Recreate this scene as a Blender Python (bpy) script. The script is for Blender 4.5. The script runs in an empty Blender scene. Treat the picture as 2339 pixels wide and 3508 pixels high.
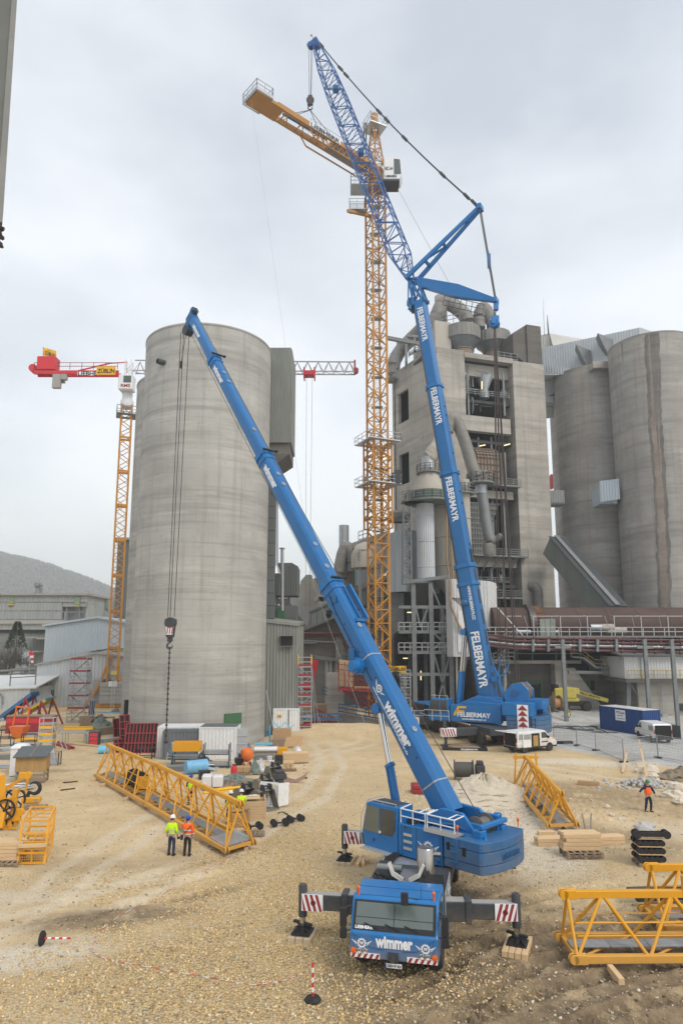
import bpy,bmesh,math,random
import numpy as np
from mathutils import Vector,Matrix
random.seed(7);rng=np.random.default_rng(7)
scene=bpy.context.scene
R=math.radians;PI=math.pi;cos=math.cos;sin=math.sin
CAM_H,PITCH,FPX,W0,H0=10.2,R(9.2),2300.0,2339.0,3508.0;VC=H0/2+74
cd=bpy.data.cameras.new('camera');cam=bpy.data.objects.new('camera',cd)
scene.collection.objects.link(cam);scene.camera=cam
cam.location=(0,0,CAM_H);cam.rotation_euler=(PI/2+PITCH,0,0)
cd.sensor_fit='VERTICAL';cd.sensor_height=36.0;cd.lens=FPX/H0*36.0;cd.shift_y=(VC-H0/2)/H0
cd.clip_start=0.2;cd.clip_end=6000
SUN_EL,SUN_AZ=R(48),R(140)
world=bpy.data.worlds.new('World');scene.world=world;world.use_nodes=True
nt=world.node_tree;nt.nodes.clear();N=nt.nodes.new;L=nt.links.new
out=N('ShaderNodeOutputWorld');bg=N('ShaderNodeBackground');bg2=N('ShaderNodeBackground');addn=N('ShaderNodeAddShader')
sky=N('ShaderNodeTexSky');sky.sky_type='NISHITA';sky.sun_disc=False
sky.sun_elevation=SUN_EL;sky.sun_rotation=SUN_AZ;sky.air_density=1.5;sky.dust_density=4.0
L(sky.outputs[0],bg.inputs[0]);bg.inputs[1].default_value=0.05
tc=N('ShaderNodeTexCoord');mp=N('ShaderNodeMapping');mp.inputs['Scale'].default_value=(1.0,1.0,2.2)
L(tc.outputs['Generated'],mp.inputs[0])
nz=N('ShaderNodeTexNoise');nz.inputs['Scale'].default_value=1.7;nz.inputs['Detail'].default_value=5;nz.inputs['Roughness'].default_value=0.5
L(mp.outputs[0],nz.inputs['Vector'])
cr=N('ShaderNodeValToRGB');e=cr.color_ramp.elements
e[0].position=0.38;e[0].color=(0.53,0.56,0.595,1);e[1].position=0.64;e[1].color=(0.90,0.905,0.91,1)
L(nz.outputs['Fac'],cr.inputs[0])
L(cr.outputs[0],bg2.inputs[0]);bg2.inputs[1].default_value=0.94
L(bg.outputs[0],addn.inputs[0]);L(bg2.outputs[0],addn.inputs[1]);L(addn.outputs[0],out.inputs[0])
sl=bpy.data.lights.new('sun','SUN');sl.energy=1.5;sl.angle=R(22);sl.color=(1.0,0.965,0.91)
sun=bpy.data.objects.new('sun',sl);scene.collection.objects.link(sun)
sd=Vector((sin(SUN_AZ)*cos(SUN_EL),cos(SUN_AZ)*cos(SUN_EL),sin(SUN_EL)))
sun.rotation_euler=sd.to_track_quat('Z','Y').to_euler();sun.location=(60,-60,120)
vs=scene.view_settings;vs.view_transform='Standard';vs.look='None';vs.gamma=1;vs.use_curve_mapping=False;vs.exposure=0.06
scene.cycles.use_denoising=True
try:scene.cycles.denoiser='OPENIMAGEDENOISE'
except Exception:pass
scene.cycles.max_bounces=5;scene.cycles.diffuse_bounces=2;scene.cycles.glossy_bounces=3;scene.cycles.volume_bounces=1
scene.cycles.transparent_max_bounces=12
def ray(u,v):
 cx,cy=(u-W0/2)/FPX,(VC-v)/FPX
 return Vector((cx,cos(PITCH)-cy*sin(PITCH),sin(PITCH)+cy*cos(PITCH)))
def at(u,v,Y):
 d=ray(u,v);return Vector((0,0,CAM_H))+d*(Y/d.y)
def gp(u,v,z=0.0):
 d=ray(u,v);return Vector((0,0,CAM_H))+d*((z-CAM_H)/d.z)
MATS={}
def mat(name,col,rough=0.6,metal=0.0,var=0.12,sc=2.0,bump=0.0,bsc=None,dirt=None,dirt_amt=0.35,spec=0.4,coat=0.0,world_co=False,stretch=None):
 if name in MATS:return MATS[name]
 m=bpy.data.materials.new(name);m.use_nodes=True;t=m.node_tree;b=t.nodes['Principled BSDF']
 b.inputs['Roughness'].default_value=rough;b.inputs['Metallic'].default_value=metal
 b.inputs['Specular IOR Level'].default_value=spec;b.inputs['Coat Weight'].default_value=coat
 if world_co:co=t.nodes.new('ShaderNodeNewGeometry').outputs['Position']
 else:co=t.nodes.new('ShaderNodeTexCoord').outputs['Object']
 if stretch:
  mpn=t.nodes.new('ShaderNodeMapping');mpn.inputs['Scale'].default_value=stretch;t.links.new(co,mpn.inputs[0]);co=mpn.outputs[0]
 n=t.nodes.new('ShaderNodeTexNoise');n.inputs['Scale'].default_value=sc;n.inputs['Detail'].default_value=6;n.inputs['Roughness'].default_value=0.65
 t.links.new(co,n.inputs['Vector'])
 mx=t.nodes.new('ShaderNodeMix');mx.data_type='RGBA'
 mx.inputs[6].default_value=(*[c*(1-var*1.6) for c in col],1);mx.inputs[7].default_value=(*[min(1,c*(1+var*1.6)) for c in col],1)
 t.links.new(n.outputs['Fac'],mx.inputs[0]);last=mx.outputs[2]
 if dirt:
  n2=t.nodes.new('ShaderNodeTexNoise');n2.inputs['Scale'].default_value=sc*1.7;n2.inputs['Detail'].default_value=8;n2.inputs['Roughness'].default_value=0.75
  t.links.new(co,n2.inputs['Vector'])
  rp=t.nodes.new('ShaderNodeMapRange');rp.inputs[1].default_value=0.48;rp.inputs[2].default_value=0.72;rp.inputs[4].default_value=dirt_amt
  t.links.new(n2.outputs['Fac'],rp.inputs[0])
  m2=t.nodes.new('ShaderNodeMix');m2.data_type='RGBA';m2.inputs[7].default_value=(*dirt,1)
  t.links.new(rp.outputs[0],m2.inputs[0]);t.links.new(last,m2.inputs[6]);last=m2.outputs[2]
 t.links.new(last,b.inputs['Base Color'])
 if bump:
  n3=t.nodes.new('ShaderNodeTexNoise');n3.inputs['Scale'].default_value=bsc or sc*6;n3.inputs['Detail'].default_value=4
  t.links.new(co,n3.inputs['Vector'])
  bp=t.nodes.new('ShaderNodeBump');bp.inputs['Strength'].default_value=bump;bp.inputs['Distance'].default_value=0.05
  t.links.new(n3.outputs['Fac'],bp.inputs['Height']);t.links.new(bp.outputs[0],b.inputs['Normal'])
 MATS[name]=m;return m
def concrete(name,col,course=1.25,streak=0.35,dark=(0.16,0.155,0.14),rust=None,rust_amt=0.0,blot=0.25):
 """cast concrete: pour courses, blotches, thin runs of dirt"""
 m=bpy.data.materials.new(name);m.use_nodes=True;t=m.node_tree;b=t.nodes['Principled BSDF'];n=t.nodes.new;l=t.links.new
 b.inputs['Roughness'].default_value=0.9;b.inputs['Specular IOR Level'].default_value=0.2
 pos=n('ShaderNodeNewGeometry').outputs['Position']
 def mix(a,c,fac,mode='MIX'):
  k=n('ShaderNodeMix');k.data_type='RGBA';k.blend_type=mode
  for s,i in((a,6),(c,7)):
   if isinstance(s,tuple):k.inputs[i].default_value=(*s,1)
   else:l(s,k.inputs[i])
  if isinstance(fac,float):k.inputs[0].default_value=fac
  else:l(fac,k.inputs[0])
  return k.outputs[2]
 def noise(scale,vec,detail=6,rough=0.6):
  mpn=n('ShaderNodeMapping');mpn.inputs['Scale'].default_value=vec;l(pos,mpn.inputs[0])
  k=n('ShaderNodeTexNoise');k.inputs['Scale'].default_value=scale;k.inputs['Detail'].default_value=detail;k.inputs['Roughness'].default_value=rough
  l(mpn.outputs[0],k.inputs['Vector']);return k.outputs['Fac']
 def rng_(x,a,c,lo=0.0,hi=1.0):
  k=n('ShaderNodeMapRange');k.inputs[1].default_value=a;k.inputs[2].default_value=c;k.inputs[3].default_value=lo;k.inputs[4].default_value=hi
  l(x,k.inputs[0]);return k.outputs[0]
 c0=mix(tuple(c*0.82 for c in col),tuple(min(1,c*1.16) for c in col),rng_(noise(0.16,(1,1,1)),0.3,0.7))
 c1=mix(c0,tuple(c*0.62 for c in col),rng_(noise(1.0,(0.05,0.05,1.0/course),5,0.7),0.47,0.66,0,0.62))
 c2=mix(c1,tuple(min(1,c*1.35) for c in col),rng_(noise(1.0,(0.09,0.09,0.55/course),5,0.7),0.54,0.68,0,0.5))
 c3=mix(c2,dark,rng_(noise(1.0,(1.3,1.3,0.045),6,0.7),0.52,0.74,0,streak))
 c4=mix(c3,tuple(c*0.66 for c in dark),rng_(noise(0.55,(1,1,0.8),8,0.72),0.56,0.74,0,blot))
 if rust:c4=mix(c4,rust,rng_(noise(1.0,(0.55,0.55,0.03),6,0.7),0.52,0.7,0,rust_amt))
 sx=n('ShaderNodeSeparateXYZ');l(pos,sx.inputs[0]);jm=n('ShaderNodeMath');jm.operation='MULTIPLY_ADD';l(sx.outputs[2],jm.inputs[0]);jm.inputs[1].default_value=0.62/course;l(rng_(noise(0.5,(.4,.4,.2),4),0,1,0,0.35),jm.inputs[2])
 fm=n('ShaderNodeMath');fm.operation='FRACT';l(jm.outputs[0],fm.inputs[0]);lm=n('ShaderNodeMath');lm.operation='LESS_THAN';lm.inputs[1].default_value=0.05;l(fm.outputs[0],lm.inputs[0])
 jn=n('ShaderNodeMath');jn.operation='MULTIPLY';l(lm.outputs[0],jn.inputs[0]);l(rng_(noise(0.35,(1,1,1),5),0.42,0.62,0,0.38),jn.inputs[1])
 c4=mix(c4,tuple(c*0.55 for c in col),jn.outputs[0])
 c5=mix(c4,(0.5,0.5,0.5),rng_(noise(9.0,(1,1,1),3),0.3,0.7,0.0,0.12),'OVERLAY')
 l(c5,b.inputs['Base Color'])
 bp=n('ShaderNodeBump');bp.inputs['Strength'].default_value=0.35;bp.inputs['Distance'].default_value=0.06
 l(noise(1.0,(0.6,0.6,2.0/course),7,0.7),bp.inputs['Height']);l(bp.outputs[0],b.inputs['Normal'])
 MATS[name]=m;return m
def glass(name,col=(0.05,0.065,0.06),rough=0.06):
 m=mat(name,col,rough,0,0.1,1.0,spec=0.7,coat=0.5);return m
def see_glass(name,tint=(0.75,0.85,0.82)):
 if name in MATS:return MATS[name]
 m=bpy.data.materials.new(name);m.use_nodes=True;t=m.node_tree;b=t.nodes['Principled BSDF']
 b.inputs['Base Color'].default_value=(0.03,0.045,0.042,1);b.inputs['Roughness'].default_value=0.05
 tr=t.nodes.new('ShaderNodeBsdfTransparent');tr.inputs[0].default_value=(*tint,1)
 fr=t.nodes.new('ShaderNodeMixShader');fr.inputs[0].default_value=0.42
 t.links.new(tr.outputs[0],fr.inputs[1]);t.links.new(b.outputs[0],fr.inputs[2]);t.links.new(fr.outputs[0],t.nodes['Material Output'].inputs[0])
 MATS[name]=m;return m
BLUE=mat('blue_paint',(0.008,0.145,0.40),0.38,0,0.10,0.9,dirt=(0.05,0.19,0.36),dirt_amt=0.4,coat=0.15)
BLUE2=mat('blue_paint_worn',(0.012,0.115,0.28),0.5,0,0.16,1.2,dirt=(0.20,0.16,0.12),dirt_amt=0.35,bump=0.1)
BLUEL=mat('blue_lattice',(0.03,0.105,0.30),0.5,0,0.2,1.0)
WHITE=mat('white_letter',(0.78,0.79,0.80),0.5,0,0.04)
BLACKL=mat('black_letter',(0.02,0.02,0.022),0.6,0,0.05)
WPAINT=mat('white_paint',(0.72,0.73,0.73),0.4,0,0.07,2,dirt=(0.42,0.38,0.31),dirt_amt=0.35,coat=0.2)
YEL=mat('crane_yellow',(0.70,0.325,0.012),0.42,0,0.08,1.5,dirt=(0.45,0.26,0.06),dirt_amt=0.3)
YELO=mat('mast_yellow',(0.52,0.225,0.015),0.5,0,0.15,1.0,dirt=(0.35,0.19,0.06),dirt_amt=0.35)
YELB=mat('faded_mast_yellow',(0.40,0.19,0.045),0.6,0,0.15,1.0,dirt=(0.30,0.2,0.12),dirt_amt=0.4)
RED=mat('red_paint',(0.30,0.024,0.03),0.5,0,0.15,2,dirt=(0.16,0.06,0.05),dirt_amt=0.4)
REDB=mat('bright_red',(0.58,0.03,0.04),0.5,0,0.1,2)
DKG=mat('dark_grey_steel',(0.045,0.05,0.056),0.55,0.0,0.2,2,dirt=(0.13,0.12,0.10),dirt_amt=0.35)
BLK=mat('black_rubber',(0.018,0.018,0.019),0.8,0,0.2,3,dirt=(0.10,0.085,0.06),dirt_amt=0.3)
TYRE=mat('tyre_rubber',(0.03,0.029,0.028),0.85,0,0.2,4,dirt=(0.22,0.17,0.11),dirt_amt=0.55)
GALV=mat('galvanised',(0.40,0.42,0.44),0.45,0.55,0.18,3,dirt=(0.22,0.21,0.19),dirt_amt=0.3)
ALU=mat('aluminium',(0.55,0.57,0.58),0.4,0.6,0.12,3)
CHROME=mat('chrome',(0.7,0.7,0.7),0.15,1.0,0.05)
STEELG=mat('grey_painted_steel',(0.20,0.215,0.215),0.6,0.1,0.18,1,dirt=(0.12,0.09,0.065),dirt_amt=0.45)
ROPE=mat('wire_rope',(0.05,0.048,0.045),0.6,0.3,0.15)
WOOD=mat('fresh_timber',(0.62,0.44,0.25),0.75,0,0.14,3,dirt=(0.42,0.27,0.13),dirt_amt=0.35,stretch=(0.6,3,3))
WOODO=mat('old_timber',(0.27,0.20,0.135),0.85,0,0.25,3,dirt=(0.12,0.10,0.08),dirt_amt=0.4)
PLY=mat('shutter_ply',(0.40,0.235,0.075),0.7,0,0.3,2.2,dirt=(0.32,0.27,0.22),dirt_amt=0.6,stretch=(2.5,2.5,0.15))
ROOFG=mat('grey_roof_felt',(0.10,0.115,0.12),0.85,0,0.15,2)
PLASW=mat('white_plastic',(0.70,0.70,0.71),0.45,0,0.08,2)
FOIL=mat('clear_foil',(0.55,0.56,0.58),0.3,0,0.2,4,bump=0.6,bsc=9)
TARP=mat('green_grey_tarp',(0.16,0.20,0.17),0.6,0,0.25,2,bump=0.8,bsc=4)
LBLUE=mat('light_blue_foam',(0.13,0.47,0.70),0.6,0,0.08,2)
TEAL=mat('teal_plastic',(0.02,0.16,0.21),0.5,0,0.1)
ORANGE=mat('orange_paint',(0.66,0.145,0.02),0.5,0,0.15,2,dirt=(0.3,0.13,0.06),dirt_amt=0.4)
NAVY=mat('navy_container',(0.008,0.05,0.19),0.5,0,0.12,1.5,dirt=(0.05,0.08,0.16),dirt_amt=0.3)
BUCK=mat('worn_bucket_steel',(0.20,0.18,0.145),0.6,0.2,0.25,2.5,dirt=(0.36,0.29,0.19),dirt_amt=0.6)
CARD=mat('cardboard',(0.42,0.27,0.14),0.85,0,0.1,2)
GREEN=mat('green_paint',(0.045,0.13,0.06),0.6,0,0.15)
GLASS=glass('dark_glass');CGLASS=see_glass('cab_glass')
MARK_Y=mat('sign_yellow',(0.78,0.43,0.01),0.55,0,0.05)
AMBER=mat('amber_lens',(0.75,0.13,0.01),0.25,0,0.05)
CONC=concrete('silo_concrete',(0.395,0.385,0.355),0.9,0.4,blot=0.3)
CONC2=concrete('tower_concrete',(0.40,0.372,0.328),1.1,0.4,blot=0.3)
CONC3=concrete('dark_plant_concrete',(0.145,0.135,0.12),1.0,0.5,blot=0.35)
CONCR=concrete('far_silo_concrete',(0.35,0.335,0.305),1.3,0.45,rust=(0.34,0.23,0.17),rust_amt=0.3,blot=0.2)
CONCB=concrete('block_concrete',(0.36,0.35,0.32),0.6,0.3)
CLAD=mat('light_cladding',(0.50,0.53,0.55),0.55,0.15,0.1,0.4,dirt=(0.36,0.36,0.34),dirt_amt=0.4,world_co=True)
CLADG=mat('grey_fibre_cladding',(0.225,0.235,0.215),0.85,0,0.18,0.5,dirt=(0.13,0.13,0.115),dirt_amt=0.5,world_co=True,stretch=(1,1,0.2))
CLADD=mat('dark_cladding',(0.12,0.13,0.125),0.8,0,0.2,0.5,dirt=(0.07,0.07,0.065),dirt_amt=0.5,world_co=True,stretch=(1,1,0.25))
CLADB=mat('blue_grey_cladding',(0.40,0.455,0.50),0.6,0.1,0.06,0.3,world_co=True)
CLADO=mat('old_grey_cladding',(0.30,0.315,0.31),0.8,0,0.15,0.3,dirt=(0.20,0.205,0.20),dirt_amt=0.6,world_co=True,stretch=(1,1,0.15))
ROOFL=mat('fibre_roof',(0.30,0.28,0.255),0.9,0,0.2,0.6,dirt=(0.2,0.185,0.16),dirt_amt=0.5,world_co=True)
DUCT=mat('dusty_duct',(0.25,0.24,0.22),0.65,0.2,0.15,0.6,dirt=(0.13,0.115,0.095),dirt_amt=0.6,world_co=True)
DUCTG=mat('grey_duct',(0.22,0.235,0.24),0.55,0.3,0.15,0.6,dirt=(0.15,0.14,0.12),dirt_amt=0.5,world_co=True)
TANK=mat('cream_tank',(0.43,0.40,0.345),0.7,0,0.1,0.4,dirt=(0.27,0.235,0.19),dirt_amt=0.5,world_co=True,stretch=(1,1,0.25))
RUSTY=mat('rusty_cone',(0.26,0.215,0.17),0.8,0.1,0.2,0.8,dirt=(0.20,0.10,0.05),dirt_amt=0.7,world_co=True,stretch=(1,1,0.3))
KILN=mat('kiln_shell',(0.085,0.054,0.044),0.75,0.2,0.3,0.35,dirt=(0.13,0.072,0.052),dirt_amt=0.5,world_co=True,stretch=(0.5,2,2))
PIPER=mat('red_brown_pipe',(0.12,0.05,0.047),0.6,0.1,0.2,1.0,world_co=True)
DARKIN=mat('dark_interior',(0.018,0.017,0.016),0.9,0,0.3,0.6,world_co=True)  # near-black: shade of openings put into the colour; also dark panels
HVY=mat('hivis_yellow',(0.58,0.88,0.0),0.7,0,0.1,6,bump=0.5,bsc=14)
HVO=mat('hivis_orange',(0.90,0.13,0.01),0.7,0,0.1,6,bump=0.5,bsc=14)
REFL=mat('reflective_tape',(0.55,0.56,0.57),0.4,0,0.05)
JEAN=mat('dark_jeans',(0.022,0.035,0.065),0.85,0,0.25,8,bump=0.4,bsc=18)
BLKT=mat('black_trousers',(0.016,0.016,0.018),0.85,0,0.2,8,bump=0.4,bsc=18)
SKIN=mat('skin',(0.50,0.29,0.21),0.6,0,0.06)
GLOVE=mat('grey_glove',(0.28,0.28,0.29),0.8,0,0.15)
HELW=mat('white_helmet',(0.76,0.77,0.77),0.35,0,0.03);HELB=mat('blue_helmet',(0.012,0.06,0.40),0.35,0,0.05)
HELG=mat('green_helmet',(0.02,0.22,0.06),0.35,0,0.05);HELY=mat('yellow_helmet',(0.8,0.45,0.02),0.35,0,0.05)
BOOT=mat('boots',(0.02,0.018,0.016),0.7,0,0.2);HAIR=mat('brown_hair',(0.05,0.03,0.02),0.8,0,0.2)
def muddy(base,name,z0,z1,amt=.85,col=(.25,.19,.12)):
 m=base.copy();m.name=name;t=m.node_tree;b=t.nodes['Principled BSDF'];src=b.inputs['Base Color'].links[0].from_socket;n=t.nodes.new;l=t.links.new
 g=n('ShaderNodeNewGeometry');s=n('ShaderNodeSeparateXYZ');l(g.outputs['Position'],s.inputs[0]);r=n('ShaderNodeMapRange');r.inputs[1].default_value=z1;r.inputs[2].default_value=z0;r.inputs[4].default_value=1;l(s.outputs[2],r.inputs[0])
 k=n('ShaderNodeTexNoise');k.inputs['Scale'].default_value=4;k.inputs['Detail'].default_value=9;k.inputs['Roughness'].default_value=.75;l(g.outputs['Position'],k.inputs['Vector'])
 a=n('ShaderNodeMath');a.operation='ADD';l(r.outputs[0],a.inputs[0]);l(k.outputs['Fac'],a.inputs[1]);q=n('ShaderNodeMapRange');q.inputs[1].default_value=.62;q.inputs[2].default_value=1.35;q.inputs[4].default_value=amt;l(a.outputs[0],q.inputs[0])
 x=n('ShaderNodeMix');x.data_type='RGBA';x.inputs[7].default_value=(*col,1);l(q.outputs[0],x.inputs[0]);l(src,x.inputs[6]);l(x.outputs[2],b.inputs['Base Color']);return m
BLUED=muddy(BLUE,'blue_paint_mud_splashed',.3,1.5,.7);BLUE2D=muddy(BLUE2,'blue_slab_dusty',1.2,3.4,.4,(.22,.19,.15));DKGD=muddy(DKG,'dark_steel_muddy',.2,1.5,.5);WPAINTD=muddy(WPAINT,'white_paint_muddy',.1,1.1,.7,(.36,.30,.22));YELD=muddy(YEL,'crane_yellow_dusty',-.1,1.2,.45,(.42,.30,.16));BLUEB=muddy(BLUE,'blue_boom_grimy',-2,60,.22,(.015,.05,.13))
ROCK=mat('pale_limestone',(0.60,0.53,0.42),0.9,0,0.2,4,bump=0.4)
GROCK=mat('grey_rubble',(0.42,0.41,0.39),0.9,0,0.2,4,bump=0.4)
X_,Y_,Z_=Vector((1,0,0)),Vector((0,1,0)),Vector((0,0,1))
def frame(d,up=Z_):
 d=Vector(d).normalized();up=Vector(up)
 if abs(d.dot(up))>0.995*up.length:up=Vector((0,1,0)) if abs(d.y)<0.9 else X_
 s=d.cross(up).normalized();return d,s,s.cross(d).normalized()
class MB:
 def __init__(s):s.v=[];s.f=[];s.m=[]
 def add(s,vs,fs,mi=0):
  o=len(s.v);s.v+=[Vector(p) for p in vs];s.f+=[tuple(i+o for i in f) for f in fs];s.m+=[mi]*len(fs);return s
 def bx(s,x0,x1,y0,y1,z0,z1,mi=0):
  return s.add([(x0,y0,z0),(x1,y0,z0),(x1,y1,z0),(x0,y1,z0),(x0,y0,z1),(x1,y0,z1),(x1,y1,z1),(x0,y1,z1)],[(0,3,2,1),(4,5,6,7),(0,1,5,4),(1,2,6,5),(2,3,7,6),(3,0,4,7)],mi)
 def box(s,c,d,rz=0.0,mi=0):
  c=Vector(c);cz,sz=cos(rz),sin(rz);vs=[]
  for z in(-.5,.5):
   for x,y in((-.5,-.5),(.5,-.5),(.5,.5),(-.5,.5)):
    a,b=x*d[0],y*d[1];vs.append((c.x+a*cz-b*sz,c.y+a*sz+b*cz,c.z+z*d[2]))
  return s.add(vs,[(0,3,2,1),(4,5,6,7),(0,1,5,4),(1,2,6,5),(2,3,7,6),(3,0,4,7)],mi)
 def hexa(s,p,mi=0):
  return s.add(p,[(0,3,2,1),(4,5,6,7),(0,1,5,4),(1,2,6,5),(2,3,7,6),(3,0,4,7)],mi)
 def bar(s,p0,p1,w,h=None,up=Z_,mi=0,w1=None,h1=None):
  h=h or w;w1=w1 or w;h1=h1 or h;p0,p1=Vector(p0),Vector(p1);d,a,b=frame(p1-p0,up)
  vs=[p0+a*(x*w)+b*(y*h) for x,y in((-.5,-.5),(.5,-.5),(.5,.5),(-.5,.5))]+[p1+a*(x*w1)+b*(y*h1) for x,y in((-.5,-.5),(.5,-.5),(.5,.5),(-.5,.5))]
  return s.add(vs,[(0,1,2,3),(7,6,5,4),(1,0,4,5),(2,1,5,6),(3,2,6,7),(0,3,7,4)],mi)
 def tube(s,pts,r,n=8,mi=0,cap=True,up=Z_):
  pts=[Vector(p) for p in pts];rs=r if isinstance(r,(list,tuple)) else[r]*len(pts);vs=[];k=len(pts)
  for i,p in enumerate(pts):
   d=(pts[min(i+1,k-1)]-pts[max(i-1,0)]);_,a,b=frame(d,up)
   if i==0:pa=a
   else:
    if a.dot(pa)<0:a,b=-a,-b
    pa=a
   vs+=[p+(a*cos(2*PI*j/n)+b*sin(2*PI*j/n))*rs[i] for j in range(n)]
  fs=[(i*n+j,i*n+(j+1)%n,(i+1)*n+(j+1)%n,(i+1)*n+j) for i in range(k-1) for j in range(n)]
  if cap:fs+=[tuple(range(n-1,-1,-1)),tuple(range((k-1)*n,k*n))]
  return s.add(vs,fs,mi)
 def lathe(s,prof,n=24,o=(0,0,0),axis=Z_,mi=0,a0=0.0,a1=2*PI):
  o=Vector(o);d,a,b=frame(axis,Z_ if abs(Vector(axis).normalized().z)<0.9 else Y_);full=abs(a1-a0-2*PI)<1e-6;m=n if full else n+1;vs=[]
  for r,z in prof:
   vs+=[o+d*z+(a*cos(a0+(a1-a0)*j/n)+b*sin(a0+(a1-a0)*j/n))*r for j in range(m)]
  fs=[]
  for i in range(len(prof)-1):
   for j in range(n):
    j2=(j+1)%m;fs.append((i*m+j,i*m+j2,(i+1)*m+j2,(i+1)*m+j))
  cl=prof[0]==prof[-1]
  if full and not cl and prof[0][0]>1e-4:fs.append(tuple(range(m-1,-1,-1)))
  if full and not cl and prof[-1][0]>1e-4:fs.append(tuple((len(prof)-1)*m+j for j in range(m)))
  return s.add(vs,fs,mi)
 def prism(s,pts,vec,mi=0):
  pts=[Vector(p) for p in pts];vec=Vector(vec);n=len(pts)
  return s.add(pts+[p+vec for p in pts],[tuple(range(n-1,-1,-1)),tuple(range(n,2*n))]+[(i,(i+1)%n,n+(i+1)%n,n+i) for i in range(n)],mi)
 def ball(s,c,r,n=10,k=6,mi=0,sc=(1,1,1)):
  c=Vector(c);vs=[]
  for i in range(k+1):
   a=PI*i/k
   for j in range(n):vs.append(c+Vector((sin(a)*cos(2*PI*j/n)*sc[0],sin(a)*sin(2*PI*j/n)*sc[1],cos(a)*sc[2]))*r)
  return s.add(vs,[(i*n+j,(i+1)*n+j,(i+1)*n+(j+1)%n,i*n+(j+1)%n) for i in range(k) for j in range(n)],mi)
 def rock(s,c,r,sc=(1,1,1),mi=0,n=7,k=4):
  c=Vector(c);vs=[];ph=random.random()*6
  for i in range(k+1):
   a=PI*i/k
   for j in range(n):
    q=r*(0.75+0.5*random.random()) if 0<i<k else r*0.9
    vs.append(c+Vector((sin(a)*cos(ph+2*PI*j/n)*sc[0],sin(a)*sin(ph+2*PI*j/n)*sc[1],cos(a)*sc[2]))*q)
  return s.add(vs,[(i*n+j,(i+1)*n+j,(i+1)*n+(j+1)%n,i*n+(j+1)%n) for i in range(k) for j in range(n)],mi)
 def corr(s,p0,p1,z0,z1,pitch=0.4,dep=0.08,mi=0,z0b=None,z1b=None):
  """profiled sheet between plan points p0, p1; optional other heights at the p1 end"""
  p0,p1=Vector((p0[0],p0[1],0)),Vector((p1[0],p1[1],0));d=p1-p0;ln=d.length;d.normalize();nn=Vector((d.y,-d.x,0))
  n=max(2,int(ln/pitch));z0b=z0 if z0b is None else z0b;z1b=z1 if z1b is None else z1b;vs=[]
  for i in range(n):
   for q,o in((0.0,0),(0.35,0),(0.5,dep),(0.85,dep)):
    x=(i+q)/n;p=p0+d*(ln*x)+nn*o
    vs+=[(p.x,p.y,z0+(z0b-z0)*x),(p.x,p.y,z1+(z1b-z1)*x)]
  vs+=[(p1.x,p1.y,z0b),(p1.x,p1.y,z1b)];m=len(vs)//2
  return s.add(vs,[(2*i,2*i+2,2*i+3,2*i+1) for i in range(m-1)],mi)
 def xf(s,M):s.v=[M@p for p in s.v];return s
 def build(s,name,m,parent=None,w=True,smooth=0,bevel=0.0,seg=1):
  """link as ONE mesh object. w: the vertices are in world space (else in the parent's space)"""
  off=OFF.get(parent.name,Vector()) if(parent and w) else Vector()
  vs=s.v
  me=bpy.data.meshes.new(name);me.from_pydata([p-off for p in vs] if off.length else vs,[],s.f)
  ms=m if isinstance(m,(list,tuple)) else[m]
  for x in ms:me.materials.append(x)
  if len(ms)>1:me.polygons.foreach_set('material_index',s.m)
  bm=bmesh.new();bm.from_mesh(me);bmesh.ops.recalc_face_normals(bm,faces=bm.faces)
  if bevel:
   bmesh.ops.remove_doubles(bm,verts=bm.verts,dist=1e-4)
   ed=[e_ for e_ in bm.edges if len(e_.link_faces)==2 and e_.calc_face_angle(0)>R(28)]
   bmesh.ops.bevel(bm,geom=ed,offset=bevel,segments=seg,affect='EDGES',profile=0.6,clamp_overlap=True)
  bm.to_mesh(me);bm.free()
  if smooth:
   me.polygons.foreach_set('use_smooth',[True]*len(me.polygons));me.set_sharp_from_angle(angle=R(smooth))
  o=bpy.data.objects.new(name,me);scene.collection.objects.link(o)
  if parent:o.parent=parent
  OFF[o.name]=off.copy()
  return o
OFF={}
def tag(o,label=None,cat=None,group=None,kind=None):
 if label:o['label']=label
 if cat:o['category']=cat
 if group:o['group']=group
 if kind:o['kind']=kind
 return o
def thing(name,label,cat,loc=(0,0,0),rz=0.0,group=None):
 o=bpy.data.objects.new(name,None);scene.collection.objects.link(o);o.empty_display_size=0.3
 o.location=loc;o.rotation_euler=(0,0,rz);OFF[o.name]=Vector(loc);return tag(o,label,cat,group)
def one(mb,name,m,label,cat,group=None,kind=None,loc=None,rz=0.0,**k):
 """a thing that is one mesh; vertices local to loc"""
 o=mb.build(name,m,None,False,**k)
 if loc is not None:o.location=loc;o.rotation_euler=(0,0,rz)
 return tag(o,label,cat,group,kind)
def kids(o):return[c for c in bpy.data.objects if c.parent is o]
def dup(root,loc,rz=None,label=None,group=None):
 r=root.copy();scene.collection.objects.link(r);r.location=loc
 if rz is not None:r.rotation_euler=(0,0,rz)
 if label:r['label']=label
 if group:r['group']=group
 for c in kids(root):
  c2=c.copy();scene.collection.objects.link(c2);c2.parent=r
  for g in kids(c):
   g2=g.copy();scene.collection.objects.link(g2);g2.parent=c2
 return r
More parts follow.
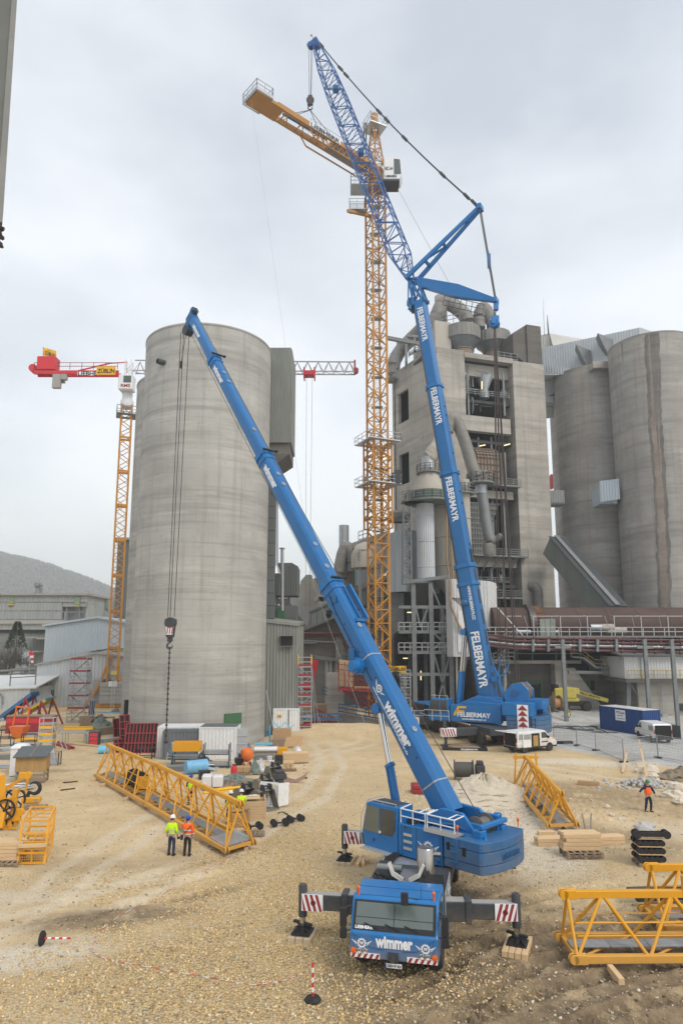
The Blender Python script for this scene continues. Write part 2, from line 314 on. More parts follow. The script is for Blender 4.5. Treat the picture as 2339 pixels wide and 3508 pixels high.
def letters(body,o,xd,yd,width,height,m,parent,name='lettering',depth=0.012,bold=0.03,w=True,center=True,shear=0.0):
 """raised lettering: o is the middle of the line, xd reading direction, yd up"""
 cu=bpy.data.curves.new('tmp','FONT');cu.body=body;cu.size=1;cu.extrude=0.5;cu.offset=bold;cu.resolution_u=3;cu.shear=shear
 to=bpy.data.objects.new('tmp',cu);scene.collection.objects.link(to)
 dg=bpy.context.evaluated_depsgraph_get();me=bpy.data.meshes.new_from_object(to.evaluated_get(dg))
 bpy.data.objects.remove(to);bpy.data.curves.remove(cu)
 n=len(me.vertices);co=np.empty(n*3);me.vertices.foreach_get('co',co);co=co.reshape(-1,3)
 lo,hi=co.min(0),co.max(0);xd=np.array(Vector(xd).normalized());yd=np.array(Vector(yd).normalized());zd=np.cross(xd,yd)
 s=(co-(lo+hi)/2)/(hi-lo);off=OFF.get(parent.name,Vector()) if(parent and w) else Vector()
 q=s[:,:1]*xd*width+s[:,1:2]*yd*height+(s[:,2:3]+0.5)*zd*depth+np.array(o)-np.array(off)
 me.vertices.foreach_set('co',q.ravel());me.update();me.name=name
 me.materials.clear();me.materials.append(m)
 ob=bpy.data.objects.new(name,me);scene.collection.objects.link(ob);ob.parent=parent;OFF[ob.name]=off.copy();return ob
def rotz(a,loc=(0,0,0)):return Matrix.Translation(Vector(loc))@Matrix.Rotation(a,4,'Z')
def lat4(mb,A,B,n,rc,rb,mi=0,box=False,tw=0):
 """four-chord lattice between the corner lists A and B with n bays of zig-zag braces"""
 for i in range(4):
  (mb.bar if box else mb.tube)(*((A[i],B[i],rc*2) if box else([A[i],B[i]],rc,6)))
 for i in range(4):
  j=(i+1)%4
  for k in range(n):
   t0,t1=k/n,(k+1)/n;p=A[i].lerp(B[i],t0);q=A[j].lerp(B[j],t0);p1=A[i].lerp(B[i],t1);q1=A[j].lerp(B[j],t1)
   if(k+i+tw)%2:mb.bar(p,q1,rb*2)
   else:mb.bar(q,p1,rb*2)
   if tw>=0:mb.bar(p,q,rb*1.6)
def rail(mb,pts,h=1.05,r=0.025,step=1.5,rails=2):
 pts=[Vector(p) for p in pts]
 for a,b in zip(pts,pts[1:]):
  n=max(1,round((b-a).length/step))
  for k in range(n+1):p=a.lerp(b,k/n);mb.bar(p,p+Z_*h,r*2)
  for q in range(rails):z=Z_*(h*(q+1)/rails-r);mb.bar(a+z,b+z,r*2)
def arc(c,r,a0,a1,n,u,w):return[Vector(c)+Vector(u)*(r*cos(a0+(a1-a0)*i/n))+Vector(w)*(r*sin(a0+(a1-a0)*i/n)) for i in range(n+1)]
# ================================================================= THE SETTING
def lattice_noise(seed):
 g=np.random.default_rng(seed).random((256,256))
 def f(x,y):
  xi,yi=np.floor(x).astype(int),np.floor(y).astype(int);a,b=x-xi,y-yi;a=a*a*(3-2*a);b=b*b*(3-2*b)
  q=lambda i,j:g[i%256,j%256]
  return(q(xi,yi)*(1-a)+q(xi+1,yi)*a)*(1-b)+(q(xi,yi+1)*(1-a)+q(xi+1,yi+1)*a)*b
 return f
LN=[lattice_noise(i) for i in range(6)]
def fbm(x,y,f,o=4,s=0):return sum(LN[(i+s)%6](x*f*2**i+i*17.3,y*f*2**i+i*9.1)*0.5**(i+1) for i in range(o))
def sst(a,b,x):t=np.clip((x-a)/(b-a),0,1);return t*t*(3-2*t)
def blob(x,y,c,rx,ry,rot=0.0,soft=0.5):
 dx,dy=x-c[0],y-c[1];a,b=dx*cos(rot)+dy*sin(rot),-dx*sin(rot)+dy*cos(rot)
 d=np.sqrt((a/rx)**2+(b/ry)**2)+(fbm(x,y,0.5,4,2)-0.47)*0.9
 return 1-sst(1-soft,1+soft,d)
PIT=(-13.2,9.5,79.5,97.5)
def edge_mask(x,y,soft=0.25):
 return sst(PIT[0]-soft,PIT[0]+soft,x)*(1-sst(PIT[1]-soft,PIT[1]+soft,x))*sst(PIT[2]-1.2,PIT[2]+1.2,y)*(1-sst(PIT[3]-soft,PIT[3]+soft,y))
PV=[gp(1880,2560),gp(2130,2600),gp(2339,2632),gp(2700,2700)]
def paved(x,y):
 ln=np.interp(x,[PV[0].x-6,PV[0].x,PV[1].x,PV[2].x,PV[3].x,200],[PV[0].y+16,PV[0].y,PV[1].y,PV[2].y,PV[3].y,PV[3].y-40])
 return sst(-0.6,0.6,y-ln+(fbm(x,y,0.6,3)-0.45)*2.0)*sst(14.0,17.5,x+(y-74)*0.1)
def tracks(x,y):
 """ruts pressed into the mud by tyres, as curved double lanes"""
 h=np.zeros_like(x)
 for(ax,ay,bx_,by_,bow,w,dep) in((3.2,17.5,13.5,22.5,0.8,0.5,.12),(2.6,19.5,12.5,26.5,1.2,0.45,.11),(4.0,15.5,15,19.3,0.6,.55,.12),(6.0,25.5,13.5,29.0,.6,.5,.07),(9.5,47,26,38,1.5,.5,.10),(9.5,50,27,41.5,1.5,.5,.10),(10.5,43,24,34.5,1.0,.5,.08),(-8,29.5,-2.5,33.5,.6,.5,.07),(-11.5,28.5,-5.0,30.0,-.5,.6,.07)):
  d=np.array([bx_-ax,by_-ay],float);ln=np.hypot(*d);d/=ln;u=(x-ax)*d[0]+(y-ay)*d[1];v=-(x-ax)*d[1]+(y-ay)*d[0]-bow*np.sin(np.clip(u/ln,0,1)*PI)+(fbm(x,y,.35,3,1)-.45)*1.1
  m=sst(-0.5,1.0,u)*(1-sst(ln-1.0,ln+.5,u))
  for off in(0,1.9):
   q=(v-off)/w;tread=0.7+0.3*np.sign(np.sin(u*14+q*2))
   h+=m*(-dep*2.0*np.exp(-(q*1.6)**4)*tread+dep*0.6*np.exp(-((np.abs(q)-1.0)*3)**2))
 return h
def ground_h(x,y):
 pv=paved(x,y);pit=edge_mask(x,y)
 h=(fbm(x,y,0.12,3)-0.45)*0.35+(fbm(x,y,0.9,4,3)-0.46)*0.10
 h=h*sst(16,24,np.hypot(x-2,y-10))*(1-0.9*pv)*(1-sst(98,110,y))
 h+=(1-pv)*(1-pit)*(1-sst(45,70,y))*((fbm(x,y,3.5,3,1)-.45)*0.05+(fbm(x,y,1.9,4,2)-.46)*.16*blob(x,y,(8.5,22),9,6))
 h+=1.35*np.exp(-((x+0.5)/7.5)**4-((y-76.3)/3.6)**2)*(1-pit)
 h+=0.7*np.exp(-((x-24)/6.0)**2-((y-36.0)/5)**2)
 h+=1.35*pv*sst(82,92.5,y)*(1-sst(99,108,y))
 return h+tracks(x,y)*(1-pv)-pit*4.2
def lanes(x,y):
 o=np.zeros_like(x)
 for(ax,ay,bx_,by_,bow) in((-2,72,-6.5,34,3.0),(3,72,-13,22,-4.0),(8,66,6,40,1.5),(-6.5,34,-16,24,1.0),(11,62,24,44,2.0)):
  d=np.array([bx_-ax,by_-ay],float);ln=np.hypot(*d);d/=ln;u=(x-ax)*d[0]+(y-ay)*d[1];v=-(x-ax)*d[1]+(y-ay)*d[0]-bow*np.sin(np.clip(u/ln,0,1)*PI)+(fbm(x,y,.2,3,1)-.45)*1.5
  m=sst(-1,3,u)*(1-sst(ln-3,ln+1,u))
  for off in(-.95,.95):o=np.maximum(o,m*np.exp(-((v-off)/.42)**4))
 return o
def ground_masks(x,y):
 n=fbm(x,y,0.7,5,1)
 grav=np.maximum.reduce([blob(x,y,(-2.6,22.6),7.5,4.6,0.15),blob(x,y,(-3.2,28.5),4.5,4.5,.2)*.75,blob(x,y,(-1.2,28.5),2.6,5.5,0.1)*.95,blob(x,y,(-9.5,31),4.2,1.6,.15)*.6,blob(x,y,(3,46),6,10)*.45,blob(x,y,(9.3,32.5),3.0,3.2)*.75,blob(x,y,(8.5,70),7,6)*.5,blob(x,y,(-3.5,36),4.5,6)*.6,blob(x,y,(-10,30.5),5,2.5)*.5])
 mud=np.maximum.reduce([blob(x,y,(8.5,22),8.5,5.5,.2,.35),blob(x,y,(5.2,28.5),2.2,3.5,-.2)*.9,blob(x,y,(-8.9,27.3),3.2,1.0,.22)*.95,blob(x,y,(-5.6,29.6),2.2,.45,.55)*.7,blob(x,y,(-10.3,33.2),4.0,1.3)*.35,blob(x,y,(15,48),8,4,-.3)*.6,blob(x,y,(14,37),5.5,2.2,-.9)*.55,blob(x,y,(25,42),6,4)*.5,blob(x,y,(-24,72),16,14)*.15,blob(x,y,(-24,56.3),3.6,0.9)*.6,blob(x,y,(1.8,19.5),2.2,1.6)*.9])
 white=np.maximum.reduce([blob(x,y,(-10.2,24.0),2.3,1.0,.3,.5)*.85,blob(x,y,(-12.5,29.2),2.6,.7)*.5,blob(x,y,(-9.3,31.3),2.9,.9,.1)*.3,blob(x,y,(10.5,40.5),2.3,4.5)*.9,blob(x,y,(22.5,60.2),6,1.6,-.12)*.8,blob(x,y,(9.4,34),2.0,3.0)*.7,blob(x,y,(-7.5,60),4,2)*.35,blob(x,y,(20,37),2,5,.9)*.4])
 k=lanes(x,y);grav=grav*(1-.7*k);white=np.maximum(white,.42*k*(1-mud))
 return np.stack([grav,mud,white,paved(x,y)],-1)
def build_ground():
 ys=np.concatenate([14*np.exp(np.linspace(0,math.log(135/14),640)),135*np.exp(np.linspace(0,math.log(2250/135),50))[1:]])
 ss=np.linspace(-1,1,680);ss=np.sign(ss)*(0.62*np.abs(ss)+0.75*np.abs(ss)**5)
 S,Yg=np.meshgrid(ss,ys);Xg=S*(Yg+4);x,y=Xg.ravel(),Yg.ravel();z=ground_h(x,y)
 z-=3.0*sst(118,300,y)*0
 nr,nc=len(ys),len(ss);me=bpy.data.meshes.new('ground');me.vertices.add(nr*nc)
 me.vertices.foreach_set('co',np.stack([x,y,z],-1).ravel())
 i=np.arange((nr-1)*(nc-1));r,c=i//(nc-1),i%(nc-1);a=r*nc+c
 q=np.stack([a,a+1,a+nc+1,a+nc],-1);nf=len(q)
 me.loops.add(nf*4);me.polygons.add(nf);me.loops.foreach_set('vertex_index',q.ravel().astype(np.int32))
 me.polygons.foreach_set('loop_start',np.arange(0,nf*4,4));me.polygons.foreach_set('use_smooth',np.ones(nf,bool))
 me.update(calc_edges=True);ca=me.color_attributes.new('soil','FLOAT_COLOR','POINT');ca.data.foreach_set('color',np.clip(ground_masks(x,y),0,1).astype(np.float32).ravel())
 m=bpy.data.materials.new('site_ground');m.use_nodes=True;t=m.node_tree;b=t.nodes['Principled BSDF'];n=t.nodes.new;l=t.links.new
 b.inputs['Roughness'].default_value=0.95;b.inputs['Specular IOR Level'].default_value=0.15
 pos=n('ShaderNodeNewGeometry').outputs['Position'];at_=n('ShaderNodeAttribute');at_.attribute_name='soil';sp=n('ShaderNodeSeparateColor');l(at_.outputs['Color'],sp.inputs[0])
 def noise(sc,de=6,ro=.65):
  k=n('ShaderNodeTexNoise');k.inputs['Scale'].default_value=sc;k.inputs['Detail'].default_value=de;k.inputs['Roughness'].default_value=ro;l(pos,k.inputs['Vector']);return k.outputs['Fac']
 def mr(x_,a_,c_,lo=0.,hi=1.):
  k=n('ShaderNodeMapRange');k.inputs[1].default_value=a_;k.inputs[2].default_value=c_;k.inputs[3].default_value=lo;k.inputs[4].default_value=hi;l(x_,k.inputs[0]);return k.outputs[0]
 def mix(a_,c_,f,mode='MIX'):
  k=n('ShaderNodeMix');k.data_type='RGBA';k.blend_type=mode
  for s_,ix in((a_,6),(c_,7)):
   if isinstance(s_,tuple):k.inputs[ix].default_value=(*s_,1)
   else:l(s_,k.inputs[ix])
  if isinstance(f,float):k.inputs[0].default_value=f
  else:l(f,k.inputs[0])
  return k.outputs[2]
 def mul(a_,c_):
  k=n('ShaderNodeMath');k.operation='MULTIPLY'
  for s_,ix in((a_,0),(c_,1)):
   if isinstance(s_,float):k.inputs[ix].default_value=s_
   else:l(s_,k.inputs[ix])
  return k.outputs[0]
 vor=n('ShaderNodeTexVoronoi');vor.inputs['Scale'].default_value=13;l(pos,vor.inputs['Vector'])
 vor2=n('ShaderNodeTexVoronoi');vor2.inputs['Scale'].default_value=27;l(pos,vor2.inputs['Vector'])
 sepv=n('ShaderNodeSeparateColor');l(vor.outputs['Color'],sepv.inputs[0]);sepw=n('ShaderNodeSeparateColor');l(vor2.outputs['Color'],sepw.inputs[0])
 sand=mix((0.49,0.36,0.195),(0.66,0.52,0.32),mr(noise(0.35),.33,.68))
 sand=mix(sand,(0.29,0.205,0.115),mr(noise(1.3,8,.75),.52,.72,0,.5))
 sand=mix(sand,(0.60,0.51,0.37),mr(noise(2.1,8,.75),.55,.75,0,.7))
 peb=mix((0.30,0.22,0.125),(0.72,0.59,0.39),sepw.outputs[0])
 sand=mix(sand,peb,mr(noise(3.5,3),.38,.60,0,.5))
 st=mix((0.48,0.335,0.16),(0.70,0.54,0.30),sepv.outputs[0]);st=mix(st,(0.66,0.57,0.42),mr(sepv.outputs[1],.72,.95))
 st=mix(st,(0.20,0.145,0.08),mr(vor.outputs['Distance'],.42,.75,0,.75))
 c=mix(sand,st,mul(sp.outputs[0],mr(noise(1.1,5),.28,.5)))
 mudc=mix((0.12,0.088,0.054),(0.31,0.232,0.145),mr(noise(1.6,8,.72),.3,.68));mudc=mix(mudc,(0.075,0.058,0.04),mr(noise(5,6,.7),.55,.72,0,.75))
 c=mix(c,mudc,mul(sp.outputs[1],mr(noise(0.9,6),.25,.48)))
 wh=mix((0.52,0.455,0.35),(0.74,0.69,0.59),sepw.outputs[1])
 c=mix(c,wh,mul(sp.outputs[2],mr(noise(2.6,6),.30,.5)))
 pvc=mix((0.36,0.355,0.335),(0.55,0.54,0.515),mr(noise(0.5,8,.7),.32,.68));pvc=mix(pvc,(0.22,0.215,0.2),mr(noise(1.4,6,.7),.56,.74,0,.6))
 c=mix(c,pvc,at_.outputs['Alpha'])
 l(c,b.inputs['Base Color'])
 hsum=n('ShaderNodeMath');hsum.operation='ADD';l(mul(vor.outputs['Distance'],mul(sp.outputs[0],-1.6)),hsum.inputs[0]);l(noise(9,8,.75),hsum.inputs[1])
 bp=n('ShaderNodeBump');bp.inputs['Strength'].default_value=0.9;bp.inputs['Distance'].default_value=0.06;l(hsum.outputs[0],bp.inputs['Height']);l(bp.outputs[0],b.inputs['Normal'])
 me.materials.append(m);o=bpy.data.objects.new('ground',me);scene.collection.objects.link(o);tag(o,'tan sand and gravel building ground with tyre ruts and a dug pit','ground',kind='structure')
build_ground()
def gh(x,y):return float(ground_h(np.array([float(x)]),np.array([float(y)]))[0])
def on(u,v):
 p=gp(u,v);z=0.0
 for _ in range(4):z=gh(p.x,p.y);p=gp(u,v,z)
 return p
def stones(name,label,n,pick,smin,smax,cols,seed):
 """thousands of loose stones as one object"""
 r=np.random.default_rng(seed);x,y=pick(r,n);n=len(x);z=ground_h(x,y)
 base=np.array([(a,b,c) for c in(-1,1) for a,b in((-1,-1),(1,-1),(1,1),(-1,1))],float)
 s=smin*(smax/smin)**(r.random(n)**2.0);v=base[None]*(0.62+0.55*r.random((n,8,3)))*s[:,None,None]*np.array([1,.85,.62])
 a=r.random(n)*2*PI;til=(r.random((n,2))-.5)*.9;ca,sa=np.cos(a)[:,None],np.sin(a)[:,None]
 vx,vy,vz=v[...,0],v[...,1],v[...,2];vz=vz+til[:,:1]*vx+til[:,1:]*vy
 V=np.stack([vx*ca-vy*sa+x[:,None],vx*sa+vy*ca+y[:,None],vz+z[:,None]+s[:,None]*.32],-1).reshape(-1,3)
 F=np.array([(0,3,2,1),(4,5,6,7),(0,1,5,4),(1,2,6,5),(2,3,7,6),(3,0,4,7)]);Q=(F[None]+8*np.arange(n)[:,None,None]).reshape(-1,4);nf=len(Q)
 me=bpy.data.meshes.new(name);me.vertices.add(len(V));me.vertices.foreach_set('co',V.ravel());me.loops.add(nf*4);me.polygons.add(nf)
 me.loops.foreach_set('vertex_index',Q.ravel().astype(np.int32));me.polygons.foreach_set('loop_start',np.arange(0,nf*4,4));me.update(calc_edges=True)
 C=np.array(cols)[r.integers(0,len(cols),n)]*(0.8+.4*r.random((n,1)));C=np.repeat(np.concatenate([C,np.ones((n,1))],1),8,0).astype(np.float32)
 me.color_attributes.new('stone','FLOAT_COLOR','POINT').data.foreach_set('color',C.ravel())
 m=MATS.get('loose_stone')
 if not m:
  m=bpy.data.materials.new('loose_stone');m.use_nodes=True;MATS['loose_stone']=m;k=m.node_tree.nodes.new('ShaderNodeAttribute');k.attribute_name='stone'
  b=m.node_tree.nodes['Principled BSDF'];b.inputs['Roughness'].default_value=.92;b.inputs['Specular IOR Level'].default_value=.2;m.node_tree.links.new(k.outputs['Color'],b.inputs['Base Color'])
 me.materials.append(m);o=bpy.data.objects.new(name,me);scene.collection.objects.link(o);tag(o,label,'gravel',kind='stuff')
def pick_mask(ch,x0,x1,y0,y1,lo=0.25):
 def f(r,n):
  x=x0+(x1-x0)*r.random(n);y=y0+(y1-y0)*r.random(n);k=ground_masks(x,y)[:,ch]*(0.35+1.2*fbm(x,y,.9,4,3))>lo+r.random(n)*.55
  return x[k],y[k]
 return f
stones('gravel','loose golden gravel lying thick over the near ground',75000,pick_mask(0,-12,6,18,40),.009,.042,[(.60,.42,.19),(.66,.49,.25),(.53,.37,.175),(.72,.58,.36),(.63,.46,.23)],3)
stones('gravel','pale limestone gravel spread in white patches',15000,pick_mask(2,-14,14,22,46),.009,.035,[(.66,.6,.49),(.7,.66,.57),(.58,.5,.38)],4)
def pick_all(r,n):
 y=18*(60/18)**r.random(n);x=(r.random(n)*1.5-.75)*y;return x,y
stones('gravel','clods of brown mud thrown up between the ruts by the near crane',9000,pick_mask(1,-13,17,17,36,.3),.012,.05,[(.22,.165,.105),(.16,.12,.075),(.30,.23,.15),(.40,.32,.22)],9)
stones('gravel','scattered small stones strewn across the whole yard',16000,pick_all,.012,.05,[(.55,.46,.32),(.38,.3,.2),(.62,.55,.43),(.3,.24,.17)],5)
def hill():
 K=1.5;xs=np.linspace(-1500,420,150);ys=np.linspace(620,1480,46);Xg,Yg=np.meshgrid(xs,ys)
 ridge=np.interp(Xg,[-1500,-900,-640,-511,-458,-400,-341,-250,-150,0,420],[178,176,160,137,124,103,79,45,22,6,0])
 k=sst(620,1040,Yg);k2=1-0.4*sst(1060,1500,Yg);Zg=ridge*k*k2+(fbm(Xg,Yg,.02,3)-.45)*6*k;Zg[0]=-4
 mb=MB();nr,nc=Xg.shape;mb.v=[Vector(p) for p in np.stack([Xg,Yg,Zg],-1).reshape(-1,3)*K]
 mb.f=[(r*nc+c,r*nc+c+1,(r+1)*nc+c+1,(r+1)*nc+c) for r in range(nr-1) for c in range(nc-1)];mb.m=[0]*len(mb.f)
 tag(mb.build('hill',mat('hill_soil',(.06,.065,.05),.95,0,.2,.02)),'hazy wooded hill far behind the plant','hill',kind='structure')
 r=np.random.default_rng(5);tm=MB()
 for i in range(14000):
  x=-1000+r.random()*1150;y=640+r.random()**.7*430
  rz_=np.interp(x,[-1500,-900,-640,-511,-458,-400,-341,-250,-150,0,420],[178,176,160,137,124,103,79,45,22,6,0])
  z=rz_*float(sst(620,1040,y));h=3.5+4.5*r.random();w=1.3+1.5*r.random();a=r.random()*3
  ring=[(x+w*cos(a+j*1.257)*(.6+.7*r.random()),y+w*sin(a+j*1.257),z+h*(.35+.25*r.random())) for j in range(5)]
  tm.add([(x,y,z+h)]+ring+[(x,y,z-1)],[(0,1+j,1+(j+1)%5) for j in range(5)]+[(6,1+(j+1)%5,1+j) for j in range(5)])
 tm.v=[p*K for p in tm.v];tag(tm.build('woods',mat('winter_woods',(.072,.08,.072),.95,0,.15,.004,world_co=True)),'bare winter woods covering the far hill','woods',kind='stuff')
hill()
# ================================================================= LARGE STRUCTURES
def gable(mb,x0,x1,xr,y,ze0,ze1,zr,zb,pitch=0.5,dep=0.07,mi=0):
 """profiled gable end: eaves ze0/ze1, ridge zr at xr"""
 mb.corr((x0,y),(xr,y),zb,ze0,pitch,dep,mi,zb,zr);mb.corr((xr,y),(x1,y),zb,zr,pitch,dep,mi,zb,ze1)
def silo(name,c,r,h,m,label,group=None):
 t=thing(name,label,'silo',(c[0],c[1],0),0,group)
 MB().lathe([(r,-.5),(r,h)],96,(c[0],c[1],0)).build('wall',m,t,smooth=40)
 MB().lathe([(r+.06,h),(r+.06,h+.18),(r-.3,h+.18),(0.01,h+.55)],96,(c[0],c[1],0.002)).build('roof',CONCB,t,smooth=40)
 return t
SIL=(-15.24,73.36);SR=7.05;SH=43.3
s1=silo('concrete_silo',SIL,SR,SH,CONC,'tall pale concrete silo behind the site containers, a vent pipe near its top','concrete silos')
def on_silo(u,v,c,r):
 d=ray(u,v);a=d.x**2+d.y**2;b=-2*(d.x*c[0]+d.y*c[1]);q=c[0]**2+c[1]**2-r*r;k=(-b-math.sqrt(max(0,b*b-4*a*q)))/(2*a);return Vector((0,0,CAM_H))+d*k
p=on_silo(562,1243,SIL,SR);nn=(Vector((p.x-SIL[0],p.y-SIL[1],0))).normalized()
dv=(nn+Vector((-.6,-.1,0))).normalized()
MB().lathe([(.3,-.3),(.3,.75),(.25,.75),(.25,.1),(0.01,.1)],20,p,dv).build('vent_pipe',DKG,s1,smooth=40)
MB().box(p+nn*.02+Vector((.35,0,-.05)),(.75,.08,1.0),math.atan2(nn.x,-nn.y)).build('vent_opening',DARKIN,s1)
p=on_silo(797,2490,SIL,SR);nn=(Vector((p.x-SIL[0],p.y-SIL[1],0))).normalized()
MB().box(p+nn*.03,(1.9,.14,2.6),math.atan2(nn.x,-nn.y)).build('door',GREEN,s1)
p=on_silo(436,2425,SIL,SR)
MB().box(p,(.5,.5,1.6),.6).build('opening',DARKIN,s1)
silo('concrete_silo',(-20.4,86.6),6.9,SH+.2,CONC,'concrete silo mostly hidden behind the pale silo, beside the slim mast with the red jib','concrete silos')
t=thing('conveyor_tower','grey corrugated tower hanging on the side of the pale silo','tower',(-8,78,0))
x0,x1,yb=-10.2,-6.0,76.0
mb=MB();zs=[33.4,36.0,38.6,41.2,43.0,45.1]
for a,b in zip(zs,zs[1:]):mb.corr((x0,yb-.04*(45-a)/3),(x1,yb-.04*(45-a)/3),a-.12,b,.26,.07)
mb.bx(x0,x1,yb+.15,yb+6.5,33.4,45.0);mb.corr((x1+.02,yb+.1),(x1+.02,yb+6.5),33.4,45.0,.26,.07)
mb.build('cladding',CLADG,t)
MB().hexa([(x0,yb+.6,30.6),(x1-2.0,yb+.6,30.6),(x1-2.0,yb+6,30.6),(x0,yb+6,30.6),(x0,yb+.1,32.0),(x1-.1,yb+.1,32.0),(x1-.1,yb+6.4,32.0),(x0,yb+6.4,32.0)]).bx(x0,x1-.1,yb+.1,yb+6.4,32.0,33.38).build('base',CONC3,t)
mb=MB()
for k in range(15):z=10+k*1.45;mb.bx(-9.2,-7.75,77.0-.03*(k%2),78.5,z,z+1.4)
mb.build('shaft',CLADD,t)
MB().tube([at(941,1962,79),at(941,1735,79),at(940,1690,79)],[.42,.42,.55],18).tube([at(941,1966,79),at(941,1940,79)],[.75,.45],18).build('vent_duct',GALV,t,smooth=40)
t=thing('corrugated_shed','green grey corrugated lean-to with a square vent, right beside the silo','shed',(-6.7,75,0))
mb=MB();a,b=(-9.6,74.2),(-4.83,74.6);rows=[0,3.1,6.1,9.2,12.6]
for k,(z0,z1) in enumerate(zip(rows,rows[1:])):mb.corr((a[0],a[1]-.05*(3-k)/3),(b[0],b[1]-.05*(3-k)/3),z0-.1,z1,.32,.08,0,z0-.1,z1-(.55 if k==3 else 0))
mb.corr(b,(b[0]+.2,82),0,12.05,.32,.08);mb.build('wall',CLADG,t)
MB().hexa([(a[0],74.0,12.5),(b[0]+.15,74.4,11.95),(b[0]+.3,82,12.4),(a[0],82,13),(a[0],74.0,12.8),(b[0]+.15,74.4,12.25),(b[0]+.3,82,12.7),(a[0],82,13.3)]).build('roof',CLADG,t)
p=at(982,2196,74.2)
MB().box(p+Vector((0,.15,0)),(1.3,.5,1.05)).build('vent',DARKIN,t)
MB().box(p+Vector((0,-.2,.6)),(1.6,.5,.08)).box(p+Vector((0,-.1,-.55)),(1.5,.3,.06)).build('vent_hood',STEELG,t)
t=thing('filter_house','dark green corrugated filter box on legs behind the silo','filter house',(-7,84,0))
c=at(968,1990,86)
MB().box(c+Vector((0,2,0)),(3.9,4.5,3.7)).corr((c.x-1.95,c.y-.3),(c.x+1.95,c.y-.3),c.z-1.9,c.z+1.85,.3,.06).build('body',CLADD,t)
MB().prism([(c.x-1.95,c.y-.3,c.z+1.86),(c.x+1.95,c.y-.3,c.z+1.86),(c.x+1.2,c.y-.3,c.z+2.3),(c.x-1.2,c.y-.3,c.z+2.3)],(0,4.5,0)).build('roof',CLADD,t)
c2=at(955,2100,86);MB().box(c2+Vector((0,2,-.2)),(4.4,4.5,2.3)).build('base',CLADD,t)
MB().box(c2+Vector((.3,-.28,-.1)),(1.0,.1,1.4)).build('door',GREEN,t)
MB().tube([at(967,2092,84),at(967,1882,84)],.2,10).lathe([(.38,0),(.38,.08),(.01,.22)],12,at(967,1880,84)).build('chimney',GALV,t,smooth=40)
mb=MB()
for dx in(-1.5,1.5):mb.bar(at(950,2090,87)+Vector((dx,0,0)),at(950,2020,87)+Vector((dx,0,0)),.3)
mb.tube([at(935,2090,87),at(935,2025,87)],.7,12);mb.build('leg',STEELG,t)
t=thing('old_hall','long old grey clad hall with green windows below the wooded hill','factory hall',(-75,200,0))
Y=190;L0=-125;r1=at(298,2040,Y);zt=r1.z
mb=MB()
for a,b in((at(0,2122,Y).z,at(0,2092,Y).z),(at(0,2092,Y).z,at(0,2062,Y).z),(at(0,2062,Y).z,zt)):
 xe=r1.x if a>at(0,2075,Y).z else at(212,2100,Y).x
 mb.corr((L0,Y),(xe,Y),a,b-.15,.9,.12)
mb.corr((r1.x,Y),(r1.x,Y+40),8,zt,.9,.12);mb.bx(L0,r1.x-.1,Y+.3,Y+40,at(0,2078,Y).z,zt);mb.bx(L0,at(212,2100,Y).x,Y+.3,Y+2,at(0,2126,Y).z,zt-.3);mb.build('wall',CLADO,t)
mb=MB().bx(L0,r1.x+.8,Y-.8,Y+41,zt,zt+.6);z=at(0,2127,Y).z;mb.hexa([(L0,Y-4,z-1.0),(at(230,2130,Y).x,Y-4,z-1.0),(at(230,2130,Y).x,Y+.1,z),(L0,Y+.1,z),(L0,Y-4,z-.7),(at(230,2130,Y).x,Y-4,z-.7),(at(230,2130,Y).x,Y+.1,z+.3),(L0,Y+.1,z+.3)]);mb.build('roof',ROOFL,t)
mb=MB();z0,z1=at(0,2157,Y-3.5).z,at(0,2137,Y-3.5).z;mb.corr((L0,Y-3.5),(r1.x,Y-3.5),z0,z1,.9,.1);mb.build('lower_band',CLADO,t)
MB().bx(L0,r1.x,Y-3.3,Y-2.4,at(0,2168,Y-3).z,z0+.1).build('dark_strip',DARKIN,t)  # near-black strip between the upper band and the lower wall
mb=MB();mb.corr((L0,Y-2.8),(r1.x,Y-2.8),-1,at(0,2168,Y-3).z,.9,.1);mb.build('lower_wall',mat('green_grey_cladding',(.17,.19,.18),.8,0,.2,.3,world_co=True),t)
mb=MB();xa,xb=at(212,2100,Y).x,r1.x-.4;mb.corr((xa,Y+3),(xb,Y+3),at(0,2140,Y).z,at(0,2076,Y).z,.9,.1);mb.build('recess_panel',CLAD,t)
mb=MB()
for u in(214,231,274,292):mb.bar(at(u,2135,Y+1),at(u,2078,Y+1),.5)
mb.bar(at(212,2097,Y+1),at(294,2097,Y+1),.4);mb.build('steel_column',STEELG,t)
for u0,u1,v0,v1 in((31,50,2041,2076),(256,275,2044,2080)):
 a,b=at(u0,v1,Y-.3),at(u1,v0,Y-.3);w=MB().bx(a.x,b.x,Y-.35,Y,a.z,b.z).build('window',mat('green_panel',(.17,.25,.17),.8,0,.15,.5),t)
 MB().bx(a.x,b.x,Y-.5,Y-.38,a.z+.3,a.z+.45).bx(a.x,b.x,Y-.5,Y-.38,a.z+1.0,a.z+1.12).build('guard_bar',MARK_Y,w)
a,b=at(130,2033,Y+2),at(130,1997,Y+2)
MB().tube([a-Z_,a+Z_*1.2,b-Z_*1.3,b-Z_*.9,b],[1.1,.6,.6,.9,.85],14).tube([a+X_*.9,a+X_*.9+Z_*2.2,a+X_*.9+Z_*2.4],[.4,.4,.6],10).build('vent_stack',STEELG,t,smooth=40)
mb=MB();rail(mb,[at(300,2083,Y),at(300,2083,Y)+X_*2.0],2.2,.06);mb.build('ladder',STEELG,t)
mb=MB()
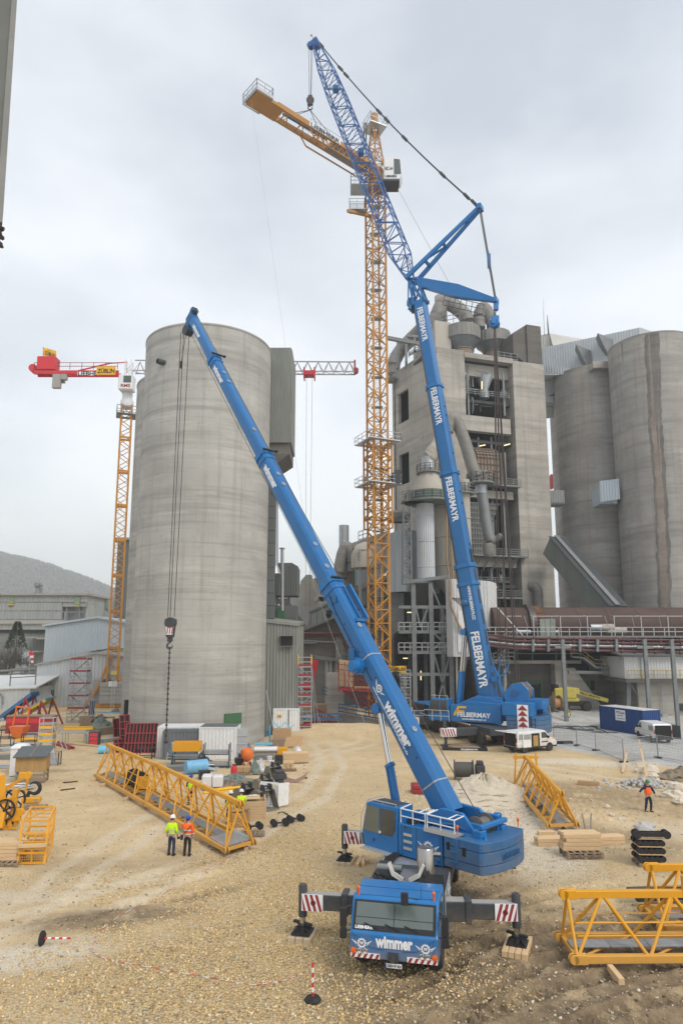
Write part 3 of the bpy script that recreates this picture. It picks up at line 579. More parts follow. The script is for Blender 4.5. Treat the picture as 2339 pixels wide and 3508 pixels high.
for u0,u1,v in((88,130,2182),(130,160,2186),(75,128,2230)):a,b=at(u0,v,Y-8),at(u1,v,Y-8);mb.bx(a.x,b.x,Y-9,Y-3,a.z-.3,a.z)
mb.build('canopy',ROOFL,t)
t=thing('gabled_annex','small grey gabled annex with a green door behind the blue grey hall','annex',(-66,205,0))
Y=205;a,b,c=at(298,2112,Y),at(345,2052,Y),at(398,2062,Y)
mb=MB();gable(mb,a.x+3.5,c.x+4,b.x,Y,at(320,2085,Y).z,c.z,b.z,6,.9,.1);mb.corr((a.x-2,Y-2),(c.x,Y-2),5,at(300,2118,Y).z,.9,.1,0,5,at(345,2095,Y).z);mb.build('wall',CLADO,t)
MB().bx(at(352,2090,Y).x,at(372,2060,Y).x,Y-.4,Y-.1,at(352,2086,Y).z,at(352,2058,Y).z).build('door',MATS['green_panel'],t)
MB().hexa([(a.x+3.2,Y-1,at(320,2085,Y).z),(b.x,Y-1,b.z),(b.x,Y+20,b.z),(a.x+3.2,Y+20,at(320,2085,Y).z),(a.x+3.2,Y-1,at(320,2085,Y).z+.3),(b.x,Y-1,b.z+.3),(b.x,Y+20,b.z+.3),(a.x+3.2,Y+20,at(320,2085,Y).z+.3)]).build('roof',CLADD,t)
t=thing('storage_hall','pale blue grey profiled hall with a lower fibre roofed front and an open green door','hall',(-42,115,0))
Y=122;mb=MB();a,b,c=at(158,2147,Y),at(338,2118,Y),at(470,2142,Y);gable(mb,a.x,c.x,b.x,Y,a.z,c.z,b.z,0,.55,.08);mb.corr((a.x,Y+30),(a.x,Y),0,a.z,.55,.08);mb.build('upper_wall',CLADB,t)
mb=MB()
for p,q in((a,b),(b,c)):
 o1,o2=Vector((p.x-(.5 if p is a else 0),0,p.z)),Vector((q.x,0,q.z));mb.hexa([(o1.x,Y-.5,o1.z),(o2.x,Y-.5,o2.z),(o2.x,Y+30,o2.z),(o1.x,Y+30,o1.z),(o1.x,Y-.5,o1.z+.35),(o2.x,Y-.5,o2.z+.35),(o2.x,Y+30,o2.z+.35),(o1.x,Y+30,o1.z+.35)])
mb.build('upper_roof',CLADB,t)
Y=112;a,b,c=at(128,2280,Y),at(330,2242,Y),at(440,2254,Y);mb=MB();gable(mb,a.x,c.x,b.x,Y,a.z,c.z,b.z,0,.55,.08);mb.corr((a.x,Y+9),(a.x,Y),0,a.z,.55,.08);mb.build('lower_wall',CLAD,t)
mb=MB()
for p,q in((a,b),(b,c)):
 mb.hexa([(p.x-(.3 if p is a else 0),Y-.4,p.z),(q.x,Y-.4,q.z),(q.x,Y+10,q.z+.9),(p.x-(.3 if p is a else 0),Y+10,p.z+.9),(p.x-(.3 if p is a else 0),Y-.4,p.z+.2),(q.x,Y-.4,q.z+.2),(q.x,Y+10,q.z+1.1),(p.x-(.3 if p is a else 0),Y+10,p.z+1.1)])
mb.build('lower_roof',ROOFL,t)
mos=MB()
for k in range(26):x=b.x-2.5+6*random.random();y=Y+4+4*random.random();mos.rock((x,y,b.z+.2+.09*(y-Y)-abs(x-b.x)*.13+.12),.5,(1.2,1.2,.12))
mos.build('moss',mat('roof_moss',(.12,.14,.045),.95,0,.3,3),t)
d0,d1=at(134,2404,111.8),at(160,2369,111.8);MB().bx(d0.x,d1.x,111.7,112,0,2.5).build('door_gap',DARKIN,t)
for(u0,u1,mm) in((160,187,GREEN),(108,133,CLADO)):q0,q1=at(u0,2404,111.6),at(u1,2366,111.6);d=MB().bx(q0.x,q1.x,111.5,111.68,0,2.6).build('door',mm,t)
q=at(172,2385,111.4);MB().lathe([(.42,0),(.42,.04)],20,q,-Y_).build('sign',REDB,t);MB().lathe([(.33,0),(.33,.06)],20,q,-Y_).build('sign',WHITE,t)
t=thing('low_hall','low white profiled hall with a plain pitched roof at the left edge','hall',(-52,106,0))
Y=104;a,b=at(4,2366,Y),at(105,2358,Y);mb=MB();mb.corr((a.x-6,Y),(b.x,Y),0,a.z,.55,.08,0,0,b.z);mb.corr((b.x,Y),(b.x,Y+9),0,b.z,.55,.08);mb.build('wall',CLAD,t)
MB().hexa([(a.x-6,Y-.3,a.z),(b.x+1,Y-.3,b.z),(b.x+1,Y+9,b.z+1.6),(a.x-6,Y+9,a.z+1.6),(a.x-6,Y-.3,a.z+.2),(b.x+1,Y-.3,b.z+.2),(b.x+1,Y+9,b.z+1.8),(a.x-6,Y+9,a.z+1.8)]).build('roof',mat('white_roof_sheet',(.55,.56,.55),.6,0,.1,.3),t)
MB().tube([at(2,2376,103.8),at(9,2388,103.8),at(10,2415,103.6)],.12,8).build('downpipe',STEELG,t)
mb=MB();rail(mb,[at(35,2350,Y+1),at(122,2345,Y+1)],2.6,.07,4,2);mb.build('roof_rail',STEELG,t)
t=thing('pipe_bridge','grey pipe bridge with handrails in front of the bare tree','pipe bridge',(-58,118,0))
mb=MB()
for v,r_ in((2296,.22),(2308,.12),(2318,.16),(2327,.12)):mb.tube([at(-40,v+6,120),at(126,v-4,118)],r_,8)
for u in(40,95,120):mb.bar(at(u,2330,119),at(u,2290,119),.3)
for u in(40,118):mb.bar(at(u,2330,119),at(u,2400,119),.3)
mb.build('pipe',STEELG,t)
MBx=MB();MBx.bar(at(52,2335,135),at(100,2245,150),2.0,1.4);one(MBx,'covered_conveyor',CLADO,'sloping grey covered conveyor climbing behind the windsock','conveyor')
t=thing('windsock','red and white windsock hanging from its mast','windsock',at(103,2310,116))
MB().tube([at(100,2330,116),at(103,2240,116)],.05,6).build('mast',GALV,t)
pts=[at(102,2238,116),at(109,2237,116),at(110.5,2246,116),at(111,2254,116),at(111.5,2263,116),at(112,2271,116)];rs=[.2,.28,.24,.2,.17,.14]
for k,(a,b) in enumerate(zip(pts,pts[1:])):MB().tube([a,b],[rs[k]*1.3,rs[k+1]*1.3],12).build('sock',(REDB,REDB,WHITE,REDB,WHITE)[k] if k!=3 else REDB,t,smooth=50)
def bare_tree(name,base,h,spread,n,label,group,seed=1):
 rnd=random.Random(seed);t=thing(name,label,'tree',base,0,group);tr=MB();tw=MB()
 def grow(p,d,ln,r,lev):
  q=p+d*ln;(tr if lev<2 else tw).tube([p,(p+q)/2+Vector((rnd.uniform(-.1,.1),rnd.uniform(-.1,.1),0))*ln,q],[r,r*.8,r*.6],5 if lev<2 else 3,cap=False)
  if lev>=n:return
  for k in range(4 if lev else 7):
   a=rnd.random()*2*PI;s=spread*(.55+.7*rnd.random());dd=(d+Vector((cos(a)*s,sin(a)*s,.25*rnd.random()))).normalized();grow(p+(q-p)*(.45+.55*rnd.random()),dd,ln*(.55+.25*rnd.random()),r*.5,lev+1)
 grow(Vector(base),Vector((0,0,1)),h*.3,.28,0)
 tr.build('trunk',mat('bark',(.07,.06,.05),.9,0,.2,1),t);tw.build('crown',mat('twigs',(.085,.072,.058),.9,0,.25,.5),t);return t
for u,v,Y,h,sd in((25,2300,138,15,1),(62,2290,142,13,2),(-15,2310,134,14,3),(95,2305,132,8,4),(8,2318,128,9,5)):
 p=at(u,v,Y);bare_tree('bare_tree',(p.x,Y,0),h,.62,4,['widest bare twiggy tree before the old grey hall','slim bare tree beside the covered conveyor','bare tree cut by the left picture edge','low bare bush tree nearest the windsock','short dense bare tree behind the pipe bridge'][sd-1],'bare trees by the old hall',sd)
p=at(58,2190,140);ev=thing('evergreen','single dark conifer top above the bare trees','tree',(p.x,140,0));MB().tube([(p.x,140,0),(p.x,140,14.6)],[.2,.05],6).build('trunk',MATS['bark'],ev)
mb=MB();rnd=random.Random(4)
for k in range(900):
 z=9+5.5*rnd.random()**.8;r_=(15-z)*.34*math.sqrt(rnd.random());a=rnd.random()*6.3;c=Vector((p.x+r_*cos(a),140+r_*sin(a),z));d=Vector((cos(a),sin(a),-.3))*.35;mb.add([c,c+d+Z_*.12,c+d*1.5,c+d-Z_*.12],[(0,1,2,3)])
mb.build('crown',mat('conifer',(.035,.05,.03),.9,0,.3,2),ev)
p=at(390,2120,140);q=at(470,1850,140)
t=thing('plant_tower','dark grey clad plant tower behind the slim yellow mast','tower',(p.x+4,146,0))
MB().corr((p.x,140),(p.x+12,140),0,q.z,.8,.12).bx(p.x+.1,p.x+12,140.3,152,0,q.z-.2).build('wall',CLADD,t);MB().bx(p.x-.4,p.x+12,139.5,152,q.z,q.z+.5).build('roof',ROOFL,t)
p=at(62,-80,9);mb=MB()
a,b=at(63,-60,9.0),at(9,770,6.9)
t=thing('roof_overhang','dark grey sheet metal roof edge overhead at the upper left','roof edge',(a.x-1,a.y,0))
d=b-a
mb.prism([a,b,b+Vector((-1.6,.1,.05)),a+Vector((-1.6,.1,.05))],(0,0,.12));mb.build('soffit',mat('overhang_sheet',(.13,.13,.11),.7,.1,.2,1.5),t)
MB().bar(a+Vector((-.03,-.02,-.03)),b+Vector((-.03,-.02,-.03)),.07,.12).build('edge_strip',mat('edge_metal',(.16,.155,.14),.5,.3,.15,2),t)
mb=MB();e0=at(4,770,6.88);rnd=random.Random(3)
for k in range(34):mb.rock(e0+Vector((rnd.uniform(-.1,.012),rnd.uniform(-.05,.05),-.235*rnd.random())),.028,(1,1,1.3),0,5,3)
mb.build('broken_edge',mat('rotten_edge',(.06,.045,.035),.95,0,.3,9),t)
# ================================================================= RIGHT: PREHEATER TOWER, SILOS, KILN
A_=Vector((15.9,110.0,0));B_=Vector((37.0,116.5,0));D_=Vector((9.7,122.6,0));HT=61.0
ux=(B_-A_).normalized();LF=(B_-A_).length;un=Vector((-ux.y,ux.x,0));C_=B_+(D_-A_);wl=(D_-A_).normalized();LL=(D_-A_).length
def F(s,z,d=0.0):p=A_+ux*s+un*d;return Vector((p.x,p.y,z))
def Fs(u,v,d=0.0):
 r=ray(u,v);k=(A_+un*d).dot(un)/(r.x*un.x+r.y*un.y);p=Vector((0,0,CAM_H))+r*k;return(p-A_).dot(ux),p.z
def slabF(mb,s0,s1,z0,z1,d0,d1):mb.hexa([F(s0,z0,d0),F(s1,z0,d0),F(s1,z0,d1),F(s0,z0,d1),F(s0,z1,d0),F(s1,z1,d0),F(s1,z1,d1),F(s0,z1,d1)]);return mb
def beamF(mb,u0,v0,u1,v1,d0=0.,d1=.5):
 s0,z0=Fs(u0,v0);s1,z1=Fs(u1,v1);return slabF(mb,min(s0,s1),max(s0,s1),min(z0,z1),max(z0,z1),d0,d1)
t=thing('preheater_tower','massive beige concrete plant tower with open floors and rooftop cyclones','plant tower',A_)
sL,sM,sR=0.0,Fs(1592,1300)[0],Fs(1757,1300)[0]
def lface(s,z,d=0.):p=A_+wl*s+Vector((wl.y,-wl.x,0))*d;return Vector((p.x,p.y,z))
lf_n=Vector((wl.y,-wl.x,0))
def Ls(u,v):
 nrm=Vector((-wl.y,wl.x,0));r=ray(u,v);k=A_.dot(nrm)/(r.x*nrm.x+r.y*nrm.y);p=Vector((0,0,CAM_H))+r*k;return(p-A_).dot(wl),p.z
(o1a,o1t),(o1b,o1z)=Ls(1398,1330),Ls(1365,1455);(o2a,o2t),(o2b,o2z)=Ls(1400,1545),Ls(1368,1665)
mb=MB();lo,hi=sorted((o1a,o1b));lo2,hi2=sorted((o2a,o2b));th=.6
def lslab(s0,s1,z0,z1,m_=None):
 q=[lface(s0,z0),lface(s1,z0),lface(s1,z0,th),lface(s0,z0,th),lface(s0,z1),lface(s1,z1),lface(s1,z1,th),lface(s0,z1,th)];(m_ or mb).hexa(q)
lslab(0,LL,o1t,HT);lslab(0,LL,o2t,o1z);lslab(0,LL,0,o2z);lslab(0,lo,o1z,o1t);lslab(hi,LL,o1z,o1t);lslab(0,lo2,o2z,o2t);lslab(hi2,LL,o2z,o2t)
slabF(mb,.62,sM,0,HT,0,.6);slabF(mb,sM-.6,sM,0,HT,.6,9)
slabF(mb,sR,LF,0,HT-.6,0,.6);slabF(mb,sR,sR+.6,0,HT-.6,.6,9);slabF(mb,LF-.6,LF,0,HT-.6,.6,14)
mb.build('wall',CONC2,t)
mb=MB();s_,zb=Fs(1600,1275);slabF(mb,sM,sR,Fs(1650,1232)[1],HT-.3,-.15,1.2);beamF(mb,1592,1420,1750,1488,.05,1.2);slabF(mb,sM,sR,Fs(1650,1278)[1],Fs(1650,1237)[1],1.6,2.2)
beamF(mb,1610,1675,1758,1712,0.05,1.0);beamF(mb,1615,1900,1772,1945,.3,1.2);mb.build('crossbeam',CONC2,t)
mb=MB();slabF(mb,-1,LF,HT-1.2,HT-.65,.65,13)
for v in(1362,1500,1690,1915,2000):z=Fs(1650,v)[1];slabF(mb,sM+.02,sR-.02,z-.5,z,1.3,13)
mb.build('floor_slab',mat('shade_dark_slab',(.085,.082,.078),.9,0,.25,.6,world_co=True),t)  # slabs coloured dark to stand for shade inside the open floors
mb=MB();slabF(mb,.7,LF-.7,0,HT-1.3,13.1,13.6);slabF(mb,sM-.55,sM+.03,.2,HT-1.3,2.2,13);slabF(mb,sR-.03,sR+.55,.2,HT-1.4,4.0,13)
lslab(1.0,LL-1.0,1,HT-1.5,mb);mb.v[-8:]=[p+lf_n*3.2 for p in mb.v[-8:]];q=[lface(LL-1.1,1),lface(LL-.7,1),lface(LL-.7,1,20),lface(LL-1.1,1,20)];mb.hexa(q+[p+Z_*(HT-3) for p in q]);mb.build('dark_inner_wall',DARKIN,t)  # back wall plus added near-black inner walls that keep the bays dark
mb=MB()
for v0,u1 in((1355,1745),(1660,1770),(1902,1795),(1998,1750),(2045,1775)):
 z=Fs(1650,v0)[1];rail(mb,[F(sM+.3,z,.2 if u1<1760 else-1.2),F(Fs(u1,v0)[0],z,.2 if u1<1760 else-1.2)],1.1,.05,1.6,3)
 if u1>1760:slabF(mb,sM,Fs(u1,v0)[0],z-.3,z,-1.3,.6)
for u in(1612,1735):s,_=Fs(u,1400);mb.bar(F(s,Fs(u,1420)[1],.8),F(s,Fs(u,1275)[1],.8),.35)
for u in(1655,1700):s,_=Fs(u,1600);mb.bar(F(s,Fs(u,1680)[1],1.5),F(s,Fs(u,1490)[1],1.5),.3)
for u in(1640,1690,1730):s,_=Fs(u,1950);mb.bar(F(s,Fs(u,2060)[1],.8),F(s,Fs(u,1945)[1],.8),.4)
for u in(1660,1700,1740):s,_=Fs(u,1830);mb.bar(F(s,Fs(u,1905)[1],.9),F(s,Fs(u,1700)[1],1.1),.3)
for k in range(5):s0=sM+.6+k*1.7;z=Fs(1650,1902)[1];mb.bar(F(s0,z-2.6,.2),F(s0+.9,z-.2,-1.1),.18)
mb.build('floor_steelwork',STEELG,t)
mb=MB()
for u in(1602,1682):s,_=Fs(u,1300);zt_,zb_=Fs(u,1270)[1],Fs(u,1345)[1];c=F(s,0,2.5);mb.lathe([(1.5,zt_),(1.5,zt_-.6),(.65,zb_+1.4),(.65,zb_+1.2),(.8,zb_+1.1),(.8,zb_-.2)],24,c)
mb.build('cyclone_outlet',GALV,t,smooth=40)
for u,v0,v1,d in((1661,1325,1298,1.2),(1712,1515,1512,1.5),(1655,1520,1514,1.5),(1738,1520,1512,1.2),(1692,2012,2009,1)):
 s,z0=Fs(u,v0);_,z1=Fs(u,v1);m_=MATS.get('lit_tube')
 if not m_:
  m_=mat('lit_tube',(.9,.8,.5),.5);b=m_.node_tree.nodes['Principled BSDF'];b.inputs['Emission Color'].default_value=(1,.78,.38,1);b.inputs['Emission Strength'].default_value=1.6
 MB().bar(F(s,z0,d),F(s+(.05 if abs(v0-v1)>12 else 1.2),z1,d),.12).build('strip_light',m_,t)
mb=MB();sa,zb_=Fs(1625,1660);sb,zt_=Fs(1703,1660);zt_=Fs(1660,1525)[1];zc=Fs(1660,1575)[1];prof=[(-1.2,zb_),(-1.2,zc)]+[(3.0-4.2*cos(a),zc+(zt_-zc)*sin(a)) for a in[i*PI/2/7 for i in range(1,8)]]
for(d0,z0),(d1,z1) in zip(prof,prof[1:]):mb.add([F(sa,z0,d0),F(sb,z0,d0),F(sb,z1,d1),F(sa,z1,d1)],[(0,1,2,3)])
mb.add([F(sb,z,d) for d,z in prof]+[F(sb,zb_,4)],[tuple(range(len(prof)+1))]);mb.add([F(sa,z,d) for d,z in prof]+[F(sa,zb_,4)],[tuple(range(len(prof)+1))])
v_=mb.build('riser_duct',RUSTY,t)
mb=MB()
for(d0,z0),(d1,z1) in zip(prof,prof[1:]):
 mb.bar(F(sa-.06,z0,d0-.08),F(sb+.06,z0,d0-.08),.14)
for k in range(8):
 s=sa+(sb-sa)*k/7
 for(d0,z0),(d1,z1) in zip(prof,prof[1:]):mb.bar(F(s,z0,d0-.07),F(s,z1,d1-.07),.12)
for k in range(1,4):z=zb_+(zc-zb_)*k/4;mb.bar(F(sa,z,-1.3),F(sb,z,-1.3),.12)
mb.build('rib',mat('rust_rib',(.13,.095,.07),.8,.1,.3,2),v_)
mb=MB();sa2,z0=Fs(1618,1895);sb2,_=Fs(1672,1895);z1=Fs(1640,1722)[1];sc2=Fs(1712,1722)[0];mb.prism([F(sa2,z0,.5),F(sb2-1,z0,.5),F(sc2,z1,.5),F(sa2,z1,.5)],un*4);mb.build('ribbed_hopper',CONC3,t)
mb2=MB()
for k in range(11):z=z0+(z1-z0)*k/10;mb2.bar(F(sa2,z,.42),F(sb2-1+(sc2-sb2+1)*k/10,z,.42),.15)
for k in range(5):s=sa2+(sb2-1-sa2)*k/4;mb2.bar(F(s,z0,.42),F(s,z1,.42),.15)
mb2.build('hopper_rib',STEELG,t)
MB().tube([F(Fs(1735,1545)[0],z,1.5) for z in(Fs(1735,1660)[1],Fs(1735,1545)[1])],.6,10).build('gas_duct',DUCT,t)
mb=MB();rnd=random.Random(77)
for k in range(46):
 v0=rnd.choice((1290,1390,1510,1600,1700,1780,1850,1960,1990,2030));u0=rnd.uniform(1610,1735)+max(0,(v0-1500)*.03);s,z=Fs(u0,v0+rnd.uniform(-20,40));d=rnd.uniform(.8,4);r_=rnd.uniform(.05,.16)
 if k%3:mb.tube([F(s,z,d),F(s,z+rnd.uniform(1.5,4),d)],r_,6)
 else:mb.tube([F(s,z,d),F(s+rnd.uniform(-3,3),z+rnd.uniform(-.6,.6),d+.3)],r_,6)
for k in range(9):s,z=Fs(rnd.uniform(1620,1735),rnd.choice((1355,1655,1900,1997,2044))-14);mb.lathe([(.5,-.5),(.55,.3),(.25,.9)],10,F(s,z,rnd.uniform(1,3)))
mb.build('pipework',DUCTG,t)
s0,z0=Fs(1747,1175);s1=LF-.2;zt_=HT+6.9
mb=MB();slabF(mb,s0+3.6,s1,HT-.7,zt_,.1,8);mb.hexa([F(s0+.9,HT+1,.5),F(s0+3.6,HT-.7,.5),F(s0+3.6,HT-.7,8),F(s0+.9,HT+1,8),F(s0+.9,zt_-1.9,.5),F(s0+3.6,zt_,.5),F(s0+3.6,zt_,8),F(s0+.9,zt_-1.9,8)]);mb.build('stair_house',CONC3,t)
mb=MB();rail(mb,[F(s0-2.5,HT-.3,.3),F(s0+1.5,HT-.3,.3)],1.2,.05);slabF(mb,s0-2.5,s0+1.5,HT-.4,HT-.2,.2,3);mb.build('roof_rail',STEELG,t)
def cyclone(u0,u1,vtop,vrim,vcone,d):
 s0,_=Fs(u0,vrim,d);s1,_=Fs(u1,vrim,d);c=F((s0+s1)/2,0,d);r=(s1-s0)/2;zt_,zr,zc=[Fs((u0+u1)/2,v,d-r)[1] for v in(vtop,vrim,vcone)];zb=HT-2
 a=MB().lathe([(r*.55,zt_+.25),(r,zt_),(r,zr)][::-1],40,c).build('cyclone',DUCT,t,smooth=30)
 MB().lathe([(r*.60,zc),(r*1.0,zr-.003)],40,c).build('cone',DUCTG,a,smooth=30)
 MB().lathe([(r*.62,zb),(r*.62,zc-.2),(r*.66,zc-.2),(r*.66,zc)],40,c).build('neck',RUSTY,a,smooth=30)
 m_=MB()
 for k in range(26):q=c+Vector((cos(k*2*PI/26),sin(k*2*PI/26),0))*(r+.02);m_.bar(Vector((q.x,q.y,zr)),Vector((q.x,q.y,zt_)),.1)
 m_.lathe([(r+.05,zr-.1),(r+.12,zr),(r+.05,zr+.1)],40,c);m_.build('seam',DUCTG,a);return c,r,zt_
c1,r1_,z1_=cyclone(1522,1635,1098,1140,1172,6);c2,r2_,z2_=cyclone(1638,1738,1118,1155,1180,7)
def duct(name,pts,r,m,par,n=18,bands=True):
 P=[]
 pts=[Vector(p) for p in pts]
 for i in range(len(pts)-1):
  a,b,c,d=pts[max(i-1,0)],pts[i],pts[i+1],pts[min(i+2,len(pts)-1)]
  for k in range(5):s=k/5;P.append(0.5*((2*b)+(c-a)*s+(2*a-5*b+4*c-d)*s*s+(3*b-a-3*c+d)*s**3))
 P.append(pts[-1]);o=MB().tube(P,r,n).build(name,m,par,smooth=40)
 if bands:
  m_=MB()
  for i in range(3,len(P)-1,4):dd=(P[i+1]-P[i-1]).normalized()*.1;m_.tube([P[i]-dd,P[i]+dd],r*1.04,n)
  m_.build('flange',m,o,smooth=40)
 return o
dY=c1.y
duct('top_duct',[at(1440,1235,dY+1),at(1462,1180,dY+1),at(1492,1092,dY),at(1512,1045,dY),at(1530,1036,dY),at(1560,1052,dY),at(1590,1078,dY),at(1598,1100,dY)],1.35,DUCT,t)
duct('top_duct',[at(1640,1125,dY+2),at(1640,1085,dY+2),at(1648,1062,dY+2),at(1656,1056,dY+2),at(1668,1070,dY+2),at(1685,1105,dY+2),at(1690,1130,dY+2)],1.2,DUCT,t)
duct('side_duct',[at(1346,1282,124),at(1350,1240,124),at(1372,1200,124),at(1410,1160,122),at(1450,1120,120)],1.3,DUCT,t)
MB().lathe([(1.2,0),(1.2,8)],20,at(1512,1150,dY+3)).build('roof_stack',TANK,t,smooth=40)
mb=MB();mb.box(at(1505,1160,dY-1),(3.2,3,5.4),.3);mb.build('roof_box',TANK,t)
mb=MB();rail(mb,[at(1480,1125,dY-2),at(1530,1098,dY-2)],2.2,.06,1.5,3);rail(mb,[at(1530,1110,dY-2),at(1575,1100,dY-2)],1.6,.05,1.5);mb.build('roof_rail',STEELG,t)
mb=MB()
for u in(1362,1391):mb.bar(at(u,1262,118),at(u,1160,118),.45)
for u in(1391,1420):mb.bar(at(u,1240,116),at(u,1150,116),.4)
mb.bar(at(1362,1176,118),at(1391,1160,118),.4);mb.bar(at(1391,1150,116),at(1436,1155,116),.5);mb.bar(at(1322,1157,112),at(1436,1178,112),.6);mb.bar(at(1400,1215,116),at(1440,1196,116),.4)
rail(mb,[at(1400,1225,116),at(1445,1195,116)],2,.06);mb.build('roof_gantry',STEELG,t)
mb=MB();rail(mb,[at(1327,1302,122),at(1345,1306,120)],1.6,.06);mb.lathe([(1.0,0),(1.2,.6)],12,at(1338,1308,121));mb.build('side_platform',STEELG,t)
s,z=Fs(1842,2040,-1.0);duct('vent_bend',[F(s,z-4,-1.0),F(s,z-.8,-1.0),F(s,z+.7,-1.0),F(s-.3,z+1.5,-.6),F(s-.7,z+1.6,.2)],.8,DUCT,t,14)
CW=CONCR
fs3=silo('plant_silo',(52.7,140.4),7.0,60,CW,'concrete silo showing only as a sliver behind the plant tower','tall plant silos')
fs2=silo('plant_silo',(48.7,124.6),7.0,61,CW,'tall plant silo right of the plant tower, under the roof gallery','tall plant silos')
fs1=silo('plant_silo',(54.6,112.3),7.0,61.5,CW,'tall plant silo with a wide dark rust streak at the right picture edge','tall plant silos')
def stain(c,r,path,m,par,name='stain'):
 vs,fs=[],[]
 for k,(z,a,wd) in enumerate(path):
  for j in range(5):aa=a+wd*(j/4-.5);vs.append((c[0]+cos(aa)*(r+.02),c[1]+sin(aa)*(r+.02),z))
 for k in range(len(path)-1):fs+=[(k*5+j,k*5+j+1,k*5+5+j+1,k*5+5+j) for j in range(4)]
 MB().add(vs,fs).build(name,m,par)
def ang(u,v):p=on_silo(u,v,(54.6,112.3),7.0);return math.atan2(p.y-112.3,p.x-54.6),p.z
STN=concrete('silo_stain',(.285,.24,.20),3.0,.8,(.10,.09,.08),blot=.3)
rnd=random.Random(8);STB=concrete('silo_run_dark',(.20,.185,.165),2.0,.7,(.09,.085,.08),blot=.3)
wob=[0]
for k in range(90):wob.append(wob[-1]*.86+rnd.uniform(-.011,.011))
path=[];pl=[];pr=[]
for k in range(90):
 f=k/89;v=1150+930*f;u=2232+38*f;a,z=ang(u,v);z=61.4-60.4*f;w_=.235-.03*f+rnd.uniform(-.02,.02);a+=wob[k]*.4;path.append((z,a,w_))
 pl.append((z,a-w_*.5+wob[-k],.035+.03*abs(math.sin(k*.7))+.09*max(0,.35-f)));pr.append((z,a+w_*.48+wob[k],.04+.05*abs(math.sin(k*.37+1))+.10*max(0,.3-f)))
stain((54.6,112.3),7.0,path,STN,fs1)
stain((54.6,112.3),7.006,pl,STB,fs1,'run_mark');stain((54.6,112.3),7.006,pr,STB,fs1,'run_mark')
stain((54.6,112.3),7.004,[(z,a+.02,.15*max(0.05,1-(61.4-z)/24)) for z,a,_ in path[:36]],STB,fs1,'run_mark')
for(u,v0,v1,w_) in((2222,1190,1330,.05),(2130,1205,1245,.07),(2095,1215,1260,.03)):
 a,z0=ang(u,v0);a2,z1=ang(u+4,v1);stain((54.6,112.3),7.0,[(61.3+(z1-61.3)*k/6,a+.004*math.sin(k*3),w_*(1-.14*k)) for k in range(7)],STN,fs1)
t=thing('roof_gallery','light profiled steel gallery bridging the silo tops','gallery',(50,120,61))
g0,g1,g2=at(1855,1205,128),at(2190,1122,117),at(2330,1152,119);zb=61.6
mb=MB();mb.corr((g0.x,128),(g1.x,117),58.5,at(1925,1185,127).z,.5,.1,0,61.6,g1.z);mb.corr((g1.x,117),(g2.x+2,122),61.6,g1.z,.5,.1,0,61.6,g1.z-.5);mb.hexa([(g0.x,128.2,58.5),(g1.x,117.2,61.6),(g1.x+4,126,61.6),(g0.x+4,137,58.5),(g0.x,128.2,at(1925,1185,127).z-.1),(g1.x,117.2,g1.z-.1),(g1.x+4,126,g1.z-.1),(g0.x+4,137,g0.z)]);mb.build('wall',CLAD,t)
h0,h1=at(1850,1215,131),at(2005,1163,127);mb=MB();mb.corr((h0.x,131),(at(1882,1142,130).x,130),55,at(1880,1142,130).z,.5,.1);a,b,c,d=at(1881,1142,130),at(2003,1162,128),at(2003,1175,127),at(1900,1212,126.5);mb.add([a,b,c,d],[(0,1,2,3)]);mb.add([a,b,b-Z_*5,a-Z_*12],[(0,1,2,3)]);mb.build('gable_roof',mat('light_profile_roof',(.52,.51,.475),.7,0,.12,.4,world_co=True),t)
e0,e1=at(1858,1252,124),at(1949,1262,121);mb=MB();mb.corr((e0.x,124),(e1.x,121),at(1858,1281,124).z,e0.z,.5,.1,0,at(1945,1284,121).z,e1.z);mb.bx(e0.x,e1.x,124.2,127,at(1858,1283,124).z,at(1858,1280,124).z);mb.build('cross_walk',CLAD,t)
a,b=at(1862,1300,127),at(1892,1300,127);mb=MB();mb.corr((a.x,127),(b.x+2,127),at(1862,1358,127).z,at(1862,1290,127).z,.5,.1,0,at(1892,1340,127).z,at(1892,1290,127).z);mb.bx(a.x,b.x+2,127.2,130,at(1862,1375,127).z,at(1862,1355,127).z);mb.build('drop_leg',CLAD,t)
for u,v in((1995,1215),(2068,1176)):
 p=at(u,v,119.5 if u>2000 else 121.5);MB().prism([p+Vector((-1.6,-1.2,1.5)),p+Vector((1.7,.3,1.0)),p+Vector((1.7,.3,-1.8)),p+Vector((.3,-.4,-2.0))],(.6,2.5,0)).build('hood',DUCTG,t)
mb=MB();mb.bx(at(2030,1250,116).x,at(2075,1250,116).x+6,116,121,59.6,60.9);mb.build('slab',CONC2,t)
for nm,u,v0,v1,r_,lab in(('antenna',1864,1150,1022,.05,'thin whip antenna on the gallery roof'),('antenna',1878,1145,1080,.16,'thicker dark antenna rod beside the thin whip antenna')):
 MBx=MB().tube([at(u,v0,130),at(u-3,v0-(v0-v1)*.5,130),at(u-4,v1,130)],[r_,r_*.8,r_*.3],6);one(MBx,nm,DKG,lab,'antenna')
t=thing('silo_bridge','small corrugated bridge box between the plant tower and the silo','bridge',at(1900,1700,120))
a,b=at(1883,1722,118),at(1931,1680,118);MB().corr((a.x,118),(b.x,118),a.z,b.z,.4,.08).bx(a.x,b.x,118.2,121,a.z-.25,b.z).build('wall',CLADO,t)
t=thing('silo_bridge','larger corrugated box between the two big round silos','bridge',at(2080,1680,112))
a,b=at(2056,1720,112),at(2118,1640,111);MB().corr((a.x,112),(b.x,111),a.z,at(2056,1648,112).z,.4,.08,0,a.z+.3,b.z).bx(a.x+.1,b.x,112.2,116,a.z-.2,b.z-1).build('wall',CLADB,t)
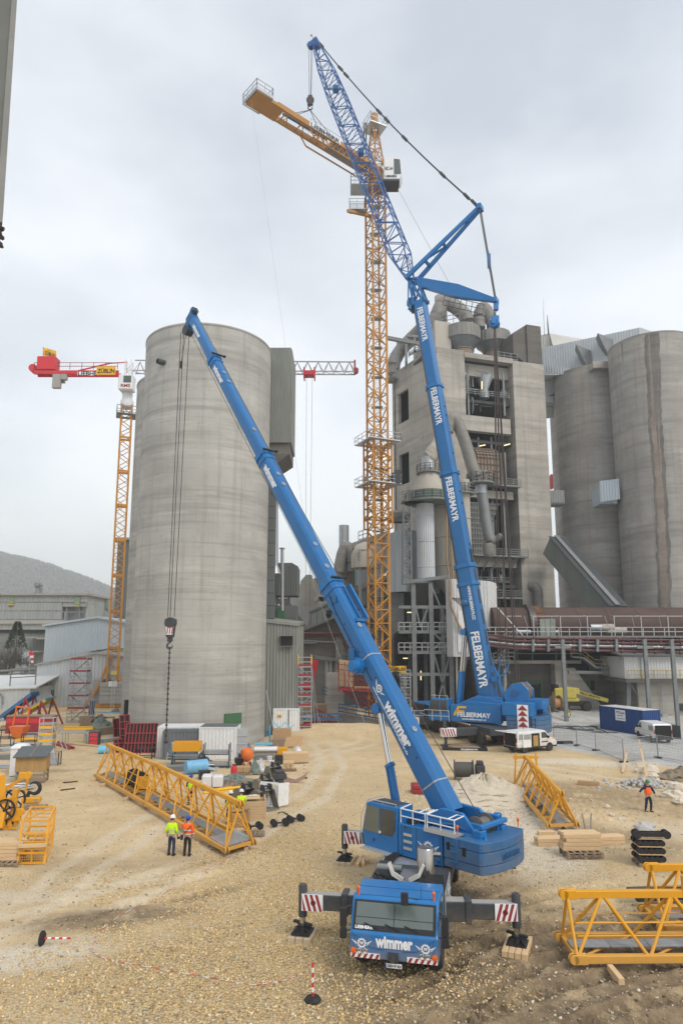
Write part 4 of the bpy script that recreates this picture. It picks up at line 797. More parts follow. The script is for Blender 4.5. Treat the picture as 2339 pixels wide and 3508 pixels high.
MBx=MB().bar(at(1880,1672,160),at(1895,1630,160),1.3,1.6);one(MBx,'far_crane_boom',RED,'tip of a dark red boom in the slit between tower and silo','crane boom')
t=thing('sloping_conveyor','steep slate roofed conveyor bridge running down to the kiln','conveyor',at(1990,2000,106))
a,b=at(1893,1870,113),at(2100,2110,100);d=(b-a).normalized();sd_=Vector((-d.y,d.x,0)).normalized()
MB().bar(a,b,2.6,3.4).build('wall',CLADG,t)
n_=d.cross(sd_);n_=n_ if n_.z>0 else-n_
mb=MB()
for k in range(70):
 p0=a+(b-a)*(k/70)+n_*(1.8+.03);q0=(b-a)/70
 mb.hexa([p0-sd_*1.7,p0+sd_*1.7,p0+sd_*1.7+q0*1.05,p0-sd_*1.7+q0*1.05,p0-sd_*1.7+n_*.05,p0+sd_*1.7+n_*.05,p0+sd_*1.7+q0*1.05+n_*.14,p0-sd_*1.7+q0*1.05+n_*.14])
mb.build('roof',ROOFG,t);MB().bar(a+n_*2.1-sd_*.3,b+n_*2.1-sd_*.3,.8,.12).build('walkway',STEELG,t)
Yk=96.0;kz=at(1900,2150,Yk).z;kR=at(1900,2081,Yk).z-kz;kx0,kx1=at(1680,2150,Yk).x,62
t=thing('rotary_kiln','long rust brown rotary kiln lying on its supports','kiln',(kx0,Yk,kz))
MB().lathe([(kR,0),(kR,kx1-kx0)],64,(kx0,Yk,kz),X_).build('shell',KILN,t,smooth=40)
tx=at(1806,2100,Yk).x-kx0
MB().lathe([(kR+.02,tx-.45),(kR+.45,tx-.45),(kR+.45,tx+.45),(kR+.02,tx+.45)],64,(kx0,Yk,kz),X_).build('tyre_ring',mat('ring_steel',(.09,.075,.07),.5,.4,.2,1),t,smooth=40)
mb=MB()
for k in range(40):a=k*2*PI/40;mb.box((kx0+tx+1.0,Yk+cos(a)*(kR+.12),kz+sin(a)*(kR+.12)),(.9,.25,.25))
mb.build('ring_pad',mat('rust_block',(.20,.11,.06),.8,.1,.3,2),t)
for k in range(1,9):MB().lathe([(kR+.005,0),(kR+.03,.04),(kR+.03,.36),(kR+.005,.4)],64,(kx0+tx+2+k*4.2,Yk,kz),X_).build('shell_band',KILN,t,smooth=40)
t=thing('kiln_gallery','steel service gallery with railings along the kiln','gallery',(at(1750,2175,91.5).x,91.5,8))
zd=at(2000,2178,91.5).z;gx0,gx1=at(1655,2178,91.5).x,60
MB().bx(gx0,gx1,90.5,93.4,zd-.25,zd).build('deck',STEELG,t)
mb=MB();rail(mb,[(gx0,90.6,zd),(gx1,90.6,zd)],1.15,.04,1.4,2)
for k in range(12):x=gx0+3+k*3.6;mb.bar((x,90.7,zd),(x,90.7,zd+2.6),.09);mb.bar((x,90.7,zd+2.6),(x+(3.4 if k%3 else 2),90.7,zd+2.6),.08);mb.bar((x,90.7,zd+2.6),(x,92,zd+2.75),.08);mb.bar((x+2.4,90.7,zd+2.6),(x+3.0,91.5,zd+1.2),.07)
mb.build('railing',mat('galv_rail',(.50,.51,.51),.5,.4,.1,1),t)
mb=MB()
for k in range(26):x=gx0+k*1.6;mb.bar((x,92,zd-.25),(x+1.3,92,zd-1.2),.12);mb.bar((x,93,zd-.25),(x,93,zd-1.4),.2)
mb.bar((gx0,92,zd-1.3),(gx1,92,zd-1.3),.3);mb.build('bracing',DKG,t)
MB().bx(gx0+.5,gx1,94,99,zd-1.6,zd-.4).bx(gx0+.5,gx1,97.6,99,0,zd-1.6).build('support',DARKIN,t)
for u,r_,v,ln in((2040,.5,2150,1.6),(2078,.5,2150,1.6),(2110,.42,2160,2.6),(1790,.3,2165,2.0),(1900,.25,2165,1)):
 p=at(u,v,91.8);MB().lathe([(r_,0),(r_,ln),(r_*.8,ln),(r_*.8,.1),(.01,.1)][::-1],18,p+X_*ln*.5,-X_).build('burner_pipe',GALV if u<2060 else TANK,t,smooth=40)
mb=MB()
for u in(1850,1868,1886):a,b=at(u,2168,91.3),at(u+14,2120,91.3);mb.bx(a.x,b.x,91.3,91.5,zd,b.z)
mb.build('switch_cabinet',mat('pale_green_cabinet',(.27,.30,.27),.6,0,.1,1),t)
t=thing('pipe_rack','row of red brown pipes on tall grey posts before the kiln','pipe rack',(at(1800,2200,88).x,88,0))
for v0,v1,r_,m_ in((2185,2194,.14,PIPER),(2196,2207,.17,PIPER),(2208,2218,.14,GALV),(2214,2222,.12,PIPER),(2222,2236,.17,PIPER)):
 o=MB().tube([at(1655,v0-12,89),at(1690,v0-8,88.6),at(1765,v0,88),at(2345,v1,85),at(2420,v1+2,85)],r_,10).build('pipe',m_,t,smooth=50)
 fl=MB()
 for k in range(14):u=1780+k*42+random.random()*20;p=at(u,v0+(v1-v0)*(u-1765)/580,88-3*(u-1765)/580);fl.tube([p-X_*.12,p+X_*.12],r_*1.6,10)
 fl.build('flange',m_,o)
for u,vb in((1925,2410),(2205,2430),(2298,2460)):
 Yp=87.2-3*(u-1765)/580;p=at(u,2190,Yp);MB().bar((p.x,Yp,0),(p.x,Yp,p.z),.42).bar((p.x-1.0,Yp,p.z-1.0),(p.x+1,Yp,p.z-1.0),.3).build('post',STEELG,t)
mb=MB()
for u in(1825,1877,1985,2045,2110):Yp=87.6-3*(u-1765)/580;mb.bar(at(u,2190,Yp),at(u,2232,Yp),.3)
mb.build('hanger',STEELG,t)
t=thing('kiln_base_building','stained concrete base building under the kiln, green edged doorway','building',(at(1760,2400,95).x,95,0))
MB().bx(at(1640,2400,97).x,at(1950,2400,97).x,97,108,0,at(1800,2262,97).z).build('wall',CONC3,t)
z=at(1800,2262,95.5).z;MB().bx(at(1660,2262,95.5).x,at(1985,2262,95.5).x,95,100,z-.45,z).build('ledge',CONC2,t)
mb=MB();rail(mb,[(at(1660,2262,95.3).x,95.2,z),(at(1985,2262,95.3).x,95.2,z)],3.0,.06,3.0,3);mb.build('railing',STEELG,t)
a=at(1862,2415,96.9);MB().bx(a.x-2.2,a.x-.4,96.75,97.05,0,4.2).build('doorway',DARKIN,t);MB().bx(a.x-.4,a.x-.1,96.6,97.05,0,4.8).bx(a.x-4.5,a.x-.4,96.6,96.9,4.5,4.8).build('door_frame',GREEN,t)
mb=MB();a=at(1905,2400,95);mb.bx(a.x,a.x+1.0,95,97,0,z-.45);mb.hexa([(a.x+1.2,94.4,0),(a.x+7,94.4,0),(a.x+7,97,0),(a.x+1.2,97,0),(a.x+1.2,94.4,z-1),(a.x+2.5,94.4,z-1),(a.x+2.5,97,z-1),(a.x+1.2,97,z-1)]);mb.build('buttress',CONC2,t)
t=thing('kiln_side_building','grey brick annex with a small dark window behind the white van','building',(at(2050,2350,96).x,96,0))
a,b=at(1950,2400,96),at(2150,2400,96);zt_=at(2000,2300,96).z
MB().bx(a.x,b.x,96,104,0,zt_).build('wall',CONC3,t)
MB().hexa([(a.x+3,95.5,zt_+1.2),(b.x,95.5,zt_+1.2),(b.x,104,zt_+3.6),(a.x+3,104,zt_+3.6),(a.x+3,95.5,zt_+1.5),(b.x,95.5,zt_+1.5),(b.x,104,zt_+4),(a.x+3,104,zt_+4)]).bx(a.x+3,b.x,96.2,104,zt_,zt_+1.2).build('roof',CLADD,t)
p,q=at(2012,2365,95.9),at(2034,2332,95.9);w_=MB().bx(p.x,q.x,95.85,96.2,p.z,q.z).build('window',DARKIN,t);MB().bx(p.x,p.x+.35,95.7,95.84,p.z,q.z).build('frame',GREEN,w_)
t=thing('steel_stairway','yellow railed stair and catwalk on the kiln side building','stairway',at(2000,2290,93))
a,b,c,d=at(1955,2250,93.5),at(1993,2253,93.5),at(2036,2286,93.5),at(2142,2292,93.5)
mb=MB().bar(a,b,1.2,.2).bar(b,c,1.2,.3).bar(c,d,1.2,.25);mb.bar(at(1945,2302,93),at(2140,2306,93),.5,.4);mb.build('walkway',STEELG,t)
mb=MB();rail(mb,[a,b,c,d],1.1,.035,1.3,2);mb.build('railing',mat('yellow_rail',(.55,.40,.10),.6,0,.2,1),t)
t=thing('plant_office','raised white clad box on concrete with yellow balcony rails and grey posts','building',(at(2250,2400,88).x,88,0))
a,b=at(2140,2330,88),at(2500,2330,88);zt_,zb_=at(2200,2250,88).z,at(2200,2325,88).z
MB().bx(a.x,b.x,88.2,96,zb_,zt_).corr((a.x,88),(at(2185,2300,88).x,88),zb_,zt_,.35,.05).corr((at(2197,2300,88).x,88),(at(2312,2300,88).x,88),zb_,zt_,.35,.05).build('wall',WPAINT,t)
MB().bx(a.x-.3,b.x,87.2,96,zb_-.45,zb_-.02).build('balcony',CONC3,t)
mb=MB();rail(mb,[(a.x,87.3,zb_),(b.x,87.3,zb_)],1.1,.035,1.6,2);mb.build('railing',MATS['yellow_rail'],t)
mb=MB();mb.hexa([(a.x-.5,87.4,zt_),(b.x,87.4,zt_),(b.x,96,zt_+1),(a.x-.5,96,zt_+1),(a.x-.5,87.4,zt_+.2),(b.x,87.4,zt_+.2),(b.x,96,zt_+1.2),(a.x-.5,96,zt_+1.2)]);mb.build('roof',CLADD,t)
c=at(2190,2450,88.5);MB().bx(c.x,b.x,88.6,96,-.2,zb_-.46).build('base_wall',CONC2,t)
p,q=at(2318,2435,88.5),at(2350,2410,88.5);mb=MB()
for k in range(5):z=p.z+(q.z-p.z)*k/5;mb.hexa([(p.x,88.35,z),(q.x,88.35,z),(q.x,88.5,z+.15),(p.x,88.5,z+.15),(p.x,88.37,z+.05),(q.x,88.37,z+.05),(q.x,88.55,z+.2),(p.x,88.55,z+.2)])
mb.build('louvre',DKG,t)
MB().box(at(2275,2460,88.2),(.7,.4,1.0)).tube([at(2268,2440,88.3),at(2266,2350,88.3)],.06,6).build('meter_box',GALV,t)
mb=MB();mb.bar(at(2150,2430,89),at(2150,2335,89),.5);mb.bar(at(2160,2345,89),at(2190,2395,89),.2);mb.build('post',STEELG,t)
# ================================================================= MIDDLE: FILTERS, STEEL FRAMES, BACK PLANT, PIT
t=thing('filter_silo','cream round tank with a domed cap and ladder cage, largest of the tank pair','tank',at(1600,2050,101))
def tankv(name,u0,u1,vt,vb,Y,m,par,ribs=0,n=40,rings=3):
 a,b=at(u0,(vt+vb)/2,Y),at(u1,(vt+vb)/2,Y);c=(a+b)/2;r=(b-a).length/2;z1,z0=at((u0+u1)/2,vt,Y).z,at((u0+u1)/2,vb,Y).z
 if ribs:
  mb=MB();vs=[]
  for z in(z0,z1):
   for j in range(ribs*2):rr=r+(.07 if j%2 else 0);vs.append((c.x+cos(PI*j/ribs)*rr,Y+r+sin(PI*j/ribs)*rr,z))
  k=ribs*2;mb.add(vs,[(j,(j+1)%k,k+(j+1)%k,k+j) for j in range(k)]+[tuple(range(k,2*k))]);o=mb.build(name,m,par)
 else:o=MB().lathe([(r,z0),(r,z1)],n,(c.x,Y+r,0)).build(name,m,par,smooth=40)
 mb=MB()
 for k in range(rings):z=z0+(z1-z0)*(k+.5)/rings;mb.lathe([(r+.02,z-.08),(r+.1,z-.04),(r+.1,z+.04),(r+.02,z+.08)],n,(c.x,Y+r,0))
 mb.build('ring',m,o,smooth=30);return c.x,Y+r,r,z0,z1
ca=tankv('shell',1490,1610,1690,1985,101,TANK,t)
MB().lathe([(.6,ca[3]-3.2),(.6,ca[3]-2.4),(ca[2],ca[3])],32,(ca[0],ca[1],-.003)).build('hopper',TANK,t,smooth=40)
cb=tankv('side_shell',1570,1617,1640,2000,99.5,TANK,t,rings=4)
a=at(1592,1660,99.5);mb=MB();rail(mb,arc((cb[0],cb[1],at(1590,1685,99.5).z),cb[2]+.5,PI,2*PI,8,X_,Y_),1.4,.05,.8,3);mb.lathe([(cb[2]+.7,0),(cb[2]+.7,.2)],24,(cb[0],cb[1],at(1590,1685,99.5).z-.2));mb.build('top_railing',STEELG,t)
mb=MB()
for u in(1527,1543):mb.tube([at(u,1690,100.6),at(u+3,1915,100.6),at(u+8,1960,100.4),at(u+14,2060,100)],.16,8)
mb.build('riser_pipe',mat('ochre_pipe',(.33,.23,.145),.7,0,.2,1),t,smooth=50)
t2=thing('cooling_tower','ribbed grey cylinder with a conical top, platforms and a bent flue','cooling tower',at(1460,2050,99))
cc=tankv('ribbed_shell',1432,1490,1722,1985,99,CLAD,t2,ribs=26)
z0=at(1460,1700,99).z;zc=at(1460,1690,99).z;zt_=at(1470,1612,99).z;c=(at(1472,1650,99).x,cc[1],0);rb=2.65
MB().lathe([(rb*1.02,z0-.6),(rb*1.02,zc+.9),(1.25,zt_),(1.25,zt_+.5)],36,c).build('cone',TANK,t2,smooth=40)
MB().lathe([(rb*1.06,z0-.4),(rb*1.06,z0+.9)],36,c).build('green_band',mat('green_band',(.09,.135,.10),.7,0,.2,1),t2,smooth=40)
mb=MB();zz=z0-.6;mb.lathe([(rb+1.1,zz-.25),(rb+1.1,zz)],36,c);rail(mb,arc((c[0],c[1],zz),rb+1.05,PI*.95,PI*2.05,10,X_,Y_),1.2,.045,1.0,3)
mb.lathe([(1.9,zt_-.2),(1.9,zt_)],30,c);rail(mb,arc((c[0],c[1],zt_),1.85,PI*.95,PI*2.05,8,X_,Y_),1.15,.045,.8,3)
e=at(1378,1728,98);rail(mb,[Vector((e.x,98.5,zz)),Vector((c[0]-rb,c[1]-rb-.6,zz))],1.2,.045,1.2,3);mb.hexa([(e.x,98.4,zz-.25),(c[0]-1,98.4,zz-.25),(c[0]-1,101,zz-.25),(e.x,101,zz-.25),(e.x,98.4,zz-.02),(c[0]-1,98.4,zz-.02),(c[0]-1,101,zz-.02),(e.x,101,zz-.02)])
for k in range(18):z=zz+.5+k*.27;mb.bar((c[0]-.1,c[1]-2.75+k*.085,z),(c[0]+.4,c[1]-2.75+k*.085,z),.05)
mb.build('platform',STEELG,t2)
MB().lathe([(1.2,zt_+.3),(1.0,zt_+1.6),(1.0,zt_+2.4)],24,c).build('collar',GALV,t2,smooth=40)
Yc=c[1];duct('flue_bend',[Vector((c[0],Yc,zt_+2.3)),at(1477,1562,Yc),at(1484,1545,Yc),at(1500,1538,Yc),at(1520,1556,Yc),at(1530,1590,Yc+1)],1.1,TANK,t2,20)
MB().tube([at(1490,1560,Yc+1.5),at(1508,1500,Yc+1.5),at(1514,1490,Yc+1.5)],[1.5,.9,.8],20).build('flue_cone',TANK,t2,smooth=40)
t3=thing('exhaust_duct','dusty bent exhaust duct leaning across the open tower floors','duct',at(1620,1800,104))
duct('upper_bend',[at(1532,1480,105),at(1540,1445,105),at(1553,1433,105),at(1567,1450,105),at(1583,1490,105),at(1600,1540,105),at(1617,1600,105),at(1632,1632,105)],.98,DUCT,t3,20)
MB().lathe([(.45,0),(.3,1.3)],14,at(1640,1620,104.5),Vector((1,-.2,.1))).build('stub',DUCT,t3,smooth=40)
duct('lower_pipe',[at(1645,1665,104),at(1650,1690,104),at(1660,1760,104),at(1672,1830,104),at(1680,1850,104)],[.85]*26,DUCTG,t3,20,False)
MB().lathe([(.95,at(1645,1692,104).z),(.95,at(1645,1662,104).z)],20,(at(1647,1680,104).x,104,0)).build('bright_collar',GALV,t3,smooth=40)
mb=MB();a=at(1645,1655,104);mb.lathe([(2.2,a.z-.25),(2.2,a.z)],16,(a.x,104,0));rail(mb,arc((a.x,104,a.z),2.15,PI*.9,PI*2.1,8,X_,Y_),1.5,.05,.8,3);mb.build('platform',STEELG,t3)
duct('snout',[at(1680,1842,104),at(1690,1850,103.6),at(1720,1832,103)],[.7]*6+[.5]*4+[.1],DUCT,t3,14,False)
a=at(1672,1862,104);MB().lathe([(.5,-2.2),(.9,-1.6),(.9,0)],20,a).build('valve',DUCT,t3,smooth=40)
t4=thing('tank_support','open grey steel frame with cross bracing and railed floors under the tanks','steel frame',at(1500,2400,99))
cols=[1383,1418,1478,1543];zt_=at(1450,1995,98).z
mb=MB()
for u in cols:
 x=at(u,2200,98).x;mb.bar((x,98,0),(x,98,zt_ if u>1383 else zt_-12),.62,.62);mb.bar((x,106,0),(x,106,zt_-3),.6)
mb.build('column',STEELG,t4)
mb=MB();lv=[2160,2230,2305,2075]
for v in lv:
 z=at(1460,v,98).z;x0,x1=at(1365,v,98).x,at(1545,v,98).x;mb.bar((x0,98,z-.2),(x1,98,z-.2),.35,.45)
mb.bar((at(1390,1998,97.6).x,97.6,zt_),(at(1535,1998,97.6).x,97.6,zt_+.8),.5,.5)
mb.build('beam',STEELG,t4)
mb=MB()
for v in(2160,2230):z=at(1460,v,98).z;mb.bx(at(1365,v,98).x,at(1545,v,98).x,98.3,106,z-.3,z-.1)
mb.build('floor',CONC3,t4)
mb=MB()
for v in(2160,2230):z=at(1460,v,98).z;rail(mb,[(at(1365,v,97.8).x,97.8,z),(at(1545,v,97.8).x,97.8,z)],1.2,.05,.8,2)
mb.build('railing',MATS['galv_rail'],t4)
mb=MB();X=lambda u:at(u,2200,97.9).x;Zv=lambda v:at(1460,v,97.9).z
for u0,v0,u1,v1 in((1483,2235,1540,2450),(1540,2235,1483,2450),(1483,2165,1540,2225),(1540,2165,1483,2225),(1483,2010,1538,2150),(1425,2075,1440,2150),(1470,2075,1440,2150),(1600,2240,1580,2330)):mb.bar((X(u0),97.9,Zv(v0)),(X(u1),97.9,Zv(v1)),.22)
mb.build('brace',STEELG,t4)
MB().hexa([(X(1430),102,Zv(2070)),(X(1475),102,Zv(2070)),(X(1475),104,Zv(2070)),(X(1430),104,Zv(2070)),(X(1425),99,Zv(1995)),(X(1478),99,Zv(1995)),(X(1478),106,Zv(1995)),(X(1425),106,Zv(1995))]).build('dust_hopper',CLADD,t4)
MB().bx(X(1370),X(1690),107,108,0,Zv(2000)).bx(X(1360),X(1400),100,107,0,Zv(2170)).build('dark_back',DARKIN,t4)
for u,v0,v1 in((1441,2330,2298),):MB().bar(at(u,v0,100),at(u,v1,100),.12).build('strip_light',MATS['lit_tube'],t4)
for u,v in((1402,2098),(1400,2236),(1388,2255)):MB().bar(at(u-8,v,100),at(u+8,v,100),.12).build('strip_light',MATS['lit_tube'],t4)
MB().bar(at(1563,2240,97),at(1567,2460,97),.28).build('white_pipe',mat('cream_pipe',(.52,.46,.38),.6,0,.1,1),t4)
t5=thing('lattice_mast','slim grey lattice mast between the clad box and the ribbed cylinder','mast',at(1395,2000,98))
a0,a1=at(1381,2000,97.5),at(1382,1735,97.5);b0,b1=at(1409,2000,97.5),at(1406,1735,97.5);mb=MB()
lat4(mb,[a0,b0,b0+Y_*1.3,a0+Y_*1.3],[a1,b1,b1+Y_*1.3,a1+Y_*1.3],11,.12,.055,tw=1);mb.build('lattice',STEELG,t5)
t6=thing('white_clad_shaft','white profiled metal housing behind the tall blue telescopic boom','housing',at(1600,2200,96))
a,b,c=at(1534,2300,96),at(1556,2300,95),at(1682,2300,95);zt0,zt1,zb=at(1534,1985,96).z,at(1680,1990,95).z,at(1600,2250,95).z
mb=MB();mb.corr((a.x,96.5),(b.x,95),zb,zt0,.4,.06);mb.corr((b.x,95),(c.x,95),zb+8,zt0,.4,.06,0,at(1682,2162,95).z,zt1);mb.corr((b.x,95),(at(1620,2250,95).x,95),zb,zb+8.2,.4,.06);mb.corr((c.x,95),(c.x+2,99),at(1682,2162,95).z,zt1,.4,.06);mb.build('wall',mat('white_cladding',(.58,.585,.575),.6,0,.06,.4,dirt=(.40,.38,.34),dirt_amt=.3,world_co=True),t6)
for u0,u1,v0,v1 in((1570,1605,2092,2162),(1568,1600,2172,2235)):p,q=at(u0,v1,94.9),at(u1,v0,94.9);MB().bx(p.x,q.x,94.82,94.9,p.z,q.z).build('panel',WPAINT,t6)
duct('ochre_hose',[at(1540,1990,94.6),at(1544,2070,94.5),at(1556,2105,94.5),at(1570,2140,94.5),at(1585,2160,94.5),at(1605,2166,94.5)],.17,MATS['ochre_pipe'],t6,8,False)
t7=thing('access_stair','grey steel stair and platform hanging left of the kiln','stairway',at(1720,2240,93))
mb=MB().bar(at(1700,2262,92),at(1760,2180,92),.9,.2);rail(mb,[at(1690,2265,92),at(1703,2262,92),at(1760,2180,92)],1.1,.05,1,2);mb.bar(at(1690,2262,92),at(1745,2262,92),1,.2);rail(mb,[at(1720,2262,91.6),at(1760,2262,91.6)],1.1,.05,1.2,2)
for u0,v0,u1,v1 in((1660,2215,1705,2170),(1705,2262,1745,2305),(1726,2170,1726,2400)):mb.bar(at(u0,v0,92),at(u1,v1,92),.25)
mb.build('stair',STEELG,t7)
MB().tube([at(1726,2270,93),at(1730,2340,93),at(1727,2375,92.6),at(1715,2400,92.4)],.2,8).build('downpipe',GALV,t7,smooth=50)
MBx=MB().tube([at(1680,2055,93.5),at(1790,2178,91)],.07,5);one(MBx,'guy_cable',WPAINT,'pale taut cable running down to the kiln gallery','cable')
MBx=MB().bx(at(1640,2400,102).x,at(1700,2400,102).x,101,103,0,at(1660,2240,102).z);one(MBx,'back_wall_block',CONC3,'dark concrete block wall between steel frame and kiln base','wall')
mb=MB()
for k in range(9):x=at(1330+k*17,2350,96).x;mb.bx(x,x+.62,96,96.1,.3,1.25)
bar_t=thing('road_barrier','red and white slatted site barrier in front of the steel frame','barrier',at(1390,2300,96));mb.build('board',WPAINT,bar_t)
mb=MB()
for k in range(0,9,2):x=at(1330+k*17,2350,95.9).x;mb.bx(x+.1,x+.4,95.93,95.98,.35,1.2)
mb.build('red_stripe',REDB,bar_t)
t8=thing('clad_filter_box','big pale blue grey clad box on a concrete skirt behind the yellow mast','filter house',at(1350,2050,104))
a,b=at(1325,2030,103),at(1384,2026,101.5);MB().corr((a.x,103),(b.x,101.5),a.z,at(1325,1832,103).z,.9,.05,0,at(1384,2026,101.5).z,at(1384,1810,101.5).z).corr((b.x,101.5),(b.x+6,106),at(1384,2026,101.5).z,at(1384,1812,101.5).z,.35,.06).build('wall',CLADB,t8)
MB().bx(at(1330,2200,103.5).x,at(1385,2200,103.5).x,103.5,107,0,a.z).build('skirt',STEELG,t8)
mb=MB()
for u in(1345,1362,1378):mb.lathe([(.9,0),(.9,1.5),(.3,1.9)],12,at(u,1790,104));
rail(mb,[at(1335,1800,103),at(1400,1790,103)],1.3,.05,1,2);mb.build('roof_unit',STEELG,t8)
t9=thing('clad_hall','light clad box with a green edge and small roof ladder behind the mast','hall',at(1230,2050,110))
a,b=at(1210,2010,110),at(1330,1960,108);MB().corr((a.x,110),(b.x,108),at(1210,2010,110).z,at(1210,1872,110).z,.5,.06,0,at(1330,1960,108).z,at(1330,1830,108).z).build('wall',CLADB,t9)
MB().bar(at(1211,2010,109.9),at(1211,1872,109.9),.3).build('corner_trim',GREEN,t9);MB().bar(at(1208,1870,109.8),at(1330,1828,107.8),.5,.9).build('roof',ROOFL,t9)
mb=MB();rail(mb,[at(1228,1862,110),at(1258,1852,110)],2.0,.06,1,3);mb.build('roof_rail',STEELG,t9)
MB().lathe([(2.2,-2.2),(2.2,0),(1.5,1.5),(0.01,2.1)],24,at(1250,1900,106)).build('dome',TANK,t9,smooth=50)
mb=MB();z=at(1240,1918,105).z;mb.bx(at(1228,1918,105).x,at(1262,1918,105).x,104,108,z-.3,z);rail(mb,[(at(1228,1918,104).x,104,z),(at(1262,1918,104).x,104,z)],1.5,.05,1,3)
for u in(1232,1260):mb.bar(at(u,1920,104.5),at(u+4,2300,104.5),.45)
mb.build('platform',STEELG,t9)
t10=thing('duct_pair','pair of dusty upside down U ducts on a round concrete bin','ducts',at(1185,2000,112))
duct('bend',[at(1160,1960,112),at(1168,1915,112),at(1178,1882,112),at(1190,1874,112),at(1200,1892,112),at(1206,1925,112),at(1208,1958,112)],.95,DUCT,t10,16)
MB().lathe([(.85,0),(.85,8)],16,at(1178,1960,113)).build('stack',GALV,t10,smooth=40)
a=at(1187,2010,113);MB().lathe([(1.9,-9),(1.9,2.6)],28,(a.x,115,a.z)).build('bin',RUSTY,t10,smooth=40)
t11=thing('plant_house','stained grey concrete plant house behind the long sloping conveyor','building',at(1150,2300,122))
a,b=at(1027,2100,122),at(1330,2100,122);zl,zr=at(1027,2000,122).z,at(1100,1972,122).z
MB().hexa([(a.x,122,0),(at(1100,2100,122).x,122,0),(at(1100,2100,122).x,135,0),(a.x,135,0),(a.x,122,zl),(at(1100,2100,122).x,122,zr),(at(1100,2100,122).x,135,zr),(a.x,135,zl)]).bx(at(1100,2100,122).x,b.x,122,135,0,zr-.002).build('wall',concrete('plant_house_concrete',(.28,.265,.24),3,.5,blot=.35),t11)
p,q=at(1028,1998,121.5),at(1066,1966,121.5);MB().prism([(p.x,123,zl),(q.x,123,zl+.4),(q.x,123,q.z),(q.x-1,123,q.z),(p.x,123,zl+.6)],(0,5,0)).build('roof_hatch',mat('green_grey',(.20,.22,.19),.7,0,.1,1),t11)
mb=MB()
for u0,u1,v0,v1 in((1088,1130,2160,2012),(1075,1110,2060,2045)):p,q=at(u0,v0,121.95),at(u1,v1,121.95);mb.bx(p.x,q.x,121.93,122,p.z,q.z)
mb.build('brick_panel',CONCB,t11)
t12=thing('conveyor_gallery','long grey enclosed conveyor gallery sloping up to the right','conveyor',at(1150,2100,112))
a,b=at(985,2158,113),at(1360,2002,108);MB().bar(a,b,3.2,2.7).build('wall',mat('gallery_sheet',(.175,.19,.185),.75,0,.12,.4,world_co=True),t12)
mb=MB().bar(a+Vector((0,-1.75,1.3)),b+Vector((0,-1.75,1.3)),.25,.2).bar(a+Vector((0,-1.75,-1.3)),b+Vector((0,-1.75,-1.3)),.25,.2)
for k in range(18):p=a.lerp(b,k/18);mb.bar(p+Vector((0,-1.66,1.2)),p+Vector((0,-1.66,-1.2)),.1)
mb.build('rib',CLADD,t12)
t13=thing('side_conveyor','short pale conveyor sloping down behind the filter box','conveyor',at(1000,2060,100));MB().bar(at(970,2030,98),at(1036,2125,104),2,2.2).build('wall',CLADO,t13)
MBx=MB().bx(at(1012,2100,140).x,at(1030,2100,140).x,140,150,0,at(1012,2005,140).z);one(MBx,'far_clad_tower',CLADB,'narrow pale clad tower in the gap left of the plant house','tower')
t14=thing('plant_wall','dark lower plant wall with red brown pipe, cable trays and louvres','building',at(1180,2350,112))
x0,x1=at(1005,2300,111).x,at(1400,2300,111).x;MB().bx(x0,x1,111,121,0,at(1150,2120,111).z).build('wall',CONC3,t14)
MB().bx(at(1150,2300,110.5).x,at(1205,2300,110.5).x,110.6,111,2.5,at(1170,2165,110.5).z).build('light_pier',CONCB,t14)
duct('brown_pipe',[at(1012,2170,110),at(1100,2170,110),at(1165,2170,110),at(1180,2180,110),at(1184,2200,110),at(1192,2220,110),at(1210,2236,109),at(1240,2243,108)],.22,PIPER,t14,10)
duct('brown_pipe',[at(1012,2178,110.2),at(1100,2178,110.2),at(1160,2178,110.2),at(1176,2190,110.2),at(1182,2214,110.2),at(1200,2236,109.2),at(1235,2250,108)],.18,PIPER,t14,10)
mb=MB()
for v0,v1,u0,u1 in((2195,2195,1010,1085),(2202,2202,1010,1085),(2197,2200,1085,1167),(2247,2262,1070,1195),(2253,2268,1070,1195),(2246,2251,1165,1225)):mb.bar(at(u0,v0,110.3),at(u1,v1,110.3),.22)
mb.bar(at(1165,2198,110.3),at(1165,2240,110.3),.25);mb.build('cable_tray',STEELG,t14)
mb=MB();p,q=at(1142,2310,110.8),at(1170,2272,110.8)
for k in range(7):z=q.z+(p.z-q.z)*k/7;mb.bx(p.x,q.x,110.7,111,z-.16,z)
mb.build('louvre',STEELG,t14)
MB().bx(at(1174,2223,110.8).x,at(1190,2165,110.8).x,110.75,111,at(1174,2223,110.8).z,at(1174,2160,110.8).z).build('green_door',GREEN,t14)
MB().bx(at(1113,2370,110.8).x,at(1137,2370,110.8).x,110.8,111.05,.5,at(1113,2265,110.8).z).build('grey_door',CLADO,t14)
x0,x1,y0,y1=PIT
MBx=MB();MBx.hexa([(x0-2,97,-4),(2,97,-4),(2,100,-4),(x0-2,100,-4),(x0-2,98.6,1.9),(2,98.6,1.2),(2,101,1.2),(x0-2,101,1.9)])
bank=one(MBx,'earth_bank',mat('bare_earth',(.28,.20,.12),.95,0,.3,1.2,bump=.8,world_co=True),'steep bare earth bank at the back of the pit','bank',kind='structure')
t=thing('retaining_wall','low grey concrete wall around the right side of the pit, blue edge railing on top','retaining wall',at(1250,2450,82))
a,b,c=at(1160,2432,90),at(1320,2470,81.5),at(1460,2450,82);mb=MB()
mb.hexa([(a.x,a.y,-4),(b.x,b.y,-4),(b.x+.5,b.y+.6,-4),(a.x+.5,a.y+.6,-4),(a.x,a.y,1.2),(b.x,b.y,1.05),(b.x+.5,b.y+.6,1.05),(a.x+.5,a.y+.6,1.2)]);mb.build('wall',CONCB,t)
